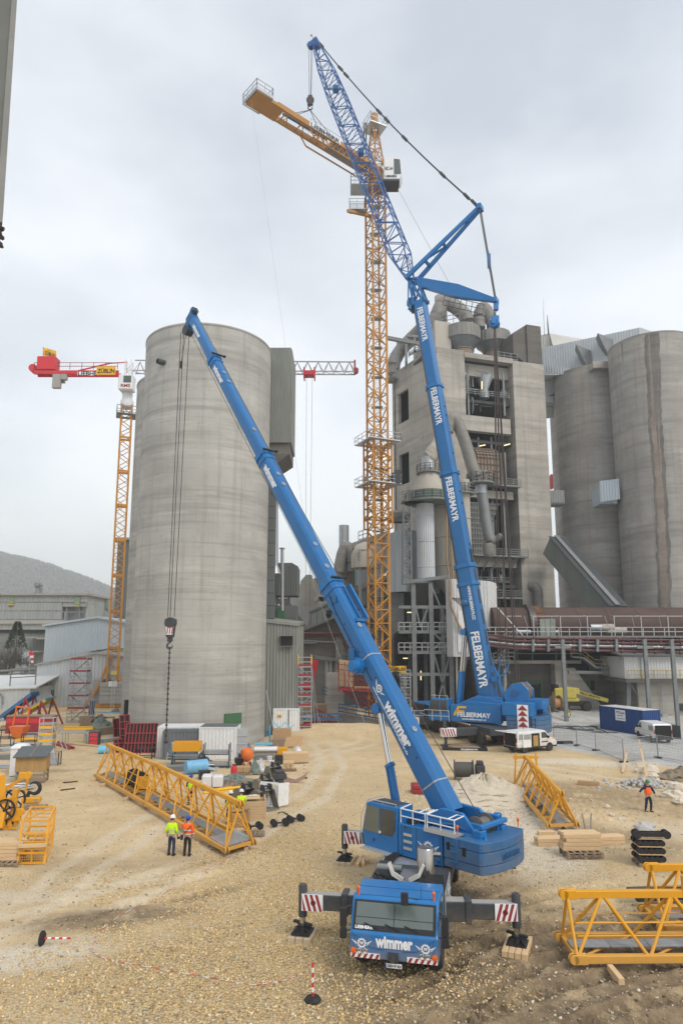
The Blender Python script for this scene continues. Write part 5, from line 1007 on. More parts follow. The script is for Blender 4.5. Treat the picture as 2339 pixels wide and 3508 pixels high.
mb=MB();BLR=mat('edge_rail_blue',(.05,.13,.25),.6,0,.2,1)
def edge(pts,h=1.15):
 for p,q in zip(pts,pts[1:]):
  n=max(1,round((q-p).length/2.2))
  for k in range(n+1):r_=p.lerp(q,k/n);mb.bar(r_,r_+Z_*h,.1)
  for z in(.15,.62,1.08):mb.bar(p+Z_*z,q+Z_*z,.05,.16)
edge([Vector((a.x,a.y,1.2)),Vector((b.x,b.y,1.05)),Vector((c.x,c.y,.6))]);edge([at(1102,2378,98.5),at(1162,2400,97)]);edge([at(1170,2418,96),at(1330,2412,96)]);mb.build('edge_railing',BLR,t)
t=thing('wall_formwork','red framed wall formwork with blue edge planks standing in the pit','formwork',at(1090,2450,88))
mb=MB();a,b=at(1015,2475,84.5),at(1155,2480,84.5)
for k in range(13):x=a.x+(b.x-a.x)*k/12;mb.bar((x,84.5,-3.8),(x,84.5,.7),.16)
for z in(-3.6,-2.7,-1.8,-.9,0,.6):mb.bar((a.x,84.5,z),(b.x,84.5,z),.14)
a2=at(1075,2402,95);
for k in range(8):p=Vector((a2.x,95,0)).lerp(Vector((b.x,85,0)),k/8);mb.bar(p-Z_*3,p+Z_*(1.5-.1*k),.16)
for z in(-2,-.6,.3,1.0):mb.bar((a2.x,95,z+.4),(b.x,85,z-.1),.14)
mb.build('frame',RED,t)
MB().bx(a.x,b.x,84.65,84.8,-4,.7).build('panel',DARKIN,t)
mb=MB();mb.bar((a.x-1,84.2,1.0),(b.x+.6,84.2,1.0),.08,.3);mb.bar((a.x-1,84.2,.2),(b.x+.6,84.2,.2),.08,.25);mb.bar((a.x-1,84.2,1.6),(b.x+.6,84.2,1.6),.06,.2);mb.build('edge_plank',BLR,t)
t=thing('climbing_platform','red climbing formwork platform with timber panels hung on the concrete column','formwork platform',at(1210,2390,92))
c=at(1149,2410,93);ct=at(1149,2305,93);MBc=MB().bx(c.x-1.15,c.x+1.15,93,94.5,-3.5,ct.z)
mbc=MBc.build('column',CONCB,t)
mb=MB()
for k in range(9):
 for dx in(-.9,-.3,.3,.9):mb.bar((c.x+dx,93.7,ct.z),(c.x+dx+random.uniform(-.05,.05),93.7,ct.z+1.3+.4*random.random()),.05)
mb.build('rebar',mat('rebar',(.12,.08,.06),.8,.3,.2),t)
mb=MB();p0,p1=at(1160,2340,91),at(1212,2352,90)
for k in range(5):z0=at(1160,2345,91).z+k*.68;mb.hexa([(p0.x,91,z0),(p1.x,90.3,z0-.25),(p1.x,90.5,z0-.25),(p0.x,91.2,z0),(p0.x,91,z0+.55),(p1.x,90.3,z0+.3),(p1.x,90.5,z0+.3),(p0.x,91.2,z0+.55)])
mb.build('timber_panel',WOOD,t)
mb=MB();zz=at(1180,2352,91).z
for u in(1160,1180,1196,1212):p=at(u,2350,90.4);mb.bar((p.x,90.2,zz-.6),(p.x,90.2,zz+3.3-.3*(u-1160)/52),.14)
x2=at(1265,2355,91).x;mb.bar((p0.x,90.2,zz-.3),(x2,90.2,zz-.5),.2,.3);mb.bar((p0.x,93,zz-.3),(x2,93,zz-.5),.2,.3)
for k in range(5):x=p1.x+(x2-p1.x)*k/4;mb.bar((x,90.2,zz-.4),(x,90.2,zz+1.6),.08)
for z in(.6,1.2):mb.bar((p1.x,90.2,zz+z-.2),(x2,90.2,zz+z-.2),.06)
for k in range(4):x=p0.x+(x2-p0.x)*(k+.5)/4;mb.bar((x,90.6,zz-.5),(c.x+4.2+k*.8,92.5,zz-3.2),.15);mb.bar((x,92.6,zz-.5),(c.x+5,92.5,zz-3.2),.13)
mb.build('frame',RED,t)
mb=MB();mb.bx(p1.x,x2,90.2,93,zz-.2,zz-.08);mb.build('deck',PLY,t)
def scaffold_tower(name,label,p,w,d,h,lifts,m,boards=RED,brace=True,rz=0.0,base=0.0,group=None,toes=True):
 t=thing(name,label,'scaffold',p,rz,group);mb=MB()
 for x in(-w/2,w/2):
  for y in(-d/2,d/2):mb.tube([(x,y,base),(x,y,h+.0)],.045,6)
 for k in range(lifts+1):
  z=base+.15+(h-base-1.2)*k/lifts
  for dz in(0,.5,1.0):
   for y in(-d/2,d/2):mb.bar((-w/2,y,z+dz),(w/2,y,z+dz),.055)
   for x in(-w/2,w/2):mb.bar((x,-d/2,z+dz),(x,d/2,z+dz),.055)
 if brace:
  for k in range(lifts):
   z0,z1=base+.15+(h-base-1.2)*k/lifts,base+.15+(h-base-1.2)*(k+1)/lifts;s=1 if k%2 else-1
   mb.bar((-w/2*s,-d/2,z0),(w/2*s,-d/2,z1),.055);mb.bar((-w/2,d/2*s,z0),(-w/2,-d/2*s,z1),.055);mb.bar((w/2,-d/2*s,z0),(w/2,d/2*s,z1),.055)
 mb.build('tube_frame',m,t,False)
 dk=MB();st=MB()
 for k in range(1,lifts+1):
  z=base+.2+(h-base-1.2)*k/lifts
  if k>=lifts-3 or k%2:dk.bx(-w/2,w/2,-d/2,d/2,z-.04,z)
  if k<=lifts and w>1.5:
   z0=base+.2+(h-base-1.2)*(k-1)/lifts;s=1 if k%2 else-1;st.bar((-w*.4*s,d*.2*s,z0),(w*.4*s,d*.2*s,z),.5,.06)
 if dk.v:dk.build('deck',ALU,t,False)
 if st.v:st.build('stair_flight',GALV,t,False)
 if toes:
  bd=MB()
  for k in range(1,lifts+1):
   z=base+.2+(h-base-1.2)*k/lifts
   if k>=lifts-3 or k%2:bd.bx(-w/2,w/2,-d/2-.03,-d/2,z,z+.22).bx(w/2,w/2+.03,-d/2,d/2,z,z+.22)
  bd.build('toe_board',boards,t,False)
 return t
p=on(1043,2525);h=at(1043,2250,p.y).z-p.z
sc1=scaffold_tower('stair_scaffold','tall narrow stair scaffold with red toe boards beside the white container',p,1.45,1.5,h,7,GALV)
mb=MB()
for x in(-.72,.72):mb.bar((x,-.76,h-.8),(x,-.76,h+.25),.09)
mb.build('yellow_end_post',MARK_Y,sc1,False)
mb=MB()
for u0,v0,u1,v1 in((1068,2280,1095,2520),(1075,2400,1110,2522),(1068,2300,1080,2510)):mb.bar(at(u0,v0,80),at(u1,v1,79.4),.07)
one(mb,'raking_props',GALV,'long slanting steel props leaning by the stair scaffold','props')
t=thing('concrete_bucket','red concrete skip hanging on a rope behind the stair scaffold','concrete skip',at(1075,2300,100))
a=at(1075,2285,100);MB().lathe([(.16,-1.7),(.2,-1.0),(.62,.2),(.62,1.0)],18,a).build('skip',REDB,t,smooth=40);MB().lathe([(.1,-2.6),(.1,-1.6)],10,a).build('outlet',DKG,t)
mb=MB();mb.bar(a+Z_*1.0,a+Vector((0,0,1.6)),.1);mb.bar(a+Vector((-.6,0,.9)),a+Vector((0,0,1.6)),.05);mb.bar(a+Vector((.6,0,.9)),a+Vector((0,0,1.6)),.05);mb.build('bail',DKG,t)
t=thing('site_banner','yellow company banner cut off by the near boom, fixed to a small scaffold','banner',at(1370,2290,90))
a,b=at(1338,2300,90),at(1390,2281,90);mb=MB();vs=[]
for k in range(13):f=k/12;x=a.x+(b.x-a.x)*f;vs+=[(x,90+.08*sin(f*9),a.z-.1+.1*sin(f*5)+.35*f**2*0),(x,90+.08*sin(f*9+1),b.z-.05+.06*f)]
mb.add(vs,[(2*k,2*k+2,2*k+3,2*k+1) for k in range(12)]);mb.build('cloth',MARK_Y,t)
letters('ZÜBLIN',((a.x+b.x)/2-.15,89.83,(a.z+b.z)/2),X_,Z_,(b.x-a.x)*1.0,.55,BLACKL,t)
p=on(1378,2452);sc2=scaffold_tower('stair_scaffold','small grey stair scaffold under the yellow banner',(p.x,92,0),1.3,1.3,6.6,4,GALV,toes=False)
p=on(1120,2520);mb=MB()
for k in range(7):a=k*.45;mb.tube([p+Vector((.5*cos(b*PI/8)*cos(a),.5*cos(b*PI/8)*sin(a)*.6,.62+.6*sin(b*PI/8))) for b in range(17)],.025,4)
one(mb,'cable_coil',GALV,'loose upright coil of grey hose on the mound','hose coil')
# ================================================================= CRANES
def boom_section(p0,p1,lat,w,h,w1=None,h1=None):
 """telescopic boom piece: flat top with chamfers, rounded dark belly (material 1)"""
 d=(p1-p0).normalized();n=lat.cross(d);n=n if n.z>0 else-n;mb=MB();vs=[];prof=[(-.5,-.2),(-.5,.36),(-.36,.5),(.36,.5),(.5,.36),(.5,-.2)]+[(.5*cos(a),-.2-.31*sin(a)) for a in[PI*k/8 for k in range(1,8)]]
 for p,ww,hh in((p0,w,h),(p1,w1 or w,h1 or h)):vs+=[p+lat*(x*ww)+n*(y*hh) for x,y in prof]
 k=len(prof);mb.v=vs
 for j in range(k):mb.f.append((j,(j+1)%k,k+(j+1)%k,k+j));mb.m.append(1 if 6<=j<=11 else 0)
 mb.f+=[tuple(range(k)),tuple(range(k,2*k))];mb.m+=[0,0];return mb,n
def collar(p,d,lat,w,h,ln=.35,t_=.09):
 return boom_section(p-d*ln/2,p+d*ln/2,lat,w+2*t_,h+2*t_)[0]
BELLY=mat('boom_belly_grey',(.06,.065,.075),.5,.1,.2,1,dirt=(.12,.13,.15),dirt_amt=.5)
S2=Vector((13.9,74.2,0));f2=Vector((-.866,.5,0));l2=Vector((-.5,-.866,0));g0=gh(S2.x,S2.y)
big=thing('luffing_crane','very tall blue crane with lattice jib and lettered boom, parked by the kiln','mobile crane',S2)
def inplane(u,v):
 nrm=Vector((f2.y,-f2.x,0));d=ray(u,v);O=Vector((0,0,CAM_H));k=(S2-O).dot(nrm)/d.dot(nrm);return O+d*k
FB=S2-f2*1.9+Z_*3.9;HB=inplane(1436,1035);dB=(HB-FB).normalized()
def onb(v,lo=0.,hi=1.2):
 for _ in range(40):
  m_=(lo+hi)/2;q=FB+(HB-FB)*m_-Vector((0,0,CAM_H));cy=(q.z*cos(PITCH)-q.y*sin(PITCH))/(q.y*cos(PITCH)+q.z*sin(PITCH));vv=VC-cy*FPX
  if vv>v:lo=m_
  else:hi=m_
 return lo
fr=[0]+[onb(v) for v in(1941,1624,1327)]+[1.0];WH=[(1.62,2.15),(1.46,1.95),(1.34,1.8),(1.22,1.65)]
bs=[]
for k in range(4):
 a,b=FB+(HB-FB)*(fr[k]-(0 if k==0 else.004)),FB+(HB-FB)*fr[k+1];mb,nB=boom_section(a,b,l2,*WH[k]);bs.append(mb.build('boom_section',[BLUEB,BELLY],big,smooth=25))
 if k<3:collar(b,dB,l2,*WH[k],.45,.14).build('boom_collar',[BLUE,BLUE],big,bevel=.03)
c_=FB+(HB-FB)*onb(2003);collar(c_,dB,l2,*WH[0],.4,.12).build('boom_collar',[BLUE,BLUE],big,bevel=.03)
mb=MB()
for k in range(7):q=FB+(HB-FB)*(.03+.047*k);mb.bar(q+nB*1.09-l2*-.1,q+dB*1.6+nB*1.09-l2*-.1,.5,.05,nB)
mb.build('slide_track',DKG,bs[0])
for k,(v0,v1,bh) in enumerate(((2165,2355,.95),(1640,1790,.75),(1335,1460,.75),(1062,1175,.72))):
 q0,q1=FB+(HB-FB)*onb(v0),FB+(HB-FB)*onb(v1);letters('FELBERMAYR',(q0+q1)/2+l2*(WH[k][0]/2+.012)+nB*.12,-dB,nB,(q1-q0).length,bh,WHITE,bs[k])
q0,q1=FB+(HB-FB)*onb(2010),FB+(HB-FB)*onb(2125);letters('WWW.FELBERMAYR.CC',(q0+q1)/2+l2*(.82)+nB*.3,-dB,nB,(q1-q0).length,.36,WHITE,bs[0])
mb=MB()
for k,fv in enumerate((1400,1430,1560,1690,1730,1870)):
 q=FB+(HB-FB)*onb(fv);i=3 if fv<1327 else(2 if fv<1624 else 1);mb.lathe([(.14,0),(.14,.05)],12,q+nB*WH[i][1]*.5,nB)
mb.build('pin_hole',BLACKL,big)
mb=MB();top=HB+dB*1.3;JF=inplane(1405,962)
for s in(-.55,.55):
 for a,b,w_ in((HB-dB*.4+l2*s+nB*.6,JF+l2*s,.22),(HB-dB*.4+l2*s-nB*.6,JF+l2*s,.22),(HB+l2*s+nB*.8,inplane(1432,962)+l2*s,.25),(inplane(1432,962)+l2*s,JF+l2*s,.22),(HB+dB*.9+l2*s-nB*.5,inplane(1432,962)+l2*s,.16),(HB-dB*.1+l2*s-nB*1.3,JF+l2*s,.16)):mb.bar(a,b,w_)
mb.bar(JF-l2*.9,JF+l2*.9,.3);mb.bar(inplane(1432,962)-l2*.8,inplane(1432,962)+l2*.8,.3);mb.bar(HB-nB*1.3-l2*.6,HB-nB*1.3+l2*.6,.3)
mb.build('boom_head',BLUE,big)
mb=MB()
for s in(-.4,-.15,.15,.4):mb.lathe([(.55,-.06),(.55,.06)],18,HB-nB*.9+l2*s+dB*.3,l2)
for s in(-.5,0,.5):mb.box(HB-dB*.5-nB*1.15+l2*s,(.4,.4,.5));mb.box(HB+nB*.9+l2*s-dB*.2,(.3,.3,.4))
mb.build('head_sheave',BLUE2,big)
TJ=inplane(1083,150);dJ=(TJ-JF).normalized();nJ=l2.cross(dJ);nJ=nJ if nJ.z>0 else-nJ
def jq(s,w,h):p=JF+(TJ-JF)*s;return[p-l2*w-nJ*h,p+l2*w-nJ*h,p+l2*w+nJ*h,p-l2*w+nJ*h]
secs=[(0.0,.75,.25),(.10,1.12,1.12),(.26,1.12,1.12),(.42,1.12,1.12),(.58,1.12,1.12),(.74,1.12,1.1),(.87,.95,.95),(1.0,.42,.38)]
for(s0,w0,h0),(s1,w1,h1) in zip(secs,secs[1:]):
 mb=MB();lat4(mb,jq(s0,w0,h0),jq(s1,w1,h1),max(3,round((s1-s0)*26)),.085,.042,tw=1);mb.build('jib_section',BLUEL,big)
mb=MB()
for s in(-.3,0,.3):mb.lathe([(.5,-.06),(.5,.06)],18,TJ+dJ*.3+l2*s,l2);mb.lathe([(.45,-.05),(.45,.05)],18,TJ+dJ*-.4-X_*.9+l2*s,l2)
mb.bar(TJ-dJ*.8,TJ+dJ*.8,.7,.9);mb.bar(TJ-dJ*.4,TJ-dJ*.4-X_*1.3,.5,.5);mb.bar(TJ+dJ*.8,TJ+dJ*1.9+nJ*-.2,.07);mb.build('jib_head',BLUEL,big)
MB().ball(TJ+dJ*2.0-nJ*.2,.14).build('warning_light',REDB,big)
for s in(.5,.78):mb=MB();q=JF+(TJ-JF)*s;mb.box(q+nJ*.2,(.8,.8,.7));mb.build('jib_winch_box',BLUE2,big)
A1=inplane(1643,712);A2=inplane(1697,1030);root1=JF;
mb=MB()
for s,ss in((-1.05,-.25),(1.05,.25)):mb.bar(JF+l2*s,A1+l2*ss,.34,.5,w1=.28,h1=.38)
for k,wd in((.25,.8),(.5,.6),(.82,.3)):p=JF.lerp(A1,k);mb.bar(p-l2*(1.05-.8*k),p+l2*(1.05-.8*k),.3,.3)
mb.bar(JF.lerp(A1,.25)+l2*.8,JF.lerp(A1,.52)-l2*.5,.2);mb.bar(A1-l2*.55,A1+l2*.55,.55,.6);mb.build('jib_strut',BLUE,big)
P0=inplane(1436,968);P1=inplane(1560,985);
MB().bar(P0,P0.lerp(A2,.5),.9,1.0,w1=.8,h1=1.55).bar(P0.lerp(A2,.5),A2,.8,1.55,w1=.5,h1=.45).build('tail_strut',BLUE,big,bevel=.03)
mb=MB();q0,q1=P0.lerp(A2,.35)-Z_*1.0+l2*.2,P0.lerp(A2,.86)-Z_*.9+l2*.2
for k in range(8):p=q0.lerp(q1,k/7);mb.bar(p,p-Z_*1.5+l2*.7,.06)
for z in(0,.75,1.5):mb.bar(q0-Z_*z+l2*.45*z,q1-Z_*z+l2*.45*z,.06)
mb.build('strut_railing',DKG,big)
mb=MB();tip_a,tip_b=TJ+nJ*.4,A1
for s in(-.3,.3):
 sag=[tip_a.lerp(tip_b,k/10)+l2*s*.5-Z_*(1.2*4*(k/10)*(1-k/10)) for k in range(11)];mb.tube(sag,.075,5)
mb.build('pendant',DKG,big)
mb=MB()
for k in(.02,.16,.2,.42,.47,.58,.8,.93,.97):p=tip_a.lerp(tip_b,k)-Z_*(1.2*4*k*(1-k));dd=(tip_b-tip_a).normalized()*.55;mb.bar(p-dd,p+dd,.22,.34)
mb.build('pendant_link',DKG,big)
BLK2=inplane(1693,1108)
mb=MB()
for s in(-.35,.35):mb.tube([A1+l2*s,A2+l2*s*.8],.07,5);mb.tube([A2+l2*s*.8-Z_*.2,BLK2+l2*s*.6+Z_*.6],.06,5)
mb.build('strut_stay',DKG,big)
mb=MB();
for s in(-.3,.3):p=A1.lerp(A2,.58)+l2*s;mb.bar(p+Z_*1.1,p-Z_*1.1,.22,.12)
mb.build('stay_shackle',BLUE2,big)
mb=MB().bar(A2-l2*.5,A2+l2*.5,.5,.6).bar(A2-Z_*.1,A2-Z_*1.2,.5,.5)
for s in(-.3,0,.3):mb.lathe([(.55,-.07),(.55,.07)],18,BLK2+l2*s,l2)
mb.box(BLK2+Z_*.3,(.9,.9,1.0));mb.build('reeving_block',BLUE,big,bevel=.04)
M2=rotz(R(150),S2)
def lb(mb,x0,x1,y0,y1,z0,z1,mi=0):return mb.bx(x0,x1,y0,y1,z0,z1,mi)
sup=MB();lb(sup,-4.6,2.6,-1.35,1.35,2.2,3.1);sup.prism([(-4.0,1.36,3.1),(2.2,1.36,3.1),(.4,1.36,4.0),(-1.2,1.36,4.7),(-3.8,1.36,4.2)],(0,-.35,0));sup.prism([(-4.0,-1.36,3.1),(2.2,-1.36,3.1),(.4,-1.36,4.0),(-1.2,-1.36,4.7),(-3.8,-1.36,4.2)],(0,.35,0));lb(sup,-3.9,1.6,1.37,2.05,2.0,3.7)
sup.prism([(-3.9,1.38,3.7),(0.2,1.38,3.7),(-.6,1.38,4.1),(-3.9,1.38,4.0)],(0,.6,0));so=sup.xf(M2).build('superstructure',BLUE,big,bevel=.04)
def L2(x,y,z):return M2@Vector((x,y,z))
letters('FELBERMAY',L2(-1.0,2.07,2.75),-f2,Z_,3.6,.48,WHITE,so);letters('www.felbermayr.cc',L2(-1.0,2.07,2.28),-f2,Z_,2.6,.26,WHITE,so)
mb=MB()
for k,(dx,dz) in enumerate(((0,0),(.25,.42))):mb.prism([L2(1.25-dx,2.07,2.6+dz),L2(1.0-dx,2.07,2.6+dz),L2(.8-dx,2.07,2.95+dz),L2(.1-dx,2.07,2.95+dz),L2(0-dx,2.07,3.15+dz),L2(1.0-dx,2.07,3.15+dz)],l2*.012)
mb.build('logo',MARK_Y,so)
cabm=MB();cabm.prism([(1.75,2.2,2.0),(3.9,2.2,2.0),(4.1,2.2,2.7),(3.75,2.2,4.25),(1.75,2.2,4.25)],(0,-1.35,0));cb=cabm.xf(M2).build('operator_cab',BLUE,big,bevel=.05)
MB().prism([L2(2.75,2.22,2.75),L2(3.95,2.22,2.75),L2(3.68,2.22,4.1),L2(2.75,2.22,4.1)],l2*.015).prism([L2(1.9,2.22,2.9),L2(2.6,2.22,2.9),L2(2.6,2.22,4.1),L2(1.9,2.22,4.1)],l2*.015).prism([L2(4.09,2.05,2.75),L2(4.09,1.0,2.75),L2(3.78,1.0,4.1),L2(3.78,2.05,4.1)],f2*.02).build('cab_glass',GLASS,cb)
mb=MB();MBp=[L2(x,y,4.25) for x,y in((1.8,2.15),(3.7,2.15),(3.7,.95))];rail(mb,MBp,.35,.02,1,1);mb.build('cab_roof_rail',ALU,cb)
mb=MB();pts=[L2(x,y,2.0) for x,y in((4.2,2.9),(1.4,2.9))];rail(mb,pts,1.15,.03,.9,2);rail(mb,[L2(6.5,2.9,2.0),L2(4.2,2.9,2.0)],1.0,.03,1.0,2);mb.build('cab_walk_rail',ALU,big)
cy0,cy1=L2(1.4,0,2.9),FB+(HB-FB)*onb(2160)-nB*1.2
for s in(-.42,.42):
 m_=cy0.lerp(cy1,.5);MB().tube([cy0+l2*s,m_+l2*s],.24,14).build('luffing_cylinder',BLUE,big,smooth=40);MB().tube([m_+l2*s,cy1+l2*s],.15,14).build('cylinder_rod',CHROME,big,smooth=40)
MB().bar(cy1-l2*.9,cy1+l2*.9,.5,.6).bar(cy1,cy1+nB*1.2,.9,.9).build('cylinder_bracket',BLUE,big)
q=FB+(HB-FB)*onb(2065);MB().lathe([(.36,0),(.36,.35),(.2,.5)],18,q+l2*.81-nB*.4,l2).build('boom_pin',BLUE2,big,smooth=40)
w_=MB();w_.lathe([(1.0,-.75),(1.0,-.65),(.68,-.65),(.68,.65),(1.0,.65),(1.0,.75)],30,L2(-5.5,.2,5.1),l2)
w_.build('winch_drum',mat('rope_drum',(.30,.25,.20),.6,.2,.2,4),big,smooth=30)
mb=MB();mb.prism([(-4.6,1.15,4.1),(-2.2,1.15,4.1),(-1.9,1.15,4.9),(-2.9,1.15,6.0),(-3.9,1.15,6.15),(-4.6,1.15,5.4)],(0,.18,0));mb.prism([(-4.6,-.85,4.1),(-2.2,-.85,4.1),(-1.9,-.85,4.9),(-2.9,-.85,6.0),(-3.9,-.85,6.15),(-4.6,-.85,5.4)],(0,.18,0));mb.bx(-5.0,-1.5,-1.1,1.1,3.3,4.15);mb.bx(-6.0,-4.4,-1.2,1.6,3.6,4.5);mb.bx(-1.9,.1,.6,1.3,3.9,4.6)
mb.bar((-1.9,1.0,4.6),(-1.2,1.0,7.2),.3);mb.bar((-1.6,1.0,6.6),(-.7,1.0,6.3),.3,.5)
for dx,z in((-.95,7.2),(-1.5,7.0),(-2.3,6.6)):mb.bar((-1.4,1.0,6.6),(dx,.9,z+.5),.14);mb.bar((dx,.9,z+.5),(dx+.25*(-1 if dx<-1 else 1),.9,z+1.5),.12)
mb.xf(M2@Matrix.Translation((-2.0,0,0))).build('winch_frame',BLUE,big,bevel=.03)
MB().lathe([(.38,0),(.38,.12)],20,L2(-5.2,1.34,5.1),l2).lathe([(.14,.1),(.14,.2)],12,L2(-5.2,1.34,5.1),l2).build('winch_hub',BLUE2,big)
mb=MB()
for s,e_ in((-.3,(-3.2,.5,6.0)),(-.15,(-3.4,.3,6.0)),(0,(-2.4,.6,6.6)),(.12,(-2.2,.5,6.8)),(.22,(-1.6,.7,7.0)),(.32,(-1.4,.9,7.1)),(-.05,(-3.0,.1,6.0))):mb.tube([BLK2+l2*s-Z_*.3,L2(e_[0]-2.0,e_[1],e_[2])],.045,4)
mb.build('reeving_rope',mat('brown_rope',(.075,.06,.055),.7,.2,.2),big)
def cw(z0,z1,grow=0.0,a=1.0):
 prof=[(-4.7,3.1+grow),(-6.4,3.1+grow)]+[(-6.4-1.9*sin(t_)*a,(3.1+grow)*cos(t_)) for t_ in[PI*k/8 for k in range(1,8)]]+[(-6.4,-3.1-grow),(-4.7,-3.1-grow)]
 return MB().prism([(x,y,z0) for x,y in prof],(0,0,z1-z0)).xf(M2)
cwo=None
for k in range(4):o=cw(1.25+k*.43,1.25+k*.43+.41,.02*(k%2)).build('counterweight_slab',BLUE2D,big,bevel=.03)
for y0,y1 in((1.3,3.15),(-3.15,-1.3)):MB().bx(-7.3,-4.3,y0,y1,2.98,4.25).xf(M2).build('counterweight_block',BLUE,big,bevel=.04)
lab=MB();p0=L2(-6.25,3.17,0)
ap=MB().prism([L2(-5.85,3.2,1.35),L2(-6.95,3.2,1.35),L2(-6.95,3.2,4.1),L2(-5.85,3.2,4.1)],l2*.012).build('arrow_board',WHITE,big)
for k in range(5):z=1.45+k*.53;MB().prism([L2(-5.9,3.22,z),L2(-6.4,3.22,z+.5),L2(-6.9,3.22,z)],l2*.012).build('arrow',RED,ap)
mb=MB()
for x in(-7.15,-7.55):mb.bar(L2(x,3.0,1.3),L2(x,3.0,2.9),.07)
for k in range(4):mb.bar(L2(-7.15,3.05,1.5+k*.4),L2(-7.55,2.95,1.5+k*.4),.06)
mb.build('step_ladder',BLACKL,big)
M2c=rotz(math.atan2(-.956,.295),S2)
ca2=MB();ca2.bx(-10.5,6.2,-1.3,1.3,1.15,1.85);ca2.bx(-10.6,-7.2,-1.5,1.5,1.4,2.9);ca2.bx(-7.0,-3.0,-1.5,1.5,1.85,2.05);ca2.xf(M2c).build('carrier_chassis',DKGD,big,bevel=.03)
cc2=MB();cc2.bx(-12.6,-8.0,-1.5,1.5,1.3,3.0);c2o=cc2.xf(M2c).build('carrier_cab',BLUE,big,bevel=.08);MB().bx(-12.4,-9.0,-1.53,-1.5,2.1,2.85).xf(M2c).build('cab_window',GLASS,c2o)
letters('FELBERMAYR',M2c@Vector((-9.4,-1.52,1.75)),M2c.to_3x3()@X_,Z_,1.6,.3,WHITE,c2o)
def wheel_mb(r=.68,w=.42):return MB().lathe([(r*.55,-w/2),(r*.92,-w/2),(r,-w*.33),(r,w*.33),(r*.92,w/2),(r*.55,w/2)],26,(0,0,0),Y_),MB().lathe([(.02,-w*.2),(r*.3,-w*.3),(r*.32,-w*.1),(r*.5,-w*.05),(r*.57,-w*.42),(r*.57,w*.42),(.02,w*.3)],22,(0,0,0),Y_)
def wheels(par,M,pos,r=.68,w=.42):
 first=None
 for p in pos:
  c=M@Vector(p)-OFF[par.name]
  if first is None:
   a,b=wheel_mb(r,w);first=a.build('wheel',TYRE,par,False,smooth=35);rim=b.build('rim',mat('grey_rim',(.22,.22,.22),.5,.4,.15,2,dirt=(.2,.16,.11),dirt_amt=.4),first,False,smooth=35)
   o=first
  else:
   o=first.copy();scene.collection.objects.link(o);r2=rim.copy();scene.collection.objects.link(r2);r2.parent=o
  o.parent=par;o.location=c;o.rotation_euler=(0,0,M.to_euler().z)
wheels(big,M2c,[(x,y,.72) for x in(-9.9,-8.2,-6.4,-4.7,-2.9,-1.1,2.6,4.4) for y in(-1.3,1.3)],.74)
for x,s,ln in((-6.0,-1,5.0),(3.6,-1,5.2),(-6.0,1,5.0),(3.6,1,5.2)):
 ob=MB().bx(x-.35,x+.35,min(s*1.2,s*ln),max(s*1.2,s*ln),.95,1.7).xf(M2c).build('outrigger_beam',DKG,big,bevel=.03)
 bd=MB().bx(x-.37,x+.37,min(s*(ln-1.4),s*(ln+.02)),max(s*(ln-1.4),s*(ln+.02)),.93,1.72).xf(M2c).build('warning_board',WHITE,ob)
 mb=MB()
 for k in range(5):
  y=ln-1.35+k*.28;mb.prism([(x+.385,s*y,.95),(x+.385,s*(y+.14),.95),(x+.385,s*(y+.4),1.7),(x+.385,s*(y+.26),1.7)],(-.01,0,0));mb.prism([(x-.385,s*y,.95),(x-.385,s*(y+.14),.95),(x-.385,s*(y+.4),1.7),(x-.385,s*(y+.26),1.7)],(.01,0,0))
 mb.xf(M2c).build('red_stripe',RED,bd)
 MB().lathe([(.16,.12),(.16,1.9)],14,(x,s*(ln-.4),0)).lathe([(.55,.02),(.5,.14),(.18,.2)],18,(x,s*(ln-.4),0)).xf(M2c).build('jack',DKG,ob)
mb=MB()
for k in range(9):mb.bar(M2c@Vector((-3.6,-1.55-.03*k*0,.5+k*.2)),M2c@Vector((-3.1,-1.55,.5+k*.2)),.05)
for x in(-3.6,-3.1):mb.bar(M2c@Vector((x,-1.55,.3)),M2c@Vector((x,-1.55,2.3)),.06)
mb.build('carrier_ladder',ALU,big)
mb=MB();mb.bx(-5,2.6,-1.52,-1.5,1.75,1.9);fl=mb.xf(M2c).build('edge_stripe',WHITE,big)
mb=MB()
for k in range(16):x=-4.9+k*.46;mb.prism([(x,-1.53,1.76),(x+.2,-1.53,1.76),(x+.3,-1.53,1.89),(x+.1,-1.53,1.89)],(0,-.01,0))
mb.xf(M2c).build('red_stripe',RED,fl)
hk_top=TJ-dJ*.4-X_*.9;HK=Vector((0,0,0));HK.x,HK.y=hk_top.x,hk_top.y;d=ray(1065,345);HK.z=CAM_H+(HK.y/d.y)*d.z
mb=MB()
for s in(-.42,-.14,.42):mb.tube([hk_top+l2*s*1.2,HK+l2*s*.5+Z_*.8],.03,4)
mb.build('hoist_rope',ROPE,big)
hb=MB().hexa([HK+Vector(p) for p in((-.4,-.2,-.7),(.4,-.2,-.7),(.4,.2,-.7),(-.4,.2,-.7),(-.3,-.2,.8),(.3,-.2,.8),(.3,.2,.8),(-.3,.2,.8))]).lathe([(.55,-.16),(.55,.16)],16,HK+Z_*.1,Y_).build('hook_block',DKG,big,bevel=.03)
mb=MB()
for k in range(1,2):mb.prism([HK+Vector((-.4+.25*k,-.23,-.4)),HK+Vector((-.25+.25*k,-.23,-.4)),HK+Vector((.1+.25*k-.2,-.23,.3)),HK+Vector((-.05+.25*k-.2,-.23,.3))],(0,-.01,0))
mb.build('red_stripe',RED,hb);MB().tube(arc(HK-Z_*1.15,.3,PI*.5,PI*2.1,9,X_,Z_),.09,8).bar(HK-Z_*.6,HK-Z_*.9,.16).build('hook',DKG,hb)
MX,MY,MS=5.1,92.0,2.15;zslew=at(1285,600,MY).z;th=R(25)
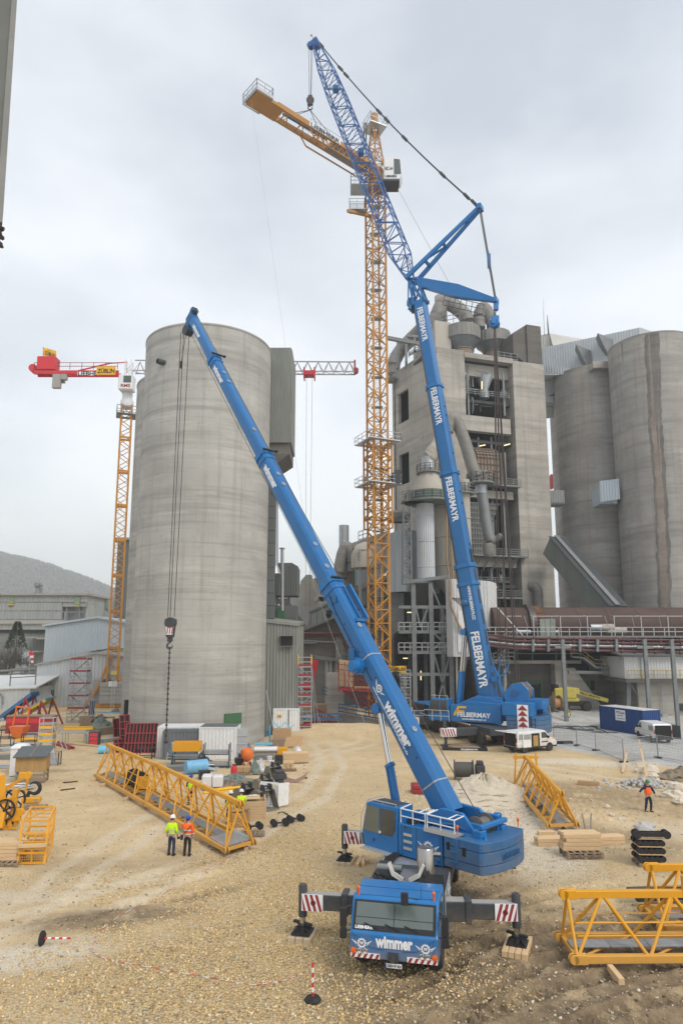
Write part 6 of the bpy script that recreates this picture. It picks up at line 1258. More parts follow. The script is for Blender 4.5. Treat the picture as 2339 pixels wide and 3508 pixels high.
tc_=thing('tower_crane','tall yellow tower crane being dismantled, its counter jib hanging from the blue crane','tower crane',(MX,MY,-3.5))
def mc(s,z,rot=th):return[Vector((MX+(a*cos(rot)-b*sin(rot))*s/2,MY+(a*sin(rot)+b*cos(rot))*s/2,z)) for a,b in((-1,-1),(1,-1),(1,1),(-1,1))]
zc0,zc1=at(1290,1812,MY).z,at(1290,1505,MY).z
nsec=9;zs=[-3.5+(zslew-2.5+3.5)*k/nsec for k in range(nsec+1)]
for k in range(nsec):
 mb=MB();A,B=mc(MS,zs[k]),mc(MS,zs[k+1]);lat4(mb,A,B,5,.15,.065,tw=-1,box=True)
 for q in range(0,5,2):
  z=q/5;P=[a.lerp(b,z) for a,b in zip(A,B)]
  for i in range(4):mb.bar(P[i],P[(i+1)%4],.13)
 o=mb.build('mast_section',YELO if zs[k]<zc0+2 else(YELO if k<7 else YELB),tc_);lad=MB();c=Vector((MX+.1,MY+.3,0))
 for q in range(26):z=zs[k]+(zs[k+1]-zs[k])*q/26;lad.bar(c+Vector((-.22,0,z)),c+Vector((.22,0,z)),.03)
 for dx in(-.22,.22):lad.bar(c+Vector((dx,0,zs[k])),c+Vector((dx,0,zs[k+1])),.04)
 for q in range(2):z=zs[k]+(zs[k+1]-zs[k])*(q+.4)/2;lad.bx(MX-.8,MX+.8,MY-.3,MY+.8,z,z+.05)
 lad.build('ladder',GALV,o)
mb=MB();lat4(mb,mc(MS+.75,zc0),mc(MS+.75,zc1),9,.13,.065,tw=1,box=True);mb.build('climbing_cage',YELO,tc_)
def platform(z,s,w_,rot=th,h=1.1,m=ALU,rmat=GALV,open_=0):
 o=MB();P,Q=mc(s,z,rot),mc(s+2*w_,z,rot)
 for i in range(4):j=(i+1)%4;o.hexa([P[i]-Z_*.12,P[j]-Z_*.12,Q[j]-Z_*.12,Q[i]-Z_*.12,P[i],P[j],Q[j],Q[i]])
 o=o.build('platform',m,tc_);mb=MB();rail(mb,Q+[Q[0]],h,.03,1.1,2);mb.build('railing',rmat,o);return o
platform(at(1290,1517,MY).z,MS+.8,.95);platform(at(1290,1662,MY).z,MS+.8,.95)
a=at(1355,1655,MY-1);MB().box(a+Z_*.6,(1.2,1.2,1.5)).box(a+Vector((.3,0,1.6)),(.9,.9,.5)).build('hydraulic_unit',DKG,tc_,bevel=.05)
zl=at(1230,735,MY).z;MB().bar(at(1190,722,MY-3),at(1290,745,MY),.35,.4).build('lower_beam',YELB,tc_)
mb=MB();p=at(1225,722,MY-2);rail(mb,[p+Vector((-1.2,-.6,0)),p+Vector((1.0,-.6,0)),p+Vector((1.0,.6,0)),p+Vector((-1.2,.6,0)),p+Vector((-1.2,-.6,0))],1.6,.035,1,3);mb.bx(p.x-1.2,p.x+1.2,p.y-.6,p.y+.6,p.z-.1,p.z);mb.build('service_basket',GALV,tc_)
MB().lathe([(1.35,-2.6),(1.35,-1.6),(1.6,-1.5),(1.6,-.5),(1.3,-.4),(1.3,.6)],24,(MX,MY,zslew)).build('slewing_ring',YELB,tc_,smooth=40)
cj=Vector((-.757,-.653,0));cl=Vector((.653,-.757,0));CJ0=Vector((MX,MY,zslew+.4))
END=22.3;pe=CJ0+cj*END
ztop=at(1275,418,MY).z;mb=MB();A=mc(2.1,zslew+.6,math.atan2(cj.y,cj.x));B=[p.lerp(Vector((MX,MY,ztop)),.8)*1 for p in mc(2.1,ztop,math.atan2(cj.y,cj.x))];lat4(mb,A,B,6,.11,.05,tw=1,box=True);mb.build('tower_head',YELB,tc_)
MB().box((MX,MY,ztop+.5),(1.0,.7,1.9)).build('head_top',YELB,tc_,bevel=.1);platform(ztop-1.2,.8,1.0,h=1.6)
mb=MB().tube([(MX-1.6,MY-1,ztop-1),(MX-1.9,MY-1.2,ztop-8),(MX-1.2,MY-1,zslew+1.5)],.1,6).tube([(MX-1.3,MY-1,ztop-1),(MX-1.5,MY-1.2,ztop-8),(MX-.9,MY-1,zslew+1.5)],.1,6);mb.build('hanging_tie_bar',DKG,tc_)
jib=MB()
for s in(-1.05,1.05):jib.bar(CJ0+cj*.6+cl*s,CJ0+cj*(END-3.5)+cl*s,.34,.75)
for k in range(14):a=1.0+k*1.35;jib.bar(CJ0+cj*a-cl*1.05-Z_*.2,CJ0+cj*(a+1.35 if k%2 else a)+cl*1.05-Z_*.2,.12)
for k in range(12):
 a=1.0+k*.95;jib.bar(CJ0+cj*a+cl*1.05-Z_*.3,CJ0+cj*(a+.5)+cl*1.0-Z_*1.5,.1);jib.bar(CJ0+cj*(a+.5)+cl*1.0-Z_*1.5,CJ0+cj*(a+.95)+cl*1.05-Z_*.3,.1)
jib.bar(CJ0+cj*1+cl*1.0-Z_*1.5,CJ0+cj*12.5+cl*1.0-Z_*1.5,.16);jib.bar(CJ0+cj*1-cl*1.0-Z_*1.5,CJ0+cj*12.5-cl*1.0-Z_*1.5,.16)
for s in(-1,1):jib.bar(CJ0+cj*12.5+cl*s-Z_*1.5,CJ0+cj*13.6+cl*s*1.05-Z_*.2,.14)
jo=jib.build('counter_jib',YELB,tc_)
MB().hexa([CJ0+cj*a+cl*s+Z_*z for z in(-.4,.05) for a,s in((END-4.5,-1.3),(END,-1.3),(END,1.3),(END-4.5,1.3))]).build('ballast_frame',YELB,jo)
MB().hexa([CJ0+cj*a+cl*s-Z_*z for z in(.38,.3) for a,s in((1.5,-.95),(9.0,-.95),(9.0,.95),(1.5,.95))]).build('walkway_plate',STEELG,jo)
mb=MB();c4=[CJ0+cj*a+cl*s+Z_*.1 for a,s in((END-2.3,1.65),(END+.2,1.65),(END+.2,-1.65),(END-2.3,-1.65))];rail(mb,c4+[c4[0]],1.25,.035,1.3,2)
for p,q in zip(c4,c4[1:]+c4[:1]):mb.bar(p-Z_*.15,q-Z_*.15,.12,.45)
mb.build('end_platform',GALV,jo)
mb=MB();rail(mb,[CJ0+cj*1.5-cl*1.35+Z_*.35,CJ0+cj*13.5-cl*1.35+Z_*.35],1.15,.03,1.6,2);rail(mb,[CJ0+cj*1.5+cl*1.35+Z_*.35,CJ0+cj*13.5+cl*1.35+Z_*.35],.5,.02,1.6,1);mb.build('railing',GALV,jo)
sg=MB().hexa([CJ0+cj*a+cl*1.24+Z_*z+cl*w_ for z in(-.35,.4) for a,w_ in((8.0,0),(13.6,0),(13.6,.04),(8.0,.04))]).build('name_board',WHITE,jo)
letters('LIEBHERR',CJ0+cj*10.8+cl*1.29+Z_*.02,-cj,Z_,5.2,.62,BLACKL,sg)
sg=MB().hexa([CJ0+cj*a-cl*1.3+Z_*z-cl*w_ for z in(.4,1.9) for a,w_ in((2.4,0),(8.0,0),(8.0,.04),(2.4,.04))]).build('company_board',MARK_Y,jo)
letters('ZÜBLIN',CJ0+cj*5.2-cl*1.27+Z_*1.15,-cj,Z_,5.0,1.1,BLACKL,sg)
MB().bar(CJ0+cj*9.5+Z_*.5,CJ0+cj*17-cl*.3+Z_*.6,.25).build('hydraulic_ram',DKG,jo)
mb=MB();h0=HK-Z_*1.5
for a,s in((16.5,-1.0),(16.0,1.0),(9.6,1.05),(8.8,-1.05)):mb.tube([h0,CJ0+cj*a+cl*s+Z_*.4],.045,5)
mb.build('sling',ROPE,tc_)
cp=at(1345,600,MY-1.0);cb=MB();zf=at(1340,632,MY-1).z;zt_=at(1340,557,MY-1).z
cb.prism([(cp.x-1.4,MY-2,zf+.2),(cp.x+.9,MY-2,zf+.2),(cp.x+1.25,MY-2,zf+1.0),(cp.x+1.05,MY-2,zt_),(cp.x-1.4,MY-2,zt_+.3)],(.3,2.2,0));co=cb.build('cab',WPAINT,tc_,bevel=.05)
MB().prism([(cp.x+.1,MY-2.03,zf+.9),(cp.x+1.15,MY-2.03,zf+1.0),(cp.x+1.0,MY-2.03,zt_-.25),(cp.x+.1,MY-2.03,zt_-.15)],(0,.02,0)).build('cab_glass',GLASS,co)
letters('EC-H',(cp.x-.65,MY-2.02,zf+1.9),X_,Z_,1.15,.55,BLACKL,co);letters('LIEBHERR',(cp.x-.35,MY-2.02,zf+.62),X_,Z_,1.7,.36,BLACKL,co)
MB().bx(MX+.6,cp.x+.9,MY-2.2,MY+.4,zf-.25,zf).build('cab_platform',DKG,tc_);mb=MB();rail(mb,[(MX+1,MY-2.1,zf),(cp.x-1.4,MY-2.1,zf)],1.6,.03,1,2);mb.build('cab_railing',GALV,tc_)
p=at(1222,650,MY-2);MB().bx(p.x-.9,p.x+1.6,MY-3.4,MY-.8,p.z-.1,p.z+.05).build('winch_platform',GALV,tc_);mb=MB();rail(mb,[(p.x-.9,MY-.8,p.z),(p.x-.9,MY-3.4,p.z),(p.x+1.6,MY-3.4,p.z)],1.7,.04,.7,3);mb.build('winch_railing',GALV,tc_)
MB().lathe([(.5,-.5),(.5,.5)],16,(p.x+.8,MY-2,p.z+.6),X_).build('winch',DKG,tc_)
def line(name,pts,r,label,m=ROPE):return one(MB().tube(pts,r,5),name,m,label,'rope')
line('tag_line',[pe-Z_*.5,at(975,1165,76.5),at(1000,1480,76),at(1075,2007,75),at(1278,2555,73)],.016,'thin pale tag line running down from the jib end platform',mat('pale_rope',(.45,.45,.43),.7,0,.1))
line('tag_line',[at(1350,625,91),at(1535,962,80)-Z_*.1,at(1600,1090,76)],.02,'thin dark line slanting from the crane cab past the lattice jib')
LX=at(403,2000,111).x;LY=111.0;zl=at(430,1390,LY).z
lc=thing('tower_crane','slim tower crane with red counter jib, white top and yellow mast left of the silos','tower crane',(LX,LY,2.2))
def mq(s,z,r_=R(20)):return[Vector((LX+(a*cos(r_)-b*sin(r_))*s/2,LY+(a*sin(r_)+b*cos(r_))*s/2,z)) for a,b in((-1,-1),(1,-1),(1,1),(-1,1))]
zb=at(400,2345,LY).z
for k in range(8):
 mb=MB();z0,z1=zb+(zl-zb)*k/8,zb+(zl-zb)*(k+1)/8;lat4(mb,mq(1.7,z0),mq(1.7,z1),5,.11,.055,tw=-1,box=True);P=mq(1.62,z0)
 for i in range(4):mb.bar(P[i],P[(i+1)%4],.1,.35)
 mb.build('mast_section',YELO,lc)
mb=MB();P,Q=mq(1.5,zl),mq(3.2,zl)
for i in range(4):j=(i+1)%4;mb.hexa([P[i]-Z_*1.9,P[j]-Z_*1.9,Q[j]-Z_*1.9,Q[i]-Z_*1.9,P[i]-Z_*1.75,P[j]-Z_*1.75,Q[j]-Z_*1.75,Q[i]-Z_*1.75])
rail(mb,[q-Z_*1.75 for q in Q+[Q[0]]],1.3,.04,1,2);mb.build('platform',STEELG,lc)
MB().lathe([(1.0,-.4),(1.1,0),(1.1,.8),(.85,.9),(.85,2.2)],20,(LX,LY,zl)).build('slewing_ring',WPAINT,lc,smooth=40)
zj=at(300,1275,LY).z;zh=at(435,1235,LY).z
mb=MB();lat4(mb,mq(1.3,zl+1.8,0),mq(1.0,zh,0),4,.08,.05,tw=1);mb.build('tower_head',WPAINT,lc)
c=at(440,1310,LY-1);co=MB().bx(c.x-1.4,c.x+1.0,LY-2,LY,c.z-1.6,c.z+1.1).build('cab',WPAINT,lc,bevel=.12);MB().bx(c.x-.5,c.x+.8,LY-2.04,LY-1.98,c.z-.4,c.z+.8).build('cab_glass',GLASS,co);letters('RMS',(c.x-.1,LY-2.01,c.z-.95),X_,Z_,1.6,.55,RED,co)
mb=MB();x0,x1=at(125,1285,LY).x,at(412,1285,LY).x
for y in(-.7,.7):mb.bar((x0,LY+y,zj-.3),(x1,LY+y,zj-.3),.25,.6)
for k in range(12):x=x0+(x1-x0)*k/12;mb.bar((x,LY-.7,zj-.5),(x+1,LY+.7,zj-.5),.14)
mb.bar((at(375,1245,LY).x,LY,at(375,1245,LY).z),(at(250,1272,LY).x,LY,zj),.2);mb.bar((at(375,1245,LY).x,LY,at(375,1245,LY).z),(LX-.3,LY,zh-.3),.15)
cjo=mb.build('counter_jib',REDB,lc)
mb=MB();rail(mb,[(x0,LY-.9,zj+.1),(at(410,1250,LY).x,LY-.9,zj+.1)],1.3,.04,2,2);mb.build('railing',RED,cjo)
p=at(167,1250,LY);MB().bx(p.x-1.6,p.x+1.6,LY-1,LY+1,p.z-1.2,p.z+1.2).lathe([(.7,-.8),(.7,.8)],14,(p.x-2.4,LY,p.z-.8),Y_).build('winch_house',REDB,cjo,bevel=.06)
p=at(205,1310,LY);MB().bx(p.x-.9,p.x+.5,LY-.9,LY-.2,p.z-1.3,p.z+1.2).bx(p.x+.55,p.x+1.5,LY-.9,LY-.2,p.z+.2,p.z+1.2).bx(p.x-.8,p.x+.7,LY+.1,LY+.8,p.z+.1,p.z+1.2).build('ballast_block',CONCB,cjo,bevel=.04)
p,q=at(267,1287,LY-1),at(337,1274,LY-1);sg=MB().bx(p.x,q.x,LY-1.12,LY-1.07,p.z,q.z).build('name_board',WHITE,cjo);letters('LIEBHE',((p.x+q.x)/2,LY-1.125,(p.z+q.z)/2),X_,Z_,(q.x-p.x)*.95,.75,BLACKL,sg)
p,q=at(331,1284,LY-1.2),at(398,1256,LY-1.2);sg=MB().bx(p.x,q.x,LY-1.3,LY-1.25,p.z,q.z).build('company_board',MARK_Y,cjo);letters('ZÜBLIN',((p.x+q.x)/2,LY-1.305,(p.z+q.z)/2),X_,Z_,(q.x-p.x)*.9,1.0,BLACKL,sg)
mb=MB();zt1=at(600,1250,LY).z;x2=at(1215,1262,LY).x;zjt=at(1215,1240,LY).z;zjb=at(1215,1278,LY).z
mb.bar((LX+1.0,LY,zjt+.3),(x2,LY,zjt),.18)
for y in(-.7,.7):mb.bar((LX+1.0,LY+y,zjb+.2),(x2,LY+y,zjb),.16)
n=21
for k in range(n):
 xa=LX+1+(x2-LX-1)*k/n;xb=LX+1+(x2-LX-1)*(k+.5)/n;xc=LX+1+(x2-LX-1)*(k+1)/n
 for y in(-.7,.7):mb.bar((xa,LY+y,zjb),(xb,LY,zjt),.09);mb.bar((xb,LY,zjt),(xc,LY+y,zjb),.09)
 mb.bar((xa,LY-.7,zjb),(xc,LY+.7,zjb),.07)
mb.build('main_jib',mat('grey_white_jib',(.34,.34,.34),.6,0,.15,1),lc)
MB().box((x2,LY,(zjt+zjb)/2),(.3,1.5,2.2)).lathe([(.45,-.5),(.45,.5)],14,(x2+.2,LY,zjb+.4),Y_).build('jib_end',RED,lc)
p=at(1060,1278,LY);tr=MB().bx(p.x-.9,p.x+.9,LY-.9,LY+.9,p.z-.55,p.z+.15).bx(p.x-1.0,p.x-.8,LY-1,LY+1,p.z-1.1,p.z+.7).bx(p.x+.8,p.x+1.0,LY-1,LY+1,p.z-1.1,p.z+.7).build('trolley',REDB,lc)
mb=MB()
for dx in(-.5,.5):mb.tube([(p.x+dx,LY,p.z-.5),(p.x+dx*.6,LY,3.8)],.025,4)
mb.build('hoist_rope',ROPE,lc)
hb=MB().box((p.x,LY,3.3),(1.1,.4,1.0)).build('hook_block',REDB,lc)
p=at(150,1187,LY);t=thing('flag','small yellow company flag on the red counter jib','flag',at(150,1235,LY));MB().bar(at(149,1240,LY),at(149,1188,LY),.09).build('pole',GALV,t)
mb=MB();vs=[]
for k in range(11):f=k/10;a=at(150+44*f,1190+12*f,LY+.4*sin(f*7));b=at(150+44*f,1219+14*f-3*sin(f*3),LY+.4*sin(f*7+.6));vs+=[a,b]
mb.add(vs,[(2*k,2*k+2,2*k+3,2*k+1) for k in range(10)]);mb.build('cloth',MARK_Y,t)
a,b=at(153,1206,LY-.5),at(192,1218,LY-.5);letters('ZÜBLIN',(a+b)/2,b-a,Z_,(b-a).length*.95,.8,BLACKL,t)
p=at(390,2415,110);t=thing('ballast_stack','stacked grey concrete ballast blocks under the slim tower crane','ballast',(LX,110.5,0))
x0,x1=at(340,2400,108.5).x,at(440,2400,108.5).x
for k in range(5):MB().bx(x0,x1+2,108.5-.02*(k%2),112.5,.6+k*.66,.6+k*.66+.64).build('block',CONCB,t,bevel=.03)
for k in range(5):MB().bx(x0-1.4,x0-.05,109.4,112.5,.8+k*.72,.8+k*.72+.7).build('block',CONCB,t,bevel=.03)
mb=MB();mb.bar((x0-2,109,.35),(x1+2,109,.35),.5,.5);mb.bar((x0-2.3,108.6,.2),(x0-.2,109,3.6),.35)
for s in(-1,1):mb.bar((LX+s*1.6,LY-.8,4.0),(LX+s*.8,LY-.8,6.4),.3)
mb.build('cross_frame',YELO,lc)
p,q=at(372,2352,108.4),at(402,2334,108.4);MB().bx(p.x,q.x,108.35,108.4,p.z,q.z).build('notice_board',WPAINT,lc);p,q=at(380,2312,109.8),at(402,2298,109.8);MB().bx(p.x,q.x,109.8,109.85,p.z,q.z).build('mast_plate',mat('pale_yellow_sign',(.6,.46,.12),.7,0,.1),lc)
mb=MB();p=at(386,2415,108.2)
for dx in(-.22,.22):mb.bar((p.x+dx,108.1,0),(p.x+dx,108.3,4.2),.06)
for k in range(14):mb.bar((p.x-.22,108.1+.014*k,.3+k*.29),(p.x+.22,108.1+.014*k,.3+k*.29),.04)
one(mb,'ladder',ALU,'light ladder leaning against the concrete ballast stack','ladder')
# ================================================================= THE NEAR TELESCOPIC CRANE
S1=Vector((3.3,29.9,0));f1=Vector((-.7071,.7071,0));l1=Vector((-.7071,-.7071,0));Ms=rotz(R(135),S1);Mc=rotz(R(-103),(1.58,22.25,0))
def P1(x,y,z):return Ms@Vector((x,y,z))
def PC(x,y,z):return Mc@Vector((x,y,z))
xc,yc=Mc.to_3x3()@X_,Mc.to_3x3()@Y_
cr1=thing('mobile_crane','blue five section mobile crane nearest the camera, white lettered boom raised left over the yard','mobile crane',S1)
def emblem(o,xd,yd,r,par,m=WHITE):
 """winged cog wheel with a W"""
 o,xd,yd=Vector(o),Vector(xd).normalized(),Vector(yd).normalized();zd=xd.cross(yd);mb=MB();n=12
 ang_=[2*PI*k/(4*n) for k in range(4*n)];ro=[r*(1.0 if(k%4) in(0,1) else.8) for k in range(4*n)];ri=r*.58;k4=4*n;pt=lambda a,q,h:o+xd*(cos(a)*q)+yd*(sin(a)*q)+zd*h
 vs=[pt(a,q,.012) for a,q in zip(ang_,ro)]+[pt(a,ri,.012) for a in ang_];mb.add(vs,[(i,(i+1)%k4,k4+(i+1)%k4,k4+i) for i in range(k4)])
 for s in(-1,1):
  for j in range(3):mb.add([o+xd*s*r*(1.05+.02*j)+yd*r*(.12-.2*j)+zd*.012,o+xd*s*r*(2.1-.25*j)+yd*r*(.62-.32*j)+zd*.012,o+xd*s*r*(2.0-.3*j)+yd*r*(.42-.3*j)+zd*.012,o+xd*s*r*1.08+yd*r*(-.03-.2*j)+zd*.012],[(0,1,2,3)])
 e_=mb.build('emblem',m,par);letters('W',o+zd*.004,xd,yd,r*.85,r*.62,m,par,'emblem_letter',bold=.05)
ch=MB();ch.bx(-13.2,-2.2,-.75,.75,.55,1.35);ch.bx(-13.2,-5.2,-1.33,1.33,1.3,1.62);ch.bx(-5.3,-2.25,-1.36,1.36,1.25,1.78);ch.bx(-13.2,-2.3,-1.37,-1.3,1.0,1.5);ch.bx(-13.2,-2.3,1.3,1.37,1.0,1.5)
cho=ch.xf(Mc).build('carrier_chassis',DKGD,cr1,bevel=.025)
body=MB();prof=[(0,.62),(.0,1.32),(-.08,1.42),(-.5,2.16),(-.6,2.23),(-2.2,2.2),(-2.25,2.12),(-2.25,.9),(-1.95,.9),(-1.7,1.25),(-1.05,1.25),(-.8,.62)]
body.prism([(x,-1.36,z) for x,z in prof],(0,2.72,0));bo=body.xf(Mc).build('driver_cab',BLUED,cr1,bevel=.05,seg=2)
mb=MB()
for s in(-1,1):mb.bar(PC(.004,s*1.3,1.34),PC(.004,s*.72,.95),.02);mb.bar(PC(.004,s*.72,.95),PC(.004,s*.3,.9),.02);mb.bar(PC(.004,s*1.22,1.3),PC(.004,s*1.22,.8),.012)
mb.bar(PC(-.62,-1.2,2.235),PC(-.62,1.2,2.235),.012);mb.bar(PC(-1.4,-1.3,2.222),PC(-1.4,1.3,2.222),.012);mb.build('panel_crease',BLUE2,bo)
def onscreen(y,f,h=.0):p0,p1=Vector((-.06,y,1.4)),Vector((-.485,y,2.15));n_=Vector((.87,0,.493));return Mc@(p0.lerp(p1,f)+n_*h)
def scr(y0,y1,a,b,h0,h1):mb=MB();mb.hexa([onscreen(y0,a,h0),onscreen(y1,a,h0),onscreen(y1,b,h0),onscreen(y0,b,h0),onscreen(y0,a,h1),onscreen(y1,a,h1),onscreen(y1,b,h1),onscreen(y0,b,h1)]);return mb
so=scr(-1.28,1.28,.0,.97,.0,.02).build('windscreen_surround',mat('gloss_black',(.016,.017,.018),.25,0,.05),bo)
scr(-1.2,1.2,.17,.9,.02,.028).build('windscreen',glass('screen_glass',(.085,.11,.10),.08),so);scr(-.012,.012,.17,.9,.028,.034).build('screen_divider',BLACKL,so);scr(-1.2,1.2,.40,.42,.028,.036).build('dashboard_line',BLACKL,so)
MB().prism([PC(x,-1.375,z) for x,z in((-.3,1.5),(-.62,2.08),(-1.7,2.08),(-1.7,1.5))],yc*-.01).prism([PC(x,1.365,z) for x,z in((-.3,1.5),(-.62,2.08),(-1.7,2.08),(-1.7,1.5))],yc*.01).build('side_window',GLASS,bo)
mb=MB()
for y in(-.5,.15,.75):mb.bar(onscreen(y,.06,.05),onscreen(y-.42,.22,.05),.03)
mb.build('wiper',BLACKL,so)
letters('LIEBHERR',onscreen(-.92,.085,.022),yc,onscreen(0,1)-onscreen(0,0),.56,.09,WHITE,bo)
letters('wimmer',PC(.005,0.02,1.13),yc,Z_,1.15,.34,WHITE,bo,bold=.045)
emblem(PC(.004,-.98,1.05),yc,Z_,.15,bo);emblem(PC(.004,.98,1.05),yc,Z_,.15,bo)
for y0,y1 in((-1.33,-.42),(.42,1.33)):
 st=MB().bx(.0,.03,y0,y1,.64,.78).xf(Mc).build('warning_stripe',WHITE,bo);mb=MB()
 for k in range(5):y=y0+.02+k*.185;mb.prism([(.032,y,.645),(.032,y+.09,.645),(.032,min(y+.16,y1),.775),(.032,min(y+.07,y1),.775)],(.006,0,0))
 mb.xf(Mc).build('red_stripe',RED,st)
for y in(-1.05,-.87,.87,1.05):MB().lathe([(.085,0),(.085,.04),(.07,.045),(.01,.02)],16,(.0,y,.83),X_).xf(Mc).build('headlight',CHROME,bo,smooth=40)
for y in(-1.25,1.25):MB().lathe([(.085,0),(.08,.045),(.01,.06)],16,(.0,y,.83),X_).xf(Mc).build('indicator_light',AMBER,bo,smooth=40)
lp=MB().bx(.02,.045,-.26,.26,.44,.56).xf(Mc).build('licence_plate',WHITE,bo);letters('DAH·W 823',PC(.046,.03,.5),yc,Z_,.42,.08,BLACKL,lp,depth=.004);MB().bx(.04,.047,-.26,-.215,.44,.56).xf(Mc).build('plate_band',NAVY,lp)
MB().bx(-.02,.06,-.16,.16,.62,.86).lathe([(.07,0),(.07,.22)],12,(.02,0,.72),X_).xf(Mc).build('tow_coupling',DKG,bo)
mb=MB()
for s in(-1,1):mb.bar(PC(-.3,s*1.36,2.0),PC(-.05,s*1.62,1.96),.04);mb.box(PC(-.08,s*1.58,1.72),(.16,.2,.55),R(-103));mb.box(PC(-.08,s*1.58,1.25),(.16,.2,.28),R(-103));mb.bar(PC(-.3,s*1.36,1.3),PC(-.05,s*1.58,1.3),.03)
mb.build('side_mirror',BLACKL,bo,bevel=.03)
MB().box(PC(-.1,.35,2.38),(.1,.22,.36),R(-103)).bar(PC(-.45,.75,2.26),PC(-.12,.38,2.42),.025).build('front_mirror',BLACKL,bo,bevel=.02)
MB().bar(PC(-.6,.8,2.2),PC(-.6,.8,2.6),.012).build('radio_aerial',BLACKL,bo)
for y in(-1.2,1.2):MB().lathe([(.03,-.15),(.04,0),(.05,.02),(.055,.09),(.02,.13)],14,PC(-.6,y,2.36)).build('beacon',AMBER,bo,smooth=40)
MB().bx(-3.9,-2.3,-1.33,-.35,1.79,1.84).bx(-3.0,-2.3,.42,1.3,1.79,2.0).xf(Mc).build('chequer_plate',mat('deck_plate',(.10,.105,.11),.5,.3,.2,12),cho)
mb=MB();[mb.bx(-3.35+.1*k,-3.3+.1*k,.5,1.28,2.0,2.12) for k in range(9)];mb.bx(-3.4,-2.45,.48,1.3,1.8,2.0);mb.bx(-3.6,-3.42,.3,1.2,1.8,1.98);mb.xf(Mc).build('cooler_box',BLACKL,cho);mb=MB();[mb.bx(-4.7-.25*k,-4.55-.25*k,-1.3,-.9,1.78,1.9) for k in range(3)];[mb.tube([PC(-2.4-.12*k,-.3,1.9),PC(-2.7-.1*k,.1,2.0),PC(-3.0,.45,1.9)],.025,5) for k in range(0)];mb.xf(Mc).build('tool_tray',DKG,cho);MB().bx(-4.3,-2.75,-.3,.4,1.79,1.95).xf(Mc).build('engine_cover',mat('grey_cover',(.16,.165,.175),.5,.1,.1),cho,bevel=.03)
mb=MB()
for s in(-1,1):mb.prism([(-2.95,s*.12,1.9),(-2.95,s*.5,2.1),(-3.05,s*.66,2.45),(-3.1,s*.56,2.5),(-2.98,s*.42,2.2),(-2.95,s*.08,2.02)],(-.12,0,0))
mb.xf(Mc).build('boom_rest',mat('rest_pad',(.45,.44,.40),.6,0,.1),cho);mb=MB()
for s in(-1,1):mb.prism([(-3.12,s*.05,1.8),(-3.12,s*.75,1.8),(-3.12,s*.62,2.42),(-3.12,s*.4,2.15),(-3.12,s*.05,1.98)],(-.06,0,0))
mb.xf(Mc).build('rest_bracket',DKG,cho)
MB().lathe([(.32,0),(.32,1.15),(.28,1.2),(.02,1.22)],28,PC(-4.0,.6,1.62)).lathe([(.09,0),(.09,.28)],12,PC(-4.0,.87,2.6),yc).build('exhaust_silencer',mat('brushed_steel',(.36,.34,.32),.22,.9,.2,1.5),cr1,smooth=40)
MB().tube([PC(-4.1,-1.2,2.0),PC(-4.1,-.3,2.0)],.12,12).build('air_tank',STEELG,cho,smooth=40)
mb=MB();rnd=random.Random(2)
for k in range(40):c=PC(-3.35+rnd.uniform(-.35,.3),-.85+rnd.uniform(-.35,.3),1.86+rnd.random()*.1);mb.lathe([(.05,-.012),(.065,0),(.05,.012)],8,c,(rnd.uniform(-1,1),rnd.uniform(-1,1),rnd.uniform(-1,1)))
one(mb,'lifting_chain',BLACKL,'heap of black lifting chain lying on the near crane deck','chain')
mb=MB()
for k in range(5):mb.tube([PC(-2.42-.05*k,-.05,1.98),PC(-2.42-.05*k,.5,1.98)],.02,6)
mb.bx(0,0,0,0,0,0) if 0 else None;mb.build('hose',BLACKL,cho)
MB().bx(-7.5,-4.9,-.9,.75,1.63,1.67).xf(Mc).build('worn_deck',GALV,cho)
mb=MB()
for k in range(9):mb.tube([PC(-4.9,-.95-.05*k,1.7),PC(-6.3,-.8-.045*k,1.74),PC(-7.2,-.5-.03*k,1.8)],.022,5)
mb.build('cable_bundle',BLACKL,cho)
MB().lathe([(.95,1.55),(.95,1.92),(1.1,1.92),(1.1,2.0)],36,(S1.x,S1.y,0)).build('slewing_ring',DKG,cr1,smooth=40)
wheels(cr1,Mc,[(x,s*1.16,.68) for x in(-1.35,-3.0,-5.1,-9.4,-11.0) for s in(-1,1)],.68,.46)
MB().bx(-13.0,-2.3,-1.39,-1.33,1.25,1.6).bx(-4.6,-2.3,1.38,1.42,1.15,1.85).xf(Mc).build('side_guard',GALV,cho)
mb=MB()
for dy in(0,.4):mb.bar(PC(-3.5+dy,1.5,.35),PC(-3.5+dy,1.44,1.9),.05)
for k in range(5):mb.bar(PC(-3.5,1.49,.5+k*.3),PC(-3.1,1.49,.5+k*.3),.05)
mb.build('step_ladder',ALU,cr1)
def crib(c,rz,kind,lab):
 t=thing('timber_crib',lab,'timber crib',(c.x,c.y,c.z),rz,'timber cribs under the near crane outriggers')
 n_={0:3,1:4}[kind]
 for k in range(n_):MB().bx(-.55 if kind==0 else-.75,.45 if kind==0 else.75,-.42+k*.84/n_,-.42+(k+.92)*.84/n_,0,.2).build('beam',mat('crib_wood',(.50,.40,.27),.85,0,.15,3,dirt=(.3,.24,.17),dirt_amt=.5) if kind==0 else WOOD,t,False,bevel=.015)
 return t
outs=[(gp(1046,3215),0,-103,'three pale beams under the front outrigger pad on the gravel side'),(gp(1762,3255),1,-112,'broad fresh timber mat under the outrigger pad on the muddy side'),(gp(1188,2962),0,-103,'squat block crib under the rear outrigger behind the operator cab'),(gp(1730,2985),0,-95,'squat block crib under the outrigger behind the counterweight')]
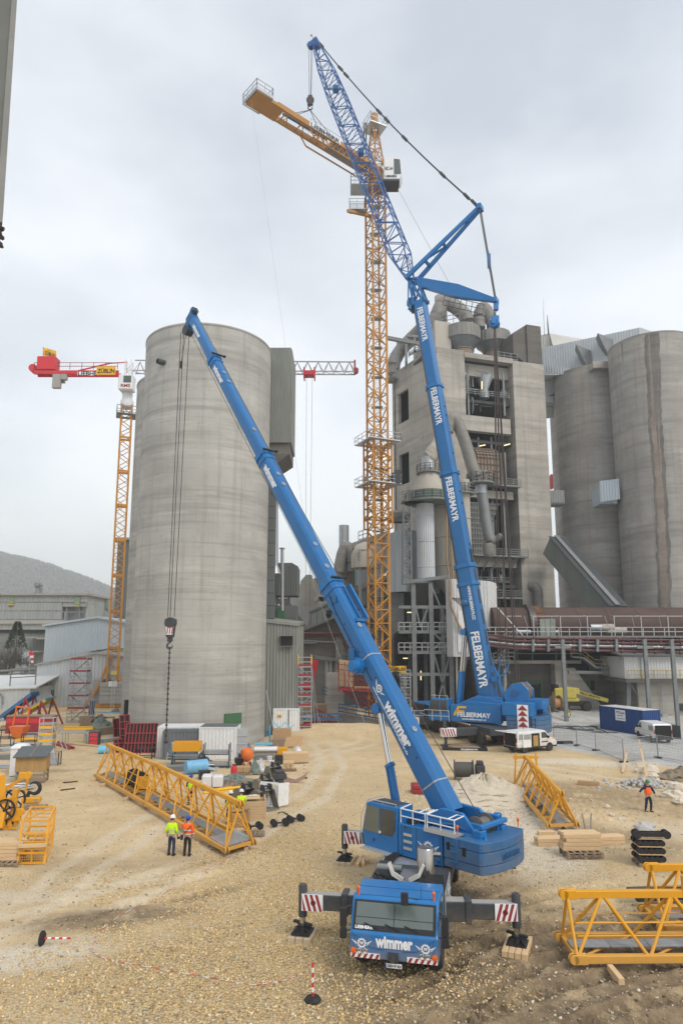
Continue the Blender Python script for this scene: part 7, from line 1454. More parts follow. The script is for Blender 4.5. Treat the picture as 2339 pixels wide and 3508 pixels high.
for i,(pad,kind,rz,lab) in enumerate(outs):
 s=-1 if i in(0,2) else 1;x=-2.62 if i<2 else-10.5
 pad=Vector((pad.x,pad.y,gh(pad.x,pad.y)));root=PC(x,s*.9,1.25);d=Vector((pad.x,pad.y,1.25))-root;L_=d.length;d.normalize();tip=root+d*(L_+.1);mid=root+d*(L_*.45)
 ob=MB().bar(root,mid,.52,.62).bar(mid-d*.12,mid+d*.1,.6,.74).bar(mid,tip,.4,.5).build('outrigger_beam',DKGD,cr1,bevel=.02)
 MB().bar(root+Z_*.315,mid+Z_*.315,.44,.015).bar(mid+Z_*.255,tip+Z_*.255,.34,.015).build('beam_top',mat('dusty_top',(.30,.29,.27),.8,0,.15,3),ob)
 fr_=Vector((d.y,-d.x,0));fr_=fr_ if fr_.y<0 else-fr_;b0=tip-d*.75
 wb=MB().hexa([b0+fr_*.21-Z_*.27,tip+fr_*.21-Z_*.27,tip+fr_*.24-Z_*.27,b0+fr_*.24-Z_*.27,b0+fr_*.21+Z_*.27,tip+fr_*.21+Z_*.27,tip+fr_*.24+Z_*.27,b0+fr_*.24+Z_*.27]).build('warning_board',WHITE,ob)
 mb=MB()
 for k in range(4):a=b0+d*(.02+.19*k)+fr_*.243;w_=d*.1;sl_=d*(.18 if d.x>0 else-.0);a=a if d.x>0 else a;e0,e1=min(.75,.02+.19*k+.16),min(.75,.02+.19*k+.26);mb.add([a-Z_*.265,a+w_-Z_*.265,b0+d*e1+fr_*.243+Z_*.265,b0+d*e0+fr_*.243+Z_*.265],[(0,1,2,3)])
 mb.lathe([(.0,0),(.09,0)],14,b0+d*.34+fr_*.246,fr_);mb.build('red_stripe',RED,wb)
 jk=MB().lathe([(.15,.72),(.15,1.72),(.12,1.78)],16,(tip.x,tip.y,0)).build('jack',DKG,ob,smooth=40);MB().lathe([(.105,.4),(.105,.75)],16,(tip.x,tip.y,0)).build('jack_rod',CHROME,ob,smooth=40)
 mb=MB();c=Vector((tip.x,tip.y,.2));mb.box(c+Z_*.03,(.66,.66,.06),R(rz));mb.lathe([(.16,.05),(.12,.25),(.2,.28)],12,c)
 for k in range(4):a=R(rz)+k*PI/2+PI/4;u_=Vector((cos(a),sin(a),0));mb.prism([c+u_*.1+Z_*.06,c+u_*.42+Z_*.06,c+u_*.12+Z_*.26],Vector((-u_.y,u_.x,0))*.03)
 mb.box(c+Z_*.3,(.75,.12,.07),R(rz+70));mb.build('foot_pad',BLACKL,ob)
 cz=crib(Vector((tip.x,tip.y,pad.z-.02)),R(rz),kind,lab)
mb=thing('loose_block','loose pale timber blocks beside the rear outrigger behind the cab','timber',on(1225,2955))
for k,(u,v,a) in enumerate(((1212,2950,1.2),(1228,2962,1.4),(1243,2960,1.55),(1252,2950,1.75))):
 p=on(u,v);o=one(MB().bx(-.45,.45,-.09,.09,0,.18),'timber_block',WOOD,['longest pale timber block leaning at the rear outrigger pile','pale block beside the longest leaning block','pale block with a red mark in the loose pile','outermost loose block towards the crane wheels'][k],'timber','loose timber blocks',loc=p,rz=a,bevel=.012)
bpy.data.objects.remove(mb)
sp=MB();sp.bx(-2.2,0.0,.35,1.42,1.72,2.95);sp.bx(-3.4,1.5,-.95,.4,1.9,2.5);sp.prism([(-3.2,.62,2.5),(.3,.62,2.5),(-.5,.62,3.1),(-1.6,.62,3.65),(-2.6,.62,3.6),(-3.2,.62,3.0)],(0,-.16,0));sp.prism([(-3.2,-.7,2.5),(.3,-.7,2.5),(-.5,-.7,3.1),(-1.6,-.7,3.65),(-2.6,-.7,3.6),(-3.2,-.7,3.0)],(0,.16,0));sp.bx(-2.0,1.2,-1.42,-.9,1.8,2.8)
sup1=sp.xf(Ms).build('superstructure',BLUE,cr1,bevel=.03)
mb=MB();[mb.bar(P1(x,1.424,1.76),P1(x,1.424,2.92),.014) for x in(-.95,-.2,-2.1)];mb.bar(P1(-2.1,1.424,1.9),P1(-.95,1.424,1.9),.012);[mb.box(P1(x,1.43,z),(.07,.02,.05),R(135)) for x,z in((-1.1,1.85),(-2.0,1.85),(-.4,2.85))];mb.build('panel_seam',BLACKL,sup1)
emblem(P1(-1.55,1.424,2.3),-f1,Z_,.25,sup1)
for k in range(4):MB().bx(-.72,-.3,1.36,1.425,1.9+k*.26,2.1+k*.26).xf(Ms).build('step_recess',BLUE2,sup1);MB().bx(-.72,-.3,1.40,1.44,2.0+k*.26,2.1+k*.26).xf(Ms).build('step',ALU,sup1) if k<3 else None
oc=MB();pr=[(0.02,1.72),(1.86,1.72),(1.98,2.35),(1.72,3.45),(1.6,3.52),(.02,3.52)];oc.prism([(x,.42,z) for x,z in pr],(0,1.02,0));oco=oc.xf(Ms).build('operator_cab',BLUE,cr1,bevel=.04,seg=2)
def pane(pts,n_):return MB().prism([P1(*p) for p in pts],n_*.012)
GG=glass('cab_pane',(.11,.13,.10),.08)
pane([(1.0,1.442,2.35),(1.9,1.442,2.35),(1.68,1.442,3.36),(1.0,1.442,3.36)],l1).build('cab_glass',GG,oco);pane([(.12,1.442,2.62),(.3,1.442,2.35),(.93,1.442,2.35),(.93,1.442,3.36),(.12,1.442,3.36)],l1).build('cab_glass',glass('cab_pane_dark',(.04,.045,.045),.08),oco)
pane([(1.985,.52,2.4),(1.985,1.34,2.4),(1.745,1.34,3.38),(1.745,.52,3.38)],f1).build('cab_glass',GG,oco)
MB().bx(.2,1.5,.55,1.3,3.5,3.535).xf(Ms).build('roof_hatch',DKG,oco)
mb=MB();pts=[P1(x,y,3.62) for x,y in((.1,1.4),(1.6,1.4),(1.6,.5))];mb.tube(pts,.018,6);mb.tube([P1(1.62,1.42,3.62),P1(2.0,1.46,3.0),P1(2.06,1.46,2.3),P1(1.95,1.46,1.75)],.018,6)
for x in(.1,.85,1.6):mb.bar(P1(x,1.4,3.5),P1(x,1.4,3.62),.025)
mb.build('cab_rail',ALU,oco)
MB().bx(0,1.85,1.42,1.72,1.66,1.72).xf(Ms).build('cab_step',ALU,oco)
mb=MB();a=P1(.55,1.0,2.62);mb.ball(a+Z_*.42,.12,10,6);mb.lathe([(.2,-.35),(.23,0),(.19,.22),(.07,.3)],12,a);mb.build('operator_silhouette',BLKT,oco,smooth=60)
MB().bar(P1(.92,1.455,2.3),P1(.92,1.455,2.5),.03,.04).bar(P1(1.3,1.45,2.1),P1(1.3,1.45,2.0),.05).build('door_handle',BLACKL,oco)
MB().lathe([(.06,0),(.06,.02)],12,P1(.95,1.456,2.42),l1).build('round_sticker',WHITE,oco)
mb=MB()
for x0,x1 in((-1.35,-.1),(-2.75,-1.45)):
 z0,z1=2.97,3.5
 for y in(1.35,):mb.tube([P1(x0,y,z0),P1(x0,y,z1),P1(x1,y,z1),P1(x1,y,z0)],.03,8);mb.tube([P1(x0,y,3.22),P1(x1,y,3.22)],.025,6)
 mb.tube([P1(x0,1.35,z1),P1(x0,.75,z1+.05),P1(x0+.3,.75,z1+.05),P1(x0+.3,1.35,z1)],.025,6);mb.tube([P1(x1,1.35,z1),P1(x1-.1,.8,z1+.1)],.025,6);mb.bar(P1((x0+x1)/2,1.35,z0),P1((x0+x1)/2,1.35,z1),.04)
mb.tube([P1(-.05,1.3,2.95),P1(-.05,1.3,3.45),P1(.1,1.0,3.45),P1(.1,1.0,2.95)],.03,6);mb.build('guard_rail',WPAINT,cr1)
MB().bx(-2.9,-1.4,1.0,1.5,2.93,2.99).bx(-2.9,-1.4,1.48,1.52,2.9,3.06).xf(Ms).build('walkway',ALU,cr1)
mb=MB()
for k in range(7):mb.tube([P1(-.6,.9-.05*k,3.0),P1(-1.0,.95-.04*k,3.18),P1(-1.6,.85-.05*k,3.1),P1(-2.3,.7-.04*k,3.15),P1(-2.8,.6,3.0)],.03,6)
mb.build('hydraulic_hose',BLUE2,cr1);mb=MB()
for k in range(4):mb.tube(arc(P1(-.45,1.05,2.98+.03*k),.22,0,2*PI,14,X_,Y_),.02,5)
mb.build('cable_coil',BLACKL,cr1)
MB().lathe([(.42,-.38),(.42,-.34),(.3,-.34),(.3,.34),(.42,.34),(.42,.38)],24,P1(-3.0,-.05,3.1),l1).build('hoist_drum',mat('drum_rope',(.16,.15,.135),.6,.2,.2,5),cr1,smooth=30)
mb=MB();mb.bx(-3.5,-2.6,-.62,-.5,2.4,3.5);mb.bx(-3.5,-2.6,.4,.52,2.4,3.3);mb.bar((-3.6,-.9,3.3),(-3.6,.9,3.3),.18);mb.bx(-3.7,-3.3,.6,1.0,2.4,3.2);mb.lathe([(.16,3.2),(.16,3.45),(.18,3.5)],14,(-3.3,-.8,0));mb.bx(-3.6,-2.5,-1.0,-.6,2.5,3.1);mb.bar((-3.5,.5,3.0),(-3.9,1.0,2.9),.12);mb.xf(Ms).build('winch_frame',BLUE,cr1,bevel=.03)
for y,x in((1.3,-2.85),(-1.3,-3.9)):MB().lathe([(.02,-.2),(.025,0),(.05,.02),(.055,.1),(.02,.14)],12,P1(x,y,3.2)).build('beacon',AMBER,cr1,smooth=40)
def cwp(z0,z1,g=0):
 pr=[(-2.35,1.5+g),(-3.95,1.5+g),(-4.05,1.42+g)]+[(-4.05-.3*(1-(y/1.42)**2)-g,y) for y in(1,.5,0,-.5,-1)]+[(-4.05,-1.42-g),(-3.95,-1.5-g),(-2.35,-1.5-g)]
 return MB().prism([(x,y,z0) for x,y in pr],(0,0,z1-z0)).xf(Ms)
for k,(z0,z1) in enumerate(((1.82,2.12),(2.135,2.58),(2.595,2.92))):
 o=cwp(z0,z1,.012*(k%2)).build('counterweight_slab',BLUE2D,cr1,bevel=.03,seg=2)
 if k==1:letters('LIEBHERR',P1(-4.37,0,2.37),-l1,Z_,1.15,.2,mat('blue_relief',(.013,.085,.22),.6),o,depth=.02)
mb=MB();mb.bx(-2.62,-2.5,1.49,1.53,2.45,2.72).bx(-3.35,-3.2,1.49,1.53,2.35,2.65);mb.bx(-3.0,-2.85,1.0,1.2,2.91,2.93).bx(-3.6,-3.4,.6,1.0,2.91,2.93).bx(-3.2,-3.05,-.9,-.5,2.91,2.93);mb.xf(Ms).build('lifting_pocket',DARKIN,cr1)
mb=MB();mb.bx(-3.0,-2.85,1.5,1.56,1.85,2.92).bx(-3.02,-2.72,1.5,1.58,2.05,2.1).bx(-3.02,-2.72,1.5,1.58,2.4,2.45);mb.xf(Ms).build('clamp_bar',BLUE2,cr1,bevel=.01)
ws=MB().bx(-3.75,-3.35,1.35,1.37,2.6,2.72).xf(Ms).build('warning_plate',WHITE,cr1)
F1=P1(-1.5,-.05,3.25)
def inpl1(u,v):nrm=Vector((f1.y,-f1.x,0));d=ray(u,v);O=Vector((0,0,CAM_H));return O+d*((S1-O).dot(nrm)/d.dot(nrm))
H1=inpl1(662,1098);d1=(H1-F1).normalized()
_FB,_HB=FB,HB;FB,HB=F1,H1
fr1=[0]+[onb(v) for v in(2006,1566,1235)]+[1.0];WH1=[(.9,1.1),(.76,.92),(.65,.78),(.55,.66)];secs1=[]
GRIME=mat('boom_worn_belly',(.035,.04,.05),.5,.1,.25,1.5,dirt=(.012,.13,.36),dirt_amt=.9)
for k in range(4):
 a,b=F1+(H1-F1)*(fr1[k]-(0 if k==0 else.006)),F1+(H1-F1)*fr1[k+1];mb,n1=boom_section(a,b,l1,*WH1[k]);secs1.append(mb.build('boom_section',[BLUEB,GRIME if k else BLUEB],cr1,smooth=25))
 if k<3:
  collar(b,d1,l1,*WH1[k],.32,.07).build('boom_collar',[BLUE,BLUE],cr1,bevel=.02);collar(b-d1*.5,d1,l1,*WH1[k],.12,.04).build('boom_collar',[BLUE,BLUE],cr1,bevel=.01)
  MB().tube([b+n1*(WH1[k][1]/2+.12)-l1*.45,b+n1*(WH1[k][1]/2+.12)+l1*.45],.06,8).bar(b+n1*(WH1[k][1]/2+.05)-l1*.5,b+n1*(WH1[k][1]/2+.2)-l1*.55,.12).build('rope_roller',BLACKL,cr1)
def atb(v,side=1,k=0,off=0.0):q=F1+(H1-F1)*onb(v);return q+l1*(WH1[k][0]/2+.012)+n1*off
def side_text(txt,v0,v1,k,h,off,bold=.045):q0,q1=atb(v0,k=k,off=off),atb(v1,k=k,off=off);letters(txt,(q0+q1)/2,-d1,n1,(q1-q0).length,h,WHITE,secs1[k],bold=bold)
side_text('wimmer',2408,2560,0,.46,.14);side_text('www.wimmer-maschinentransporte.de',2345,2575,0,.12,-.15,.015);side_text('wimmer',1602,1676,1,.44,.08);side_text('wimmer',1262,1318,2,.38,.07);side_text('wimmer',1120,1162,3,.32,.06)
emblem(atb(2362,k=0,off=.12),-d1,n1,.2,secs1[0])
mb=MB()
for v,k in((1295,2),(1325,2),(1490,2),(1645,1),(1680,1),(1885,1),(1960,1),(2165,0),(2520,0)):q=F1+(H1-F1)*onb(v);mb.lathe([(.11,0),(.13,.02),(.13,.05),(.07,.05),(.05,.01)],16,q+n1*(WH1[k][1]/2)+l1*.15,n1)
mb.build('locking_pin',GALV,cr1,smooth=30)
mb=MB()
for v in(2050,2100,2140,2190,2235,2290,2330,2420,2470,2560,2600):q=atb(v,k=0,off=-.15+.18*((v//10)%3));mb.lathe([(.035,0),(.035,.02)],8,q,l1)
mb.build('bolt',BLACKL,cr1)
mb=MB();q0,q1=F1+(H1-F1)*(fr1[1]-.015),F1+(H1-F1)*onb(2150)
for s in(-.28,.0):mb.bar(q0+n1*.62+l1*s-l1*.1,q1+n1*.62+l1*s-l1*.1,.05,.06)
mb.bar(q0+n1*.75-l1*.42,q1+n1*.75-l1*.42,.12,.14);mb.bar(q1+n1*.63-l1*.42,q1+n1*.63+l1*.3,.14);mb.build('guide_frame',BLUE,cr1)
q=atb(2265,k=0,off=-.38);MB().lathe([(.4,-.1),(.4,.12),(.3,.14),(.3,.42),(.24,.44),(.24,.5)],24,q-l1*.05,l1).build('hose_reel',BLUE,cr1,smooth=35)
mb=MB();mb.box(atb(2225,k=0,off=-.35),(.3,.3,.5),R(45));mb.box(atb(2062,k=0,off=.2),(.2,.2,.4),R(45));mb.build('junction_box',BLUE2,cr1,bevel=.02)
mb=MB();mb.tube([atb(2040,k=0,off=.0),atb(2090,k=0,off=-.12),atb(2220,k=0,off=-.12),atb(2330,k=0,off=-.05)],.025,5);mb.build('hydraulic_line',BLACKL,cr1)
mb=MB();mb.box(atb(2075,k=0,off=-.55)-l1*.1,(.3,.3,.2));mb.ball(atb(2080,k=0,off=-.7)-l1*.1,.14,8,5);mb.build('work_light',BLACKL,cr1)
for v in(2262,2690):q=F1+(H1-F1)*onb(v);collar(q,d1,l1,*WH1[0],.06,.015).build('strap_band',[GALV,GALV],cr1)
r0,r1=P1(1.15,-.1,2.25),F1+(H1-F1)*onb(2395)-n1*.75;rm=r0.lerp(r1,.52)
for s in(-.02,):MB().tube([r0,rm],.2,18).build('luffing_cylinder',BLUE,cr1,smooth=40);MB().tube([rm,r1],.13,16).build('cylinder_rod',CHROME,cr1,smooth=40)
MB().lathe([(.24,-.3),(.24,.3)],16,r1,l1).bar(r1,r1+n1*.4,.4,.4).lathe([(.24,-.14),(.24,0)],14,rm,d1).build('cylinder_bracket',BLUE,cr1)
MB().tube([r0+l1*.26,r0.lerp(r1,.5)+l1*.24],.03,6).build('ram_pipe',BLUE2,cr1)
mb=MB();hd=H1;mb.bar(hd-d1*.1,hd+d1*.5,.56,.68,n1);mb.bar(hd+d1*.2-n1*.2,hd-n1*.8-d1*.15,.55,.5,l1);mb.bar(hd+d1*.45+n1*.3,hd+d1*.5+n1*.62,.5,.3)
mb.build('boom_head',BLUE2,cr1,bevel=.03);mb=MB()
for s in(-.22,-.07,.07,.22):mb.lathe([(.3,-.05),(.34,-.05),(.34,.05),(.3,.05)],20,hd-n1*.82+l1*s-d1*.1,l1);
for s in(-.1,.1):mb.lathe([(.3,-.05),(.3,.05)],20,hd+d1*.5+n1*.4+l1*s,l1)
mb.build('head_sheave',DKG,cr1,smooth=30)
HX=at(612,1180,43.6);rx,ry=HX.x,HX.y;hz=Vector((rx,ry,0));dd=ray(597,2150);hkz=CAM_H+ry/dd.y*dd.z;hx=dd.x/dd.y*ry;HB1=Vector(((hx+rx)/2,ry,hkz))
mb=MB()
for s,e_ in((-.28,-.2),(-.08,-.05),(.3,.22)):mb.tube([hd-n1*1.0+X_*(s-.1),HB1+X_*e_+Z_*.7],.022,4)
mb.tube([hd+d1*.6+n1*.5,F1+(H1-F1)*.5+n1*.6,P1(-3.0,0,3.4)],.022,4);mb.tube([hd-n1*.7,F1+(H1-F1)*fr1[1]-n1*.65],.018,4);mb.build('hoist_rope',ROPE,cr1)
MB().tube([hd-n1*1.0,hd-n1*1.0-Z_*2.1-X_*.25],.02,4).box(hd-n1*1.0-Z_*2.4-X_*.27,(.14,.14,.5)).build('limit_switch_weight',BLACKL,cr1)
hb=MB().hexa([HB1+Vector(p) for p in((-.22,-.2,-.62),(.22,-.2,-.62),(.22,.2,-.62),(-.22,.2,-.62),(-.36,-.2,.55),(.36,-.2,.55),(.36,.2,.55),(-.36,.2,.55))]).lathe([(.36,-.24),(.36,.24)],20,HB1+Z_*.3,Y_).box(HB1-Z_*.75,(.3,.3,.3)).build('hook_block',DKG,cr1,bevel=.03)
wb=MB().prism([HB1+Vector(p) for p in((-.2,-.23,-.45),(.2,-.23,-.45),(.25,-.23,.1),(-.25,-.23,.1))],(0,-.01,0)).build('warning_plate',WHITE,hb);mb=MB()
for k in range(3):x=-.18+.15*k;mb.prism([HB1+Vector(p) for p in((x,-.245,-.4),(x+.07,-.245,-.4),(x+.12,-.245,.06),(x+.05,-.245,.06))],(0,-.005,0))
mb.build('red_stripe',RED,wb)
MB().tube(arc(HB1-Z_*1.15,.17,PI*.6,PI*2.15,12,X_,Z_),[.05,.06,.07,.075,.08,.08,.075,.07,.06,.05,.04,.03,.02],8).bar(HB1-Z_*.8,HB1-Z_*1.0,.1).build('hook',DKG,hb,smooth=50)
mb=MB();zb=at(585,2538,ry).z;zt_=HB1.z-1.28;n=int((zt_-zb)/.16)
for k in range(n):c=Vector((HB1.x,ry,zt_-.16*k));a=(X_ if k%2 else Y_);mb.lathe([(.06,-.028),(.085,0),(.06,.028)],8,c,a)
mb.tube([(HB1.x,ry,zt_),(HB1.x,ry,zb)],.03,4);mb.lathe([(.09,0),(.14,.1),(.05,.25)],8,(HB1.x,ry,zb-.15));mb.build('chain_sling',ROPE,cr1);FB,HB=_FB,_HB
# ================================================================= JIB SECTIONS, PEOPLE, VEHICLES
def jib_section(label,near,far,top,n,name='jib_section',chord=.19,walk=True,lugs=True,rails=2,group='yellow jib sections lying in the yard'):
 """three-chord lattice section lying on its base; each chord a pair of points"""
 base=(near[0]+near[1]+far[0]+far[1])/4;t=thing(name,label,'crane jib',Vector((base.x,base.y,0)),0,group)
 d=(near[1]-near[0]).normalized()
 for nm,c in(('bottom_chord',near),('bottom_chord',far),('top_chord',top)):
  mb=MB().bar(c[0],c[1],chord,chord*1.15)
  if lugs:
   for e_,s in((c[0],-1),(c[1],1)):
    sd=frame(d)[1]
    for o in(-.085,.085):mb.lathe([(chord*.75,-.03),(chord*.75,.03)],14,e_+d*s*.12+sd*o,sd);mb.bar(e_-d*s*.3+sd*o,e_+d*s*.12+sd*o,.06,chord*1.4)
  mb.build(nm,YELD,t,bevel=.012)
 mb=MB();L=lambda c,f:c[0].lerp(c[1],f)
 for k in range(n):
  a,b,m_=k/n,(k+1)/n,(k+.5)/n
  for c in(near,far):mb.tube([L(c,a),L(top,m_)],.055,7);mb.tube([L(top,m_),L(c,b)],.055,7)
  mb.bar(L(near,a),L(far,a),.1);mb.tube([L(near,a),L(far,b)],.04,6)
 mb.bar(near[1],far[1],.14);mb.bar(near[0],far[0],.14)
 for e_ in(0,1):mb.tube([L(near,e_),L(top,e_)],.055,7);mb.tube([L(far,e_),L(top,e_)],.055,7)
 mb.build('brace',YELD,t,smooth=40)
 mb=MB()
 for q in range(rails):h=.34+.2*q;mb.tube([L(near,.01).lerp(L(top,.01),h),L(near,.99).lerp(L(top,.99),h)],.022,6);mb.tube([L(far,.01).lerp(L(top,.01),h),L(far,.99).lerp(L(top,.99),h)],.022,6)
 mb.build('handrail',YEL,t,smooth=40)
 if walk:
  mb=MB();n2=9;up=Z_*.1
  for k in range(n2):f0,f1_=k/n2,(k+1)/n2-.004;a,b,c,e_=L(near,f0).lerp(L(far,f0),.33),L(near,f1_).lerp(L(far,f1_),.33),L(near,f1_).lerp(L(far,f1_),.67),L(near,f0).lerp(L(far,f0),.67);mb.hexa([p+up for p in(a,b,c,e_)]+[p+up+Z_*.03 for p in(a,b,c,e_)])
  for k in range(6):w_=.36+.056*k;mb.bar(L(near,0).lerp(L(far,0),w_)+Z_*.14,L(near,1).lerp(L(far,1),w_)+Z_*.14,.02)
  mb.build('walkway',GALV,t)
 return t
zc_=Z_*.33
def tri(a,b,c,d,h0,h1):return(a+zc_,b+zc_),(c+zc_,d+zc_),((a+c)/2+Z_*h0,(b+d)/2+Z_*h1)
nA0,nA1,fA1=on(330,2672),on(772,2936),on(866,2908);w_=fA1-nA1;fA0=nA0+w_;nm_,fm_=nA0.lerp(nA1,.49),fA0.lerp(fA1,.49);dA=(nA1-nA0).normalized()
ja=jib_section('far half of the long yellow jib, a rope drum inside',*tri(nA0,nm_-dA*.1,fA0,fm_-dA*.1,2.45,2.45),5)
jb=jib_section('near half of the long yellow jib beside the two standing workers',*tri(nm_+dA*.1,nA1,fm_+dA*.1,fA1,2.45,2.3),5)
o=MB().hexa([p+Z_*.42 for p in(nA1-dA*1.9,nA1-dA*.1,fA1-dA*.1,fA1-dA*1.9)]+[p+Z_*.5 for p in(nA1-dA*1.9,nA1-dA*.1,fA1-dA*.1,fA1-dA*1.9)]).build('end_plate',GALV,jb)
c=nA0.lerp(nA1,.30).lerp(fA0.lerp(fA1,.30),.55)+Z_*.95;t=thing('rope_winch','black rope winch drum sitting inside the far yellow jib half','winch',Vector((c.x,c.y,.4)))
MB().lathe([(.62,-.75),(.62,-.68),(.46,-.68),(.46,.68),(.62,.68),(.62,.75)],26,c,dA).build('drum',BLACKL,t,smooth=30);MB().bar(c-dA*1.3-Z_*.5,c+dA*1.6-Z_*.5,.9,.12).box(c+dA*1.3,(.6,.6,.7)).build('winch_frame',YEL,t)
n0,n1_,f1_=on(1762,2707),on(1878,2850),on(1976,2846);w_=f1_-n1_;f0_=n0+Vector((1.75,.1,0))
jc=jib_section('yellow jib section with T shaped end bar, loaded with grey tie bars',*tri(n0,n1_,f0_,f1_,2.2,2.0),6)
tp=(n0+f0_)/2+Z_*2.2;MB().bar(tp-X_*.85,tp+X_*.85,.18).bar(n0+zc_,tp-X_*.7,.1).bar(f0_+zc_,tp+X_*.7,.1).bar(tp-X_*.7,tp-X_*.7+Z_*.3,.1).bar(tp+X_*.7,tp+X_*.7+Z_*.3,.1).build('end_bar',YEL,jc)
dC=(n1_-n0).normalized()
for k in range(4):
 o_=n0.lerp(f0_,.14+.03*k)+dC*(1.0+.9*k)+Z_*(.42+.13*(k%2));mb=MB().bar(o_,o_+dC*(5.4-.5*k),.12,.14);sd=frame(dC)[1]
 for q in(0,1):mb.lathe([(.12,-.04),(.12,.04)],10,o_+dC*(5.4-.5*k)*q,sd)
 one(mb,'tie_bar',MATS['dark_grey_steel'] if k>2 else STEELG,['longest grey tie bar lying in the loaded jib section','second grey tie bar, beside the longest one','third grey tie bar, next to the walkway','dark short tie bar at the near end of the load'][k],'tie bar','tie bars in the jib section')
pC=at(1995,3278,23.9);zc_=Z_*.32
n0,n1_,f0_,f1_=Vector((7.45,23.1,0)),Vector((19,23.3,0)),Vector((7.5,24.75,0)),Vector((19.2,24.95,0))
jd=jib_section('nearest yellow jib section cut by the right edge, grey grating along its base',*tri(n0,n1_,f0_,f1_,1.95,1.95),5,chord=.2)
q=Vector((12.0,23.95,2.27));MB().box(q,(1.3,.3,.5)).lathe([(.17,-.2),(.17,.2)],18,q,Y_).build('joint_block',YEL,jd,bevel=.03)
je=jib_section('second yellow jib section behind the nearest one at the right edge',*tri(Vector((11.3,25.4,0)),Vector((22,25.7,0)),Vector((11.4,27.2,0)),Vector((22,27.5,0)),2.05,2.05),5,chord=.2)
for k,(x,y) in enumerate(((8.4,23.4),(8.6,24.8))):one(MB().bx(-.09,.09,-.45,.45,0,.2),'timber_block',WOOD,['timber block under the front chord of the nearest jib section','timber block under the rear chord of the nearest jib section'][k],'timber','timber under the jibs',loc=(x,y-.9*(k==0),gh(x,y)+.0),bevel=.01)
for k,(f,s) in enumerate(((.01,0),(.12,0),(.35,0),(.7,0),(.98,.9))):
 p=nA0.lerp(nA1,f)+(fA1-nA1)*s;one(MB().bx(-.45,.45,-.1,.1,0,.2),'timber_block',WOOD,['timber block under the far left tip of the long jib','timber block a step in from the far jib tip','timber block near the rope drum under the jib','timber block under the near half of the long jib','timber block under the near end plate of the long jib'][k],'timber','timber under the jibs',loc=(p.x,p.y,gh(p.x,p.y)),rz=.5+k*.3,bevel=.01)
def skinmesh(name,V,E,Rr,m,par,sub=1):
 me=bpy.data.meshes.new('tmp');me.from_pydata(V,E,[]);o=bpy.data.objects.new('tmp',me);scene.collection.objects.link(o)
 md=o.modifiers.new('s','SKIN');md.use_smooth_shade=True
 for i,r in enumerate(Rr):me.skin_vertices[0].data[i].radius=(r,r) if not isinstance(r,tuple) else r
 me.skin_vertices[0].data[0].use_root=True
 ss=o.modifiers.new('b','SUBSURF');ss.levels=sub;dg=bpy.context.evaluated_depsgraph_get();m2=bpy.data.meshes.new_from_object(o.evaluated_get(dg));bpy.data.objects.remove(o)
 m2.name=name;m2.materials.clear();m2.materials.append(m);ob=bpy.data.objects.new(name,m2);scene.collection.objects.link(ob);ob.parent=par;OFF[ob.name]=Vector();return ob
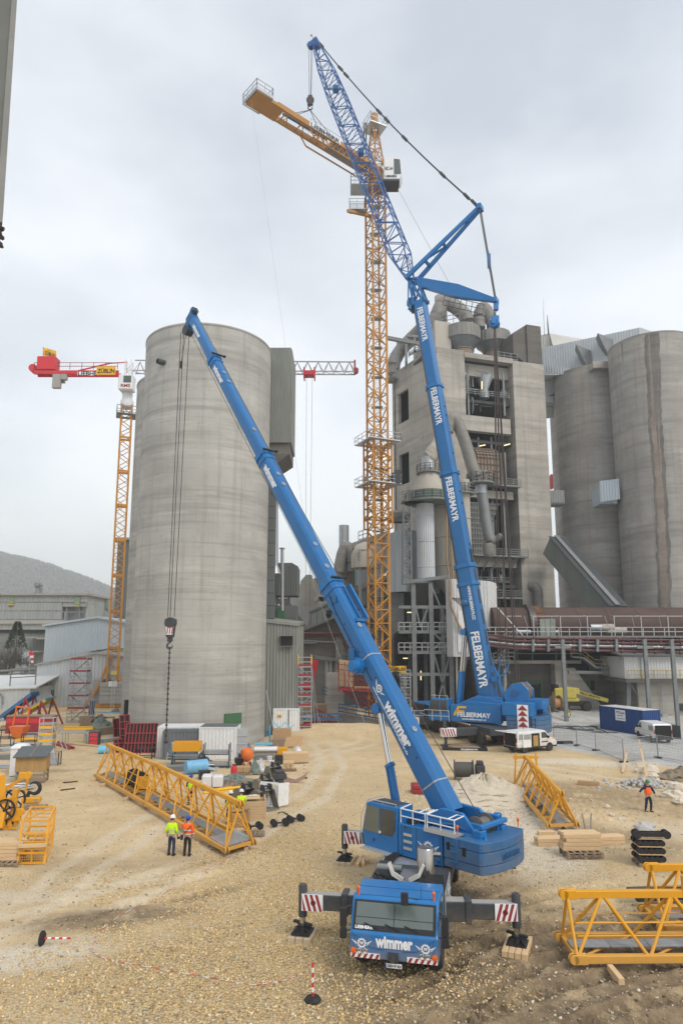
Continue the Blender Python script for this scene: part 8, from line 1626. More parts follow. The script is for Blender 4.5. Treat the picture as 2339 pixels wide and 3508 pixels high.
def person(label,loc,rz,jacket,trous,helm,arms,legs=None,lean=0.0,head=(0,0),vest=None,glove=SKIN,tape=True,sc=1.0):
 """faces -Y at rz 0; arms: (elbow, wrist, palm direction) for +X and -X side; lean bends the trunk forward"""
 t=thing('person',label,'person',loc,rz);t.scale=(sc,sc,sc)
 lz=lambda p:Vector((p[0],p[1]-sin(lean)*(p[2]-.95) if p[2]>.95 else p[1],.95+(p[2]-.95)*cos(lean) if p[2]>.95 else p[2]))
 legs=legs or[((.11,-.03,.5),(.12,.03,.1),(.14,-.15,.04)),((-.11,-.03,.5),(-.12,.03,.1),(-.14,-.15,.04))]
 hx,hy=head;V=[lz(p) for p in((0,0,.95),(0,.01,1.18),(0,.01,1.40),(0,.0,1.52),(hx*.4,-.01+hy*.4,1.60),(hx,-.025+hy,1.68),(hx,-.015+hy,1.76))];E=[(i,i+1) for i in range(6)];Rr=[.13,.125,.14,.055,.062,.088,.07]
 V.append(lz((hx*1.0,-.11+hy,1.655)));E.append((5,7));Rr.append(.018)
 jV,jE,jR=[lz(p) for p in((0,0,.92),(0,.01,1.12),(0,.01,1.36),(0,0,1.5))],[(0,1),(1,2),(2,3)],[(.185,.13),(.18,.13),(.195,.14),(.085,.08)]
 for s,(el,wr,fd) in zip((1,-1),arms):
  sh=lz((s*.19,.01,1.43));el,wr=lz(el) if lean else Vector(el),lz(wr) if lean else Vector(wr);b=len(V);V+=[sh,el,wr];E+=[(2,b),(b,b+1),(b+1,b+2)];Rr+=[.06,.045,.03]
  fd=Vector(fd).normalized();sd=fd.cross(Vector((0,1,.2))).normalized();palm=wr+fd*.075;V.append(palm);E.append((b+2,b+3));Rr.append(.032);
  for q,(o_,ln) in enumerate(((-.03,.07),(-.01,.085),(.01,.08),(.03,.065))):i=len(V);V+=[palm+sd*o_+fd*.03,palm+sd*o_*1.15+fd*(.03+ln*.5)-Vector((0,0,.0)),palm+sd*o_*1.1+fd*(.03+ln)+Vector((0,-.02,0))];E+=[(b+3,i),(i,i+1),(i+1,i+2)];Rr+=[.01,.009,.008]
  i=len(V);V+=[wr+fd*.035+sd*.045,wr+fd*.085+sd*.06];E+=[(b+2,i),(i,i+1)];Rr+=[.011,.009]
  j=len(jV);jV+=[sh,el,wr-(wr-el).normalized()*.03];jE+=[(2,j),(j,j+1),(j+1,j+2)];jR+=[.088,.072,.055]
 tV,tE,tR=[lz((0,0,1.0)),lz((0,0,.9))],[(0,1)],[(.165,.125),(.17,.13)]
 for s,(kn,an,toe) in zip((1,-1),legs):
  hp=(s*.095,0,.86);b=len(V);V+=[Vector(hp),Vector(kn),Vector(an),Vector(toe)];E+=[(0,b),(b,b+1),(b+1,b+2),(b+2,b+3)];Rr+=[.085,.058,.04,.03]
  j=len(tV);tV+=[Vector(hp),Vector(kn),Vector(an)+Z_*.03];tE+=[(1,j),(j,j+1),(j+1,j+2)];tR+=[.105,.08,.07]
  a=Vector(an);f_=(Vector(toe)-a);f_.z=0;f_=f_.normalized() if f_.length else-Y_;MB().hexa([a+f_*x+Vector((-f_.y,f_.x,0))*y+Z_*(z-a.z) for z in(.0,.075) for x,y in((-.08,-.05),(.2-z*.3,-.045),(.2-z*.3,.045),(-.08,.05))]).tube([a+Z_*(.02-a.z),a+Z_*.07],[.062,.065],10).build('boot',BOOT,t,False,bevel=.015)
 body=skinmesh('body',V,E,Rr,SKIN if glove is SKIN else SKIN,t,2);skinmesh('jacket',jV,jE,jR,jacket,t,2);skinmesh('trousers',tV,tE,tR,trous,t,2)
 hc=lz((hx,-.02+hy,1.70));MB().lathe([(.125,.03),(.128,.05),(.12,.1),(.09,.15),(.045,.172),(.005,.176)],22,hc).lathe([(.125,.025),(.15,.03),(.15,.036),(.12,.045)],22,hc+Vector((0,-.02,0))).build('helmet',helm,t,False,smooth=50)
 MB().lathe([(.098,-.06),(.104,.0),(.1,.035)],16,hc+Vector((0,.012,0)),Z_,0,.2,PI-.2).build('hair',HAIR,t,False,smooth=50)
 mb=MB()
 for s in(-1,1):mb.ball(hc+Vector((s*.034,-.083,-.025)),.011,6,4)
 mb.build('eye',BLACKL,t,False)
 if vest:
  mb=MB();mb.lathe([(.9,1.02),(1.0,1.1),(1.02,1.3),(.8,1.42)],20,(0,.0,0));mb.v=[lz((p.x*.215,p.y*.16+.01,p.z)) for p in mb.v];mb.f=[f for f in mb.f if len(f)==4];mb.m=[0]*len(mb.f);mb.build('safety_vest',vest,t,False,smooth=60)
 if tape:
  mb=MB()
  for z,k in((1.0,1.0),(1.18,1.0)):
   m_=MB().lathe([(1,z),(1,z+.055)],20);m_.f=[f for f in m_.f if len(f)==4];m_.v=[lz((p.x*.204,p.y*.152+.005,p.z)) for p in m_.v];mb.add(m_.v,m_.f)
  for s,(el,wr,fd) in zip((1,-1),arms):a,b=(lz(el),lz(wr)) if lean else(Vector(el),Vector(wr));p=a.lerp(b,.35);mb.tube([p,p+(b-a).normalized()*.05],.077,12,cap=False)
  mb.build('reflective_band',REFL,t,False)
 return t
up_=[((.27,.02,1.17),(.27,-.08,.93),(0,-.1,-1)),((-.27,.02,1.17),(-.27,-.08,.93),(0,-.1,-1))]
def face(p,q):return math.atan2(q.x-p.x,-(q.y-p.y))
pA,pB=on(587,2930),on(641,2932);look=on(720,2840)
wa=person('man in yellow hi-vis jacket, white helmet and jeans holding a camera by the long jib',pA,face(pA,look),HVY,JEAN,HELW,[((.26,.06,1.17),(.3,-.1,.95),(0,-.3,-1)),((-.26,.04,1.16),(-.24,-.1,.96),(0,-.3,-1))],head=(0,-.01))
t=thing('camera','black camera hanging from the hand of the man in yellow','camera',pA+Vector((.30,.12,.72)));MB().bx(-.07,.07,-.04,.04,0,.1).lathe([(.035,0),(.035,.1)],12,(0,-.04,.05),-Y_).build('camera_body',BLACKL,t,False,bevel=.01);MB().tube(arc((0,0,.18),.09,0,2*PI,14,X_,Z_),.008,5).build('strap',BLACKL,t,False)
wb_=person('man in orange hi-vis jacket and blue helmet pointing across the long jib',pB,face(pB,look),HVO,BLKT,HELB,[((.30,-.12,1.32),(.3,-.42,1.43),(.1,-1,.1)),((-.28,.03,1.17),(-.29,-.02,.93),(0,0,-1))][::1])
MB().bar((-.2,.15,1.45),(.22,.17,.95),.02,.03).box((.25,.12,.88),(.1,.16,.22)).build('shoulder_bag',BLACKL,wb_,False)
p=on(652,2758);person('worker in lime vest and blue helmet standing behind the long jib',p,face(p,on(590,2800)),mat('navy_work',(.02,.04,.09),.85,0,.15,5),BLKT,HELB,up_,vest=HVY)
bend=[((.25,-.12,1.2),(.18,-.34,1.1),(0,-1,-.3)),((-.25,-.12,1.2),(-.2,-.34,1.12),(0,-1,-.3))]
p=on(824,2822);person('worker in yellow hi-vis seen from behind, bending over the open timber crate',p,face(p,on(850,2755)),HVY,JEAN,HELW,bend,lean=.3)
p=on(785,2828);person('worker in yellow hi-vis half hidden behind the near jib end, white helmet',p,face(p,on(820,2790)),mat('navy_hivis',(.03,.06,.13),.85),JEAN,HELW,bend,lean=.25,vest=HVY)
p=on(2222,2781);person('walking man in navy overalls, orange vest and green helmet',p,.15,mat('navy_overall',(.012,.018,.045),.85,0,.2,6),mat('navy_overall',(.02,)*3),HELG,[((.36,.03,1.22),(.45,-.04,.99),(.3,0,-1)),((-.4,.02,1.28),(-.6,-.04,1.12),(-1,0,-.4))],legs=[((.12,-.08,.5),(.13,.0,.1),(.15,-.18,.04)),((-.12,.03,.5),(-.14,.12,.1),(-.15,-.05,.04))],vest=HVO,tape=False,head=(0,-.02))
p=on(1946,2480);person('worker in lime vest and yellow helmet beside the cable drum trailer',p,PI+.2,BLKT,BLKT,HELY,up_,vest=HVY)
p=at(1603,2425,71.5)
def van(label,rear,front,kind=0,name='van',ln=5.0):
 c=(rear+front)/2;a=math.atan2(front.y-rear.y,front.x-rear.x);n_=Vector((-sin(a),cos(a),0));c=c+n_*.95;t=thing(name,label,'van',Vector((c.x,c.y,max(0,gh(c.x,c.y)))),a,'white vans');h=1.95 if kind<2 else 2.2
 pr=[(-2.42,.42),(-2.5,.9),(-2.4,h-.25),(-2.25,h-.02),(.85,h),(1.1,h-.1),(1.75,1.22),(2.3,1.06),(2.5,.85),(2.5,.4)]
 if kind==2:pr=[(-2.45,.45),(-2.5,.9),(-2.45,h-.1),(-2.3,h),(1.0,h+.05),(1.25,h-.08),(1.75,1.35),(2.35,1.15),(2.5,.95),(2.5,.42)]
 b=MB().prism([(x,-.93,z) for x,z in pr],(0,1.86,0)).build('body',WPAINTD,t,False,bevel=.07,seg=2)
 MB().bx(-2.53,2.53,-.94,.94,.36,.52).build('sill',BLACKL,t,False,bevel=.03)
 for s in(-1,1):
  y0,y1=(s*.935,s*.95);MB().prism([(1.55,y0,1.22),(.55,y0,1.22),(.55,y0,h-.2),(1.05,y0,h-.2)],(0,y1-y0,0)).build('side_window',GLASS,b,False)
  if kind<2:MB().prism([(-2.3,y0,1.2),(-1.2,y0,1.2),(-1.2,y0,h-.25),(-2.25,y0,h-.25)],(0,y1-y0,0)).build('side_window',glass('pale_window',(.30,.31,.30),.15),b,False)
 MB().prism([(1.16,-.8,h-.14),(1.16,.8,h-.14),(1.76,.85,1.26),(1.76,-.85,1.26)],(.03,0,.02)).build('windscreen',GLASS,b,False)
 MB().bx(-2.52,-2.49,-.93,-.78,.95,1.35).bx(-2.52,-2.49,.78,.93,.95,1.35).build('tail_light',RED,b,False);MB().bx(2.42,2.51,-.88,-.6,.85,1.0).bx(2.42,2.51,.6,.88,.85,1.0).build('headlight',GLASS,b,False);MB().bx(2.4,2.54,-.6,.6,.5,.95).build('grille',BLACKL,b,False,bevel=.03)
 for s in(-1,1):MB().box((1.35,s*1.05,1.3),(.12,.2,.22)).build('side_mirror',BLACKL,b,False,bevel=.03)
 if kind<2:
  for s in(-1,1):MB().bx(-2.4,2.2,min(s*.935,s*.945),max(s*.935,s*.945),1.05,1.1).build('yellow_stripe',MARK_Y,b,False)
  letters('LIEBHERR',(.95,-.94,.88),X_,Z_,.9,.14,BLACKL,b,w=False,depth=.008)
 if kind==0:
  MB().bx(-.8,.3,-.955,-.9,.52,1.7).build('door_opening',DARKIN,b,False);MB().bx(-.5,.1,-.96,-.95,.55,1.5).build('board_inside',PLY,b,False)
  MB().bx(-1.85,-.8,-1.02,-.96,.48,1.78).build('sliding_door',WPAINT,b,False,bevel=.02);MB().bx(-1.75,-.9,-1.03,-1.02,1.2,1.68).build('door_window',MATS['pale_window'],b,False);MB().bx(-2.54,-2.47,-.75,.75,.6,1.75).build('rear_opening',DARKIN,b,False)
  MB().hexa([(-2.45,-.85,h-.08),(-2.45,.85,h-.08),(-3.55,.85,h-.02),(-3.55,-.85,h-.02),(-2.45,-.85,h-.02),(-2.45,.85,h-.02),(-3.55,.85,h+.06),(-3.55,-.85,h+.06)]).build('tailgate',WPAINT,b,False)
 if kind==1:MB().bx(-2.56,-2.48,-.8,.8,.55,1.8).build('rear_opening',DARKIN,b,False);MB().hexa([(-2.5,-.95,.5),(-2.5,-.9,.5),(-3.2,-1.4,.5),(-3.2,-1.45,.5),(-2.5,-.95,1.85),(-2.5,-.9,1.85),(-3.2,-1.4,1.85),(-3.2,-1.45,1.85)]).build('rear_door',DKG,b,False)
 if kind==2:letters('ES',(-1.4,-.945,1.35),X_,Z_,.7,.4,RED,b,w=False,depth=.008);mb=MB();rail(mb,[(-2.2,-.6,h),(.3,-.6,h)],.2,.02,.8,1);mb.build('roof_rack',STEELG,b,False)
 for x in(-1.55,1.55):
  for s in(-1,1):MB().lathe([(.40,0),(.40,.02)],20,(x,s*.925,.38),Vector((0,s,0))).build('wheel_arch',BLACKL,b,False)
 wheels(t,Matrix.Identity(4),[],.34)
 for x in(-1.55,1.55):
  for s in(-1,1):
   p_,q_=wheel_mb(.34,.24);w_=p_.build('wheel',TYRE,t,False,smooth=35);w_.location=(x,s*.84,.34);q_.build('rim',MATS['grey_rim'],w_,False,smooth=35)
 return t
van('white work van with open sliding door and raised tailgate, beside the tall crane',gp(1786,2581),gp(1895,2570),0)
van('white van with yellow stripe cut by the right edge, rear doors open',gp(2300,2546),gp(2238,2526),1)
van('white transit van with roof rack and dark bonnet, under the plant office',on(2140,2424),on(2040,2430),2)
p=on(1905,2472);t=thing('cable_trailer','small grey two axle trailer carrying big wooden cable drums','trailer',p,-.1)
MB().bx(-1.3,1.3,-.7,.7,.55,.7).bar((-1.3,0,.62),(-2.3,0,.55),.12).bx(-.9,-.8,-.6,.6,.7,2.0).build('frame',GALV,t,False)
for x in(-.35,.35):
 a,b=wheel_mb(.32,.2);w_=a.build('wheel',TYRE,t,False,smooth=35);w_.location=(x,-.75,.32);b.build('rim',MATS['grey_rim'],w_,False)
dr=thing('cable_drum','wooden cable drum with orange cable on the trailer','cable drum',p+Z_*2.35,-.1);MB().lathe([(1.0,-.55),(1.0,-.48),(.02,-.48)],28,(0,0,0),Vector((1,.3,0))).lathe([(.02,.48),(1.0,.48),(1.0,.55),(.02,.55)],28,(0,0,0),Vector((1,.3,0))).build('flange_disc',WOODO,dr,False);MB().lathe([(.62,-.48),(.62,.48)],24,(0,0,0),Vector((1,.3,0))).build('cable',mat('copper_cable',(.45,.22,.10),.6,0,.15,4),dr,False,smooth=40)
one(MB().bx(-.5,.5,-.3,.3,0,.5).bx(-.4,.4,-.25,.25,.5,1.3).bar((-.6,0,.2),(.7,0,1.7),.15),'yellow_compressor',mat('machine_yellow',(.72,.55,.03),.5,0,.1),'small bright yellow machine behind the worker at the trailer','machine',loc=on(1935,2464),rz=.3,bevel=.04)
p=on(1955,2432);t=thing('boom_lift','pale yellow articulated boom lift with black tyres under the kiln','boom lift',p,-.12);LY_=mat('lift_yellow',(.62,.52,.10),.5,0,.1,1,dirt=(.4,.33,.12))
MB().bx(-2.2,.6,-1.0,1.0,1.5,2.9).bx(-1.8,1.0,-.9,.9,1.1,1.6).build('turntable',LY_,t,False,bevel=.3,seg=3);MB().bar((-.4,-.7,2.7),(4.6,-.7,1.3),.45,.5).bar((-1.0,-.6,2.9),(1.0,-.6,2.6),.6,.5).build('boom',LY_,t,False,bevel=.04);MB().bx(-1.4,2.4,-.8,.8,.6,1.1).build('chassis',BLACKL,t,False,bevel=.05);MB().bx(-2.3,-1.6,-.8,.8,2.3,3.3).build('engine_pod',BLACKL,t,False,bevel=.08)
letters('FELD-ERATH',(2.3,-.94,1.98),Vector((5,0,-1.4)),Vector((1.4,0,5)),2.6,.3,BLACKL,t,w=False)
for x in(-.9,1.9):
 for y in(-.9,.9):
  a,b=wheel_mb(.55,.4);w_=a.build('wheel',TYRE,t,False,smooth=35);w_.location=(x,y,.55);b.build('rim',MATS['grey_rim'],w_,False)
def container(name,label,c,rz,L_,W_,H_,m,cat='container',roof=None,pitch=.3,group=None):
 t=thing(name,label,cat,c,rz,group);mb=MB();a,b=L_/2,W_/2
 for p0,p1 in(((-a,-b),(a,-b)),((a,-b),(a,b)),((a,b),(-a,b)),((-a,b),(-a,-b))):mb.corr(p0,p1,.14,H_-.1,pitch,.045)
 mb.bx(-a+.06,a-.06,-b+.06,b-.06,.1,H_-.06);mb.build('wall',m,t,False)
 fr_=MB()
 for x in(-a,a):
  for y in(-b,b):fr_.bx(x-.07,x+.07,y-.07,y+.07,0,H_)
 for y in(-b,b):fr_.bx(-a+.07,a-.07,y-.06,y+.06,0,.15).bx(-a+.07,a-.07,y-.06,y+.06,H_-.12,H_-.002)
 for x in(-a,a):fr_.bx(x-.06,x+.06,-b+.07,b-.07,0,.15).bx(x-.06,x+.06,-b+.07,b-.07,H_-.12,H_-.002)
 fr_.build('frame',m,t,False);MB().bx(-a,a,-b,b,H_+.002,H_+.04).build('roof',roof or m,t,False);return t
a,b=gp(2062,2498),gp(2200,2520);rz=math.atan2(b.y-a.y,b.x-a.x);c2=gp(2250,2488)
nc=container('blue_container','dark blue energy container with white lettered sign and white roof',(a+b)/2+Vector((-sin(rz),cos(rz),0))*1.25,rz,(b-a).length+.4,2.5,2.7,NAVY,roof=WPAINT)
sg=MB().bx(-.75,.75,-1.34,-1.31,1.3,2.5).build('sign',WHITE,nc,False);
for txt,z,w_,h_,m_ in(('HORLE',2.28,.62,.17,NAVY),('MANN',2.12,.6,.17,NAVY),('Mobile Energy',1.86,.95,.15,NAVY),('+49 (0) 2825/89-444',1.52,1.25,.12,NAVY)):letters(txt,((-.3 if txt=='HORLE' else(.35 if txt=='MANN' else 0)),-1.342,z),X_,Z_,w_,h_,m_,sg,w=False,depth=.006)
MB().bx(-.62,0,-1.346,-1.341,2.1,2.14).bx(.05,.65,-1.346,-1.341,2.24,2.28).build('red_bar',REDB,sg,False)
MB().bx(-1.9,-1.3,-1.33,-1.3,1.9,2.4).build('panel',NAVY,nc,False)
p=gp(1545,2440);container('rolloff_container','blue roll off container behind the tall crane cab',Vector((p.x,84,0)),.1,5.6,2.4,2.5,BLUE)
p=gp(2040,2402);container('corrugated_hut','pale rusty corrugated hut behind the boom lift',Vector((p.x-1,95.2,1.2)),0,3.3,1.2,3.2,CLAD,'hut',RUSTY)
mb=MB();rnd=random.Random(11)
for k in range(9):
 a,b=gp(1885+rnd.randint(0,60),2490+rnd.randint(-12,10)),gp(2065+rnd.randint(-60,90),2510+rnd.randint(-25,8));m_=a.lerp(b,.5)+Vector((rnd.uniform(-2.5,2.5),rnd.uniform(-2.2,2.2),0));q=a.lerp(b,.78)+Vector((rnd.uniform(-1.5,1.5),rnd.uniform(-2,2),0));P=[a,a.lerp(m_,.5)+Vector((0,rnd.uniform(-1,1),0)),m_,q,b];S=[]
 for i in range(4):
  for s in range(6):f=s/6;p0,p1,p2,p3=P[max(i-1,0)],P[i],P[i+1],P[min(i+2,4)];S.append(.5*((2*p1)+(p2-p0)*f+(2*p0-5*p1+4*p2-p3)*f*f+(3*p1-p0-3*p2+p3)*f**3)+Z_*(.08+.05*(k%3)))
 mb.tube(S,.055,6)
one(mb,'power_cables',BLACKL,'tangle of thick black power cables snaking to the blue container','cables')
fp=[gp(1890,2512+25),gp(1972,2535),gp(2036,2550),gp(2133,2578)];fence=None
def fence_panel(a,b,label,h=2.0,lean=0.0):
 t=thing('mesh_fence',label,'fence panel',a,math.atan2(b.y-a.y,b.x-a.x),'mobile mesh fence panels');ln=(Vector((b.x,b.y,0))-Vector((a.x,a.y,0))).length;dz=b.z-a.z;mb=MB()
 P=lambda x,z:Vector((x,0,z+dz*x/ln))
 for x in(0.05,ln-.05):mb.tube([P(x,0),P(x,h)],.028,6)
 for z in(.12,h):mb.tube([P(.05,z),P(ln-.05,z)],.025,6)
 mb.build('frame',GALV,t,False);mb=MB();n=int(ln/.16)
 for k in range(n):x=.1+(ln-.2)*k/n;mb.bar(P(x,.12),P(x,h),.015)
 for k in range(8):z=.2+k*(h-.2)/8;mb.bar(P(.05,z),P(ln-.05,z),.015)
 mb.build('wire_mesh',GALV,t,False);MB().box(P(ln,.07),(.75,.24,.14),1.57).build('foot_block',DKG,t,False,bevel=.02)
for k,(a,b) in enumerate((((1895,2545),(1975,2555)),((1975,2555),(2040,2572)),((2040,2572),(2135,2612)),((2135,2612),(2252,2597)),((2252,2597),(2400,2625)))):fence_panel(on(*a),on(*b),['mesh fence panel nearest the tall crane counterweight','second mesh panel, before the cable tangle','mesh fence panel below the blue container','mesh fence panel behind the rubble pile','mesh fence panel cut by the right edge'][k])
# ================================================================= SMALL THINGS IN THE YARD
def put(name,mb,m,label,cat,u,v,rz=0.0,group=None,dz=0.0,**k):return one(mb,name,m,label,cat,group,loc=on(u,v)+Z_*dz,rz=rz,**k)
def pal(mb=None,w=1.2,d=.8):
 mb=mb or MB()
 for y in(-d/2+.05,0,d/2-.05):mb.bx(-w/2,w/2,y-.05,y+.05,0,.022);[mb.bx(x-.07,x+.07,y-.05,y+.05,.022,.1) for x in(-w/2+.07,0,w/2-.07)]
 for k in range(6):x=-w/2+.08+k*(w-.16)/5;mb.bx(x-.06,x+.06,-d/2,d/2,.122,.144)
 for y in(-d/2+.05,0,d/2-.05):mb.bx(-w/2,w/2,y-.05,y+.05,.1,.122)
 return mb
def pallet(u,v,label,rz=0.0,w=1.2,d=.8,dz=0.0):return put('pallet',pal(None,w,d),WOODO,label,'pallet',u,v,rz,'wooden pallets',dz)
def bundle(n,L_,r,rows=3,jit=.05):
 mb=MB();rnd=random.Random(n*7+int(L_*10))
 for k in range(n):c,q=k%(n//rows+1),k//(n//rows+1);j=rnd.uniform(-jit,jit);mb.tube([(-L_/2+j*3,(c-n/rows/2)*r*2.1+j*.3,r+q*r*1.9),(L_/2+j*3,(c-n/rows/2)*r*2.1-j*.3,r+q*r*1.9)],r,7)
 return mb
def stack(L_,W_,rows,lay,h=.1,jit=.1,seed=1):
 mb=MB();rnd=random.Random(seed)
 for q in range(lay):
  for k in range(rows):y=-W_/2+W_*k/rows;a=rnd.uniform(-jit,jit);mb.bx(-L_/2+a,L_/2+a,y+.012,y+W_/rows-.012,q*h,(q+1)*h-.012)
 return mb
def heap(rx,ry,h,seed=1,n=22,k=9,rough=.25):
 mb=MB();rnd=random.Random(seed);vs=[(0,0,h)]
 for i in range(1,k+1):
  for j in range(n):a=2*PI*j/n;f=i/k;q=1+rnd.uniform(-rough,rough)*.5;vs.append((cos(a)*rx*f*q,sin(a)*ry*f*q,max(-.03,h*(1-f**1.3)*(1+rnd.uniform(-rough,rough))) if i<k else-.04))
 return mb.add(vs,[(0,1+j,1+(j+1)%n) for j in range(n)]+[(1+i*n+j,1+i*n+n+j,1+i*n+n+(j+1)%n,1+i*n+(j+1)%n) for i in range(k-1) for j in range(n)])
def post(u,v,label,lying=False):
 t=thing('marker_post',label,'marker post',on(u,v),0,'red and white marker posts');M=Matrix.Rotation(PI/2,4,'Y')@Matrix.Translation((0,0,0)) if lying else Matrix.Identity(4)
 if lying:M=Matrix.Translation((0,0,.22))@M
 MB().lathe([(.24,0),(.25,.04),(.2,.1),(.05,.12)],10).xf(M).build('foot',BLK,t,False)
 for k in range(7):MB().lathe([(.032,.1+k*.13),(.032,.1+k*.13+.13)],10).xf(M).build('band',WHITE if k%2 else REDB,t,False)
post(1071,3428,'red and white marker post nearest the front of the near crane');post(140,3238,'fallen marker post lying with its black foot tipped up',True);post(1042,2667,'marker post beside the ripper tooth and timber pallet');post(1281,2470,'marker post on the mound left of the near boom');post(1307,2520,'leaning marker post just behind the luffing ram')
def tape(pts,r,label,n=14):
 P=[]
 for i in range(len(pts)-1):
  p0,p1,p2,p3=[on(*pts[max(0,min(len(pts)-1,j))]) for j in(i-1,i,i+1,i+2)]
  for s in range(n):f=s/n;q=.5*((2*p1)+(p2-p0)*f+(2*p0-5*p1+4*p2-p3)*f*f+(3*p1-p0-3*p2+p3)*f**3);P.append(Vector((q.x,q.y,gh(q.x,q.y)+.03)))
 mb=MB()
 for i in range(len(P)-1):mb.tube([P[i],P[i+1]],r,4,i//3%2,cap=False)
 one(mb,'barrier_tape',[REDB,PLASW],label,'barrier tape')
tape([(815,2935),(700,2985),(560,3060),(430,3130),(345,3190),(318,3245),(335,3275),(420,3300),(560,3325),(720,3352),(850,3375),(940,3368),(1010,3348),(1058,3325)],.009,'red and white barrier tape looping over the near gravel')
tape([(1040,2680),(1000,2740),(960,2800),(905,2860),(830,2925)],.009,'barrier tape running from the far marker post past the rollers')
t=thing('portable_toilet','white portable toilet with domed roof and teal sides behind the plywood hut','toilet',on(66,2655),.25);MB().bx(-.55,.55,-.55,.55,0,2.0).build('cabin',TEAL,t,False,bevel=.03);MB().bx(-.6,-.1,-.58,-.55,.05,2.05).bx(-.6,-.55,-.6,.6,0,2.1).build('door',PLASW,t,False,bevel=.02);MB().lathe([(.9,0),(.88,.12),(.7,.26),(.4,.34),(.01,.36)],4,(0,0,2.02),Z_,0,PI/4,PI/4+2*PI).build('roof',PLASW,t,False,bevel=.05,seg=2)
t=thing('plywood_hut','plywood box hut on timber legs with a sloping grey felt roof','hut',on(112,2678),.2);MB().bx(-1.1,1.0,-.7,.7,.85,1.9).build('box',PLY,t,False);MB().hexa([(-1.25,-.95,1.86),(1.1,-.95,1.86),(1.25,.85,2.38),(-1.1,.85,2.38),(-1.25,-.95,1.93),(1.1,-.95,1.93),(1.25,.85,2.45),(-1.1,.85,2.45)]).build('roof',ROOFG,t,False);MB().bar((-.1,-.93,1.95),(.1,.84,2.47),.05).build('roof_batten',WOODO,t,False)
for x,y in((-1,-.6),(.92,-.6),(-1,.6),(.92,.6)):MB().bx(x-.06,x+.06,y-.06,y+.06,-.02,.85).build('leg',WOODO,t,False)
MB().bx(-1,.95,-.68,-.65,.12,.3).bx(-1,.95,-.68,-.65,.5,.68).bx(.98,1.01,-.6,.6,.15,.33).bx(.98,1.01,-.6,.6,.5,.68).build('rail_board',WOODO,t,False)
t=thing('mesh_crate','black wire mesh crate filled with clear foil beside the hut','crate',on(177,2620),.12);mb=MB()
for x in(-.65,.65):
 for y in(-.42,.42):mb.bx(x-.03,x+.03,y-.03,y+.03,0,1.05)
for z in(.08,1.02):rail(mb,[(-.65,-.42,z-1),(.65,-.42,z-1),(.65,.42,z-1),(-.65,.42,z-1),(-.65,-.42,z-1)],1.0,.012,9,1)
for k in range(12):x=-.6+k*.11;mb.bar((x,-.42,.1),(x,-.42,1),.012);mb.bar((x,.42,.1),(x,.42,1),.012)
for k in range(8):mb.bar((-.65,-.42,.15+k*.11),(.65,-.42,.15+k*.11),.012);mb.bar((.65,-.42,.15+k*.11),(.65,.42,.15+k*.11),.012)
mb.build('wire_cage',BLACKL,t,False);MB().add(heap(.58,.38,1.25,3,rough=.3).v,heap(.58,.38,1.25,3,rough=.3).f).build('foil',FOIL,t,False,smooth=60)
pallet(112,2770,'weathered pallet under the yellow hook block',.15,1.6,.9)
t=thing('hook_block','yellow crane hook block with a big black hook lying on a pallet','hook block',on(108,2762)+Z_*.15,.1);MB().bx(-.55,.55,-.25,.25,.05,.42).build('cheek_plate',YEL,t,False,bevel=.06);MB().tube(arc((.12,0,.95),.34,-PI*.75,PI*.8,16,X_,Z_),[.07,.085,.1,.115,.125,.13,.13,.13,.125,.12,.11,.1,.09,.08,.06,.045,.03],10).bar((-.15,0,.75),(-.3,0,.4),.2).build('hook',BLACKL,t,False,smooth=50)
for x in(-.35,.35):MB().lathe([(.1,0),(.1,.03)],12,(x,-.25,.24),-Y_).build('pin',GALV,t,False)
t=thing('jib_trolley','yellow jib head with black spoked rope wheels at the left edge','crane part',on(45,2850));Yt=on(45,2850).y
mb=MB();
for(a,b,w_) in(((98,2655),(-10,2728),.1),((98,2655),(-12,2716),.1),((98,2660),(75,2780),.1),((56,2702),(46,2795),.26),((24,2738),(2,2838),.3),((-8,2655),(-4,2760),.7),((-20,2745),(60,2736),.2),((0,2702),(90,2705),.06),((-10,2800),(70,2770),.15),((-10,2830),(40,2800),.2),((20,2812),(85,2808),.1),((-10,2842),(62,2836),.1)):mb.bar(at(*a,Yt+1.2-(a[0]<60)*.5),at(*b,Yt+.8-(b[1]>2800)*.6),w_)
for u,v in((98,2656),(72,2782),(60,2803),(40,2820),(55,2815),(30,2850),(14,2868)):p=at(u,v,Yt+.6);mb.lathe([(.2,-.1),(.2,.1)],14,p,Y_);mb.bar(p-X_*.5,p,.16,.34)
mb.build('frame',YEL,t,bevel=.012)
for u,v in((54,2736),(18,2775)):
 p=at(u,v,Yt+.9-(u<30)*.5);w_=MB().lathe([(.50,-.05),(.58,-.06),(.58,.06),(.50,.05),(.50,-.05)],30,p,Y_).lathe([(.09,-.08),(.09,.08)],12,p,Y_);[w_.bar(p,p+Vector((cos(a),0,sin(a)))*.52,.07) for a in[k*PI/3+.3 for k in range(6)]];w_.build('rope_wheel',BLACKL,t,smooth=30)
a,b=on(62,2962),on(153,2960);zt_=at(82,2822,a.y).z;c,d=gp(113,2772,zt_),gp(193,2770,zt_);ln=(c-gp(82,2822,zt_)).length;fw=(Vector((c.x,c.y,0))-Vector((gp(82,2822,zt_).x,gp(82,2822,zt_).y,0))).normalized()
t=thing('mesh_platform','yellow mesh floored platform cage standing on pallets, a plank across it','platform cage',a);A=[a,b,b+fw*ln,a+fw*ln];tp=fw*.5;mb=MB()
for k,p in enumerate(A):mb.bar(p,p+Z_*zt_+tp,.1);q=A[(k+1)%4];[mb.bar(p+Z_*z+tp*(z/zt_),q+Z_*z+tp*(z/zt_),.08) for z in(.05,zt_*.5,zt_)]
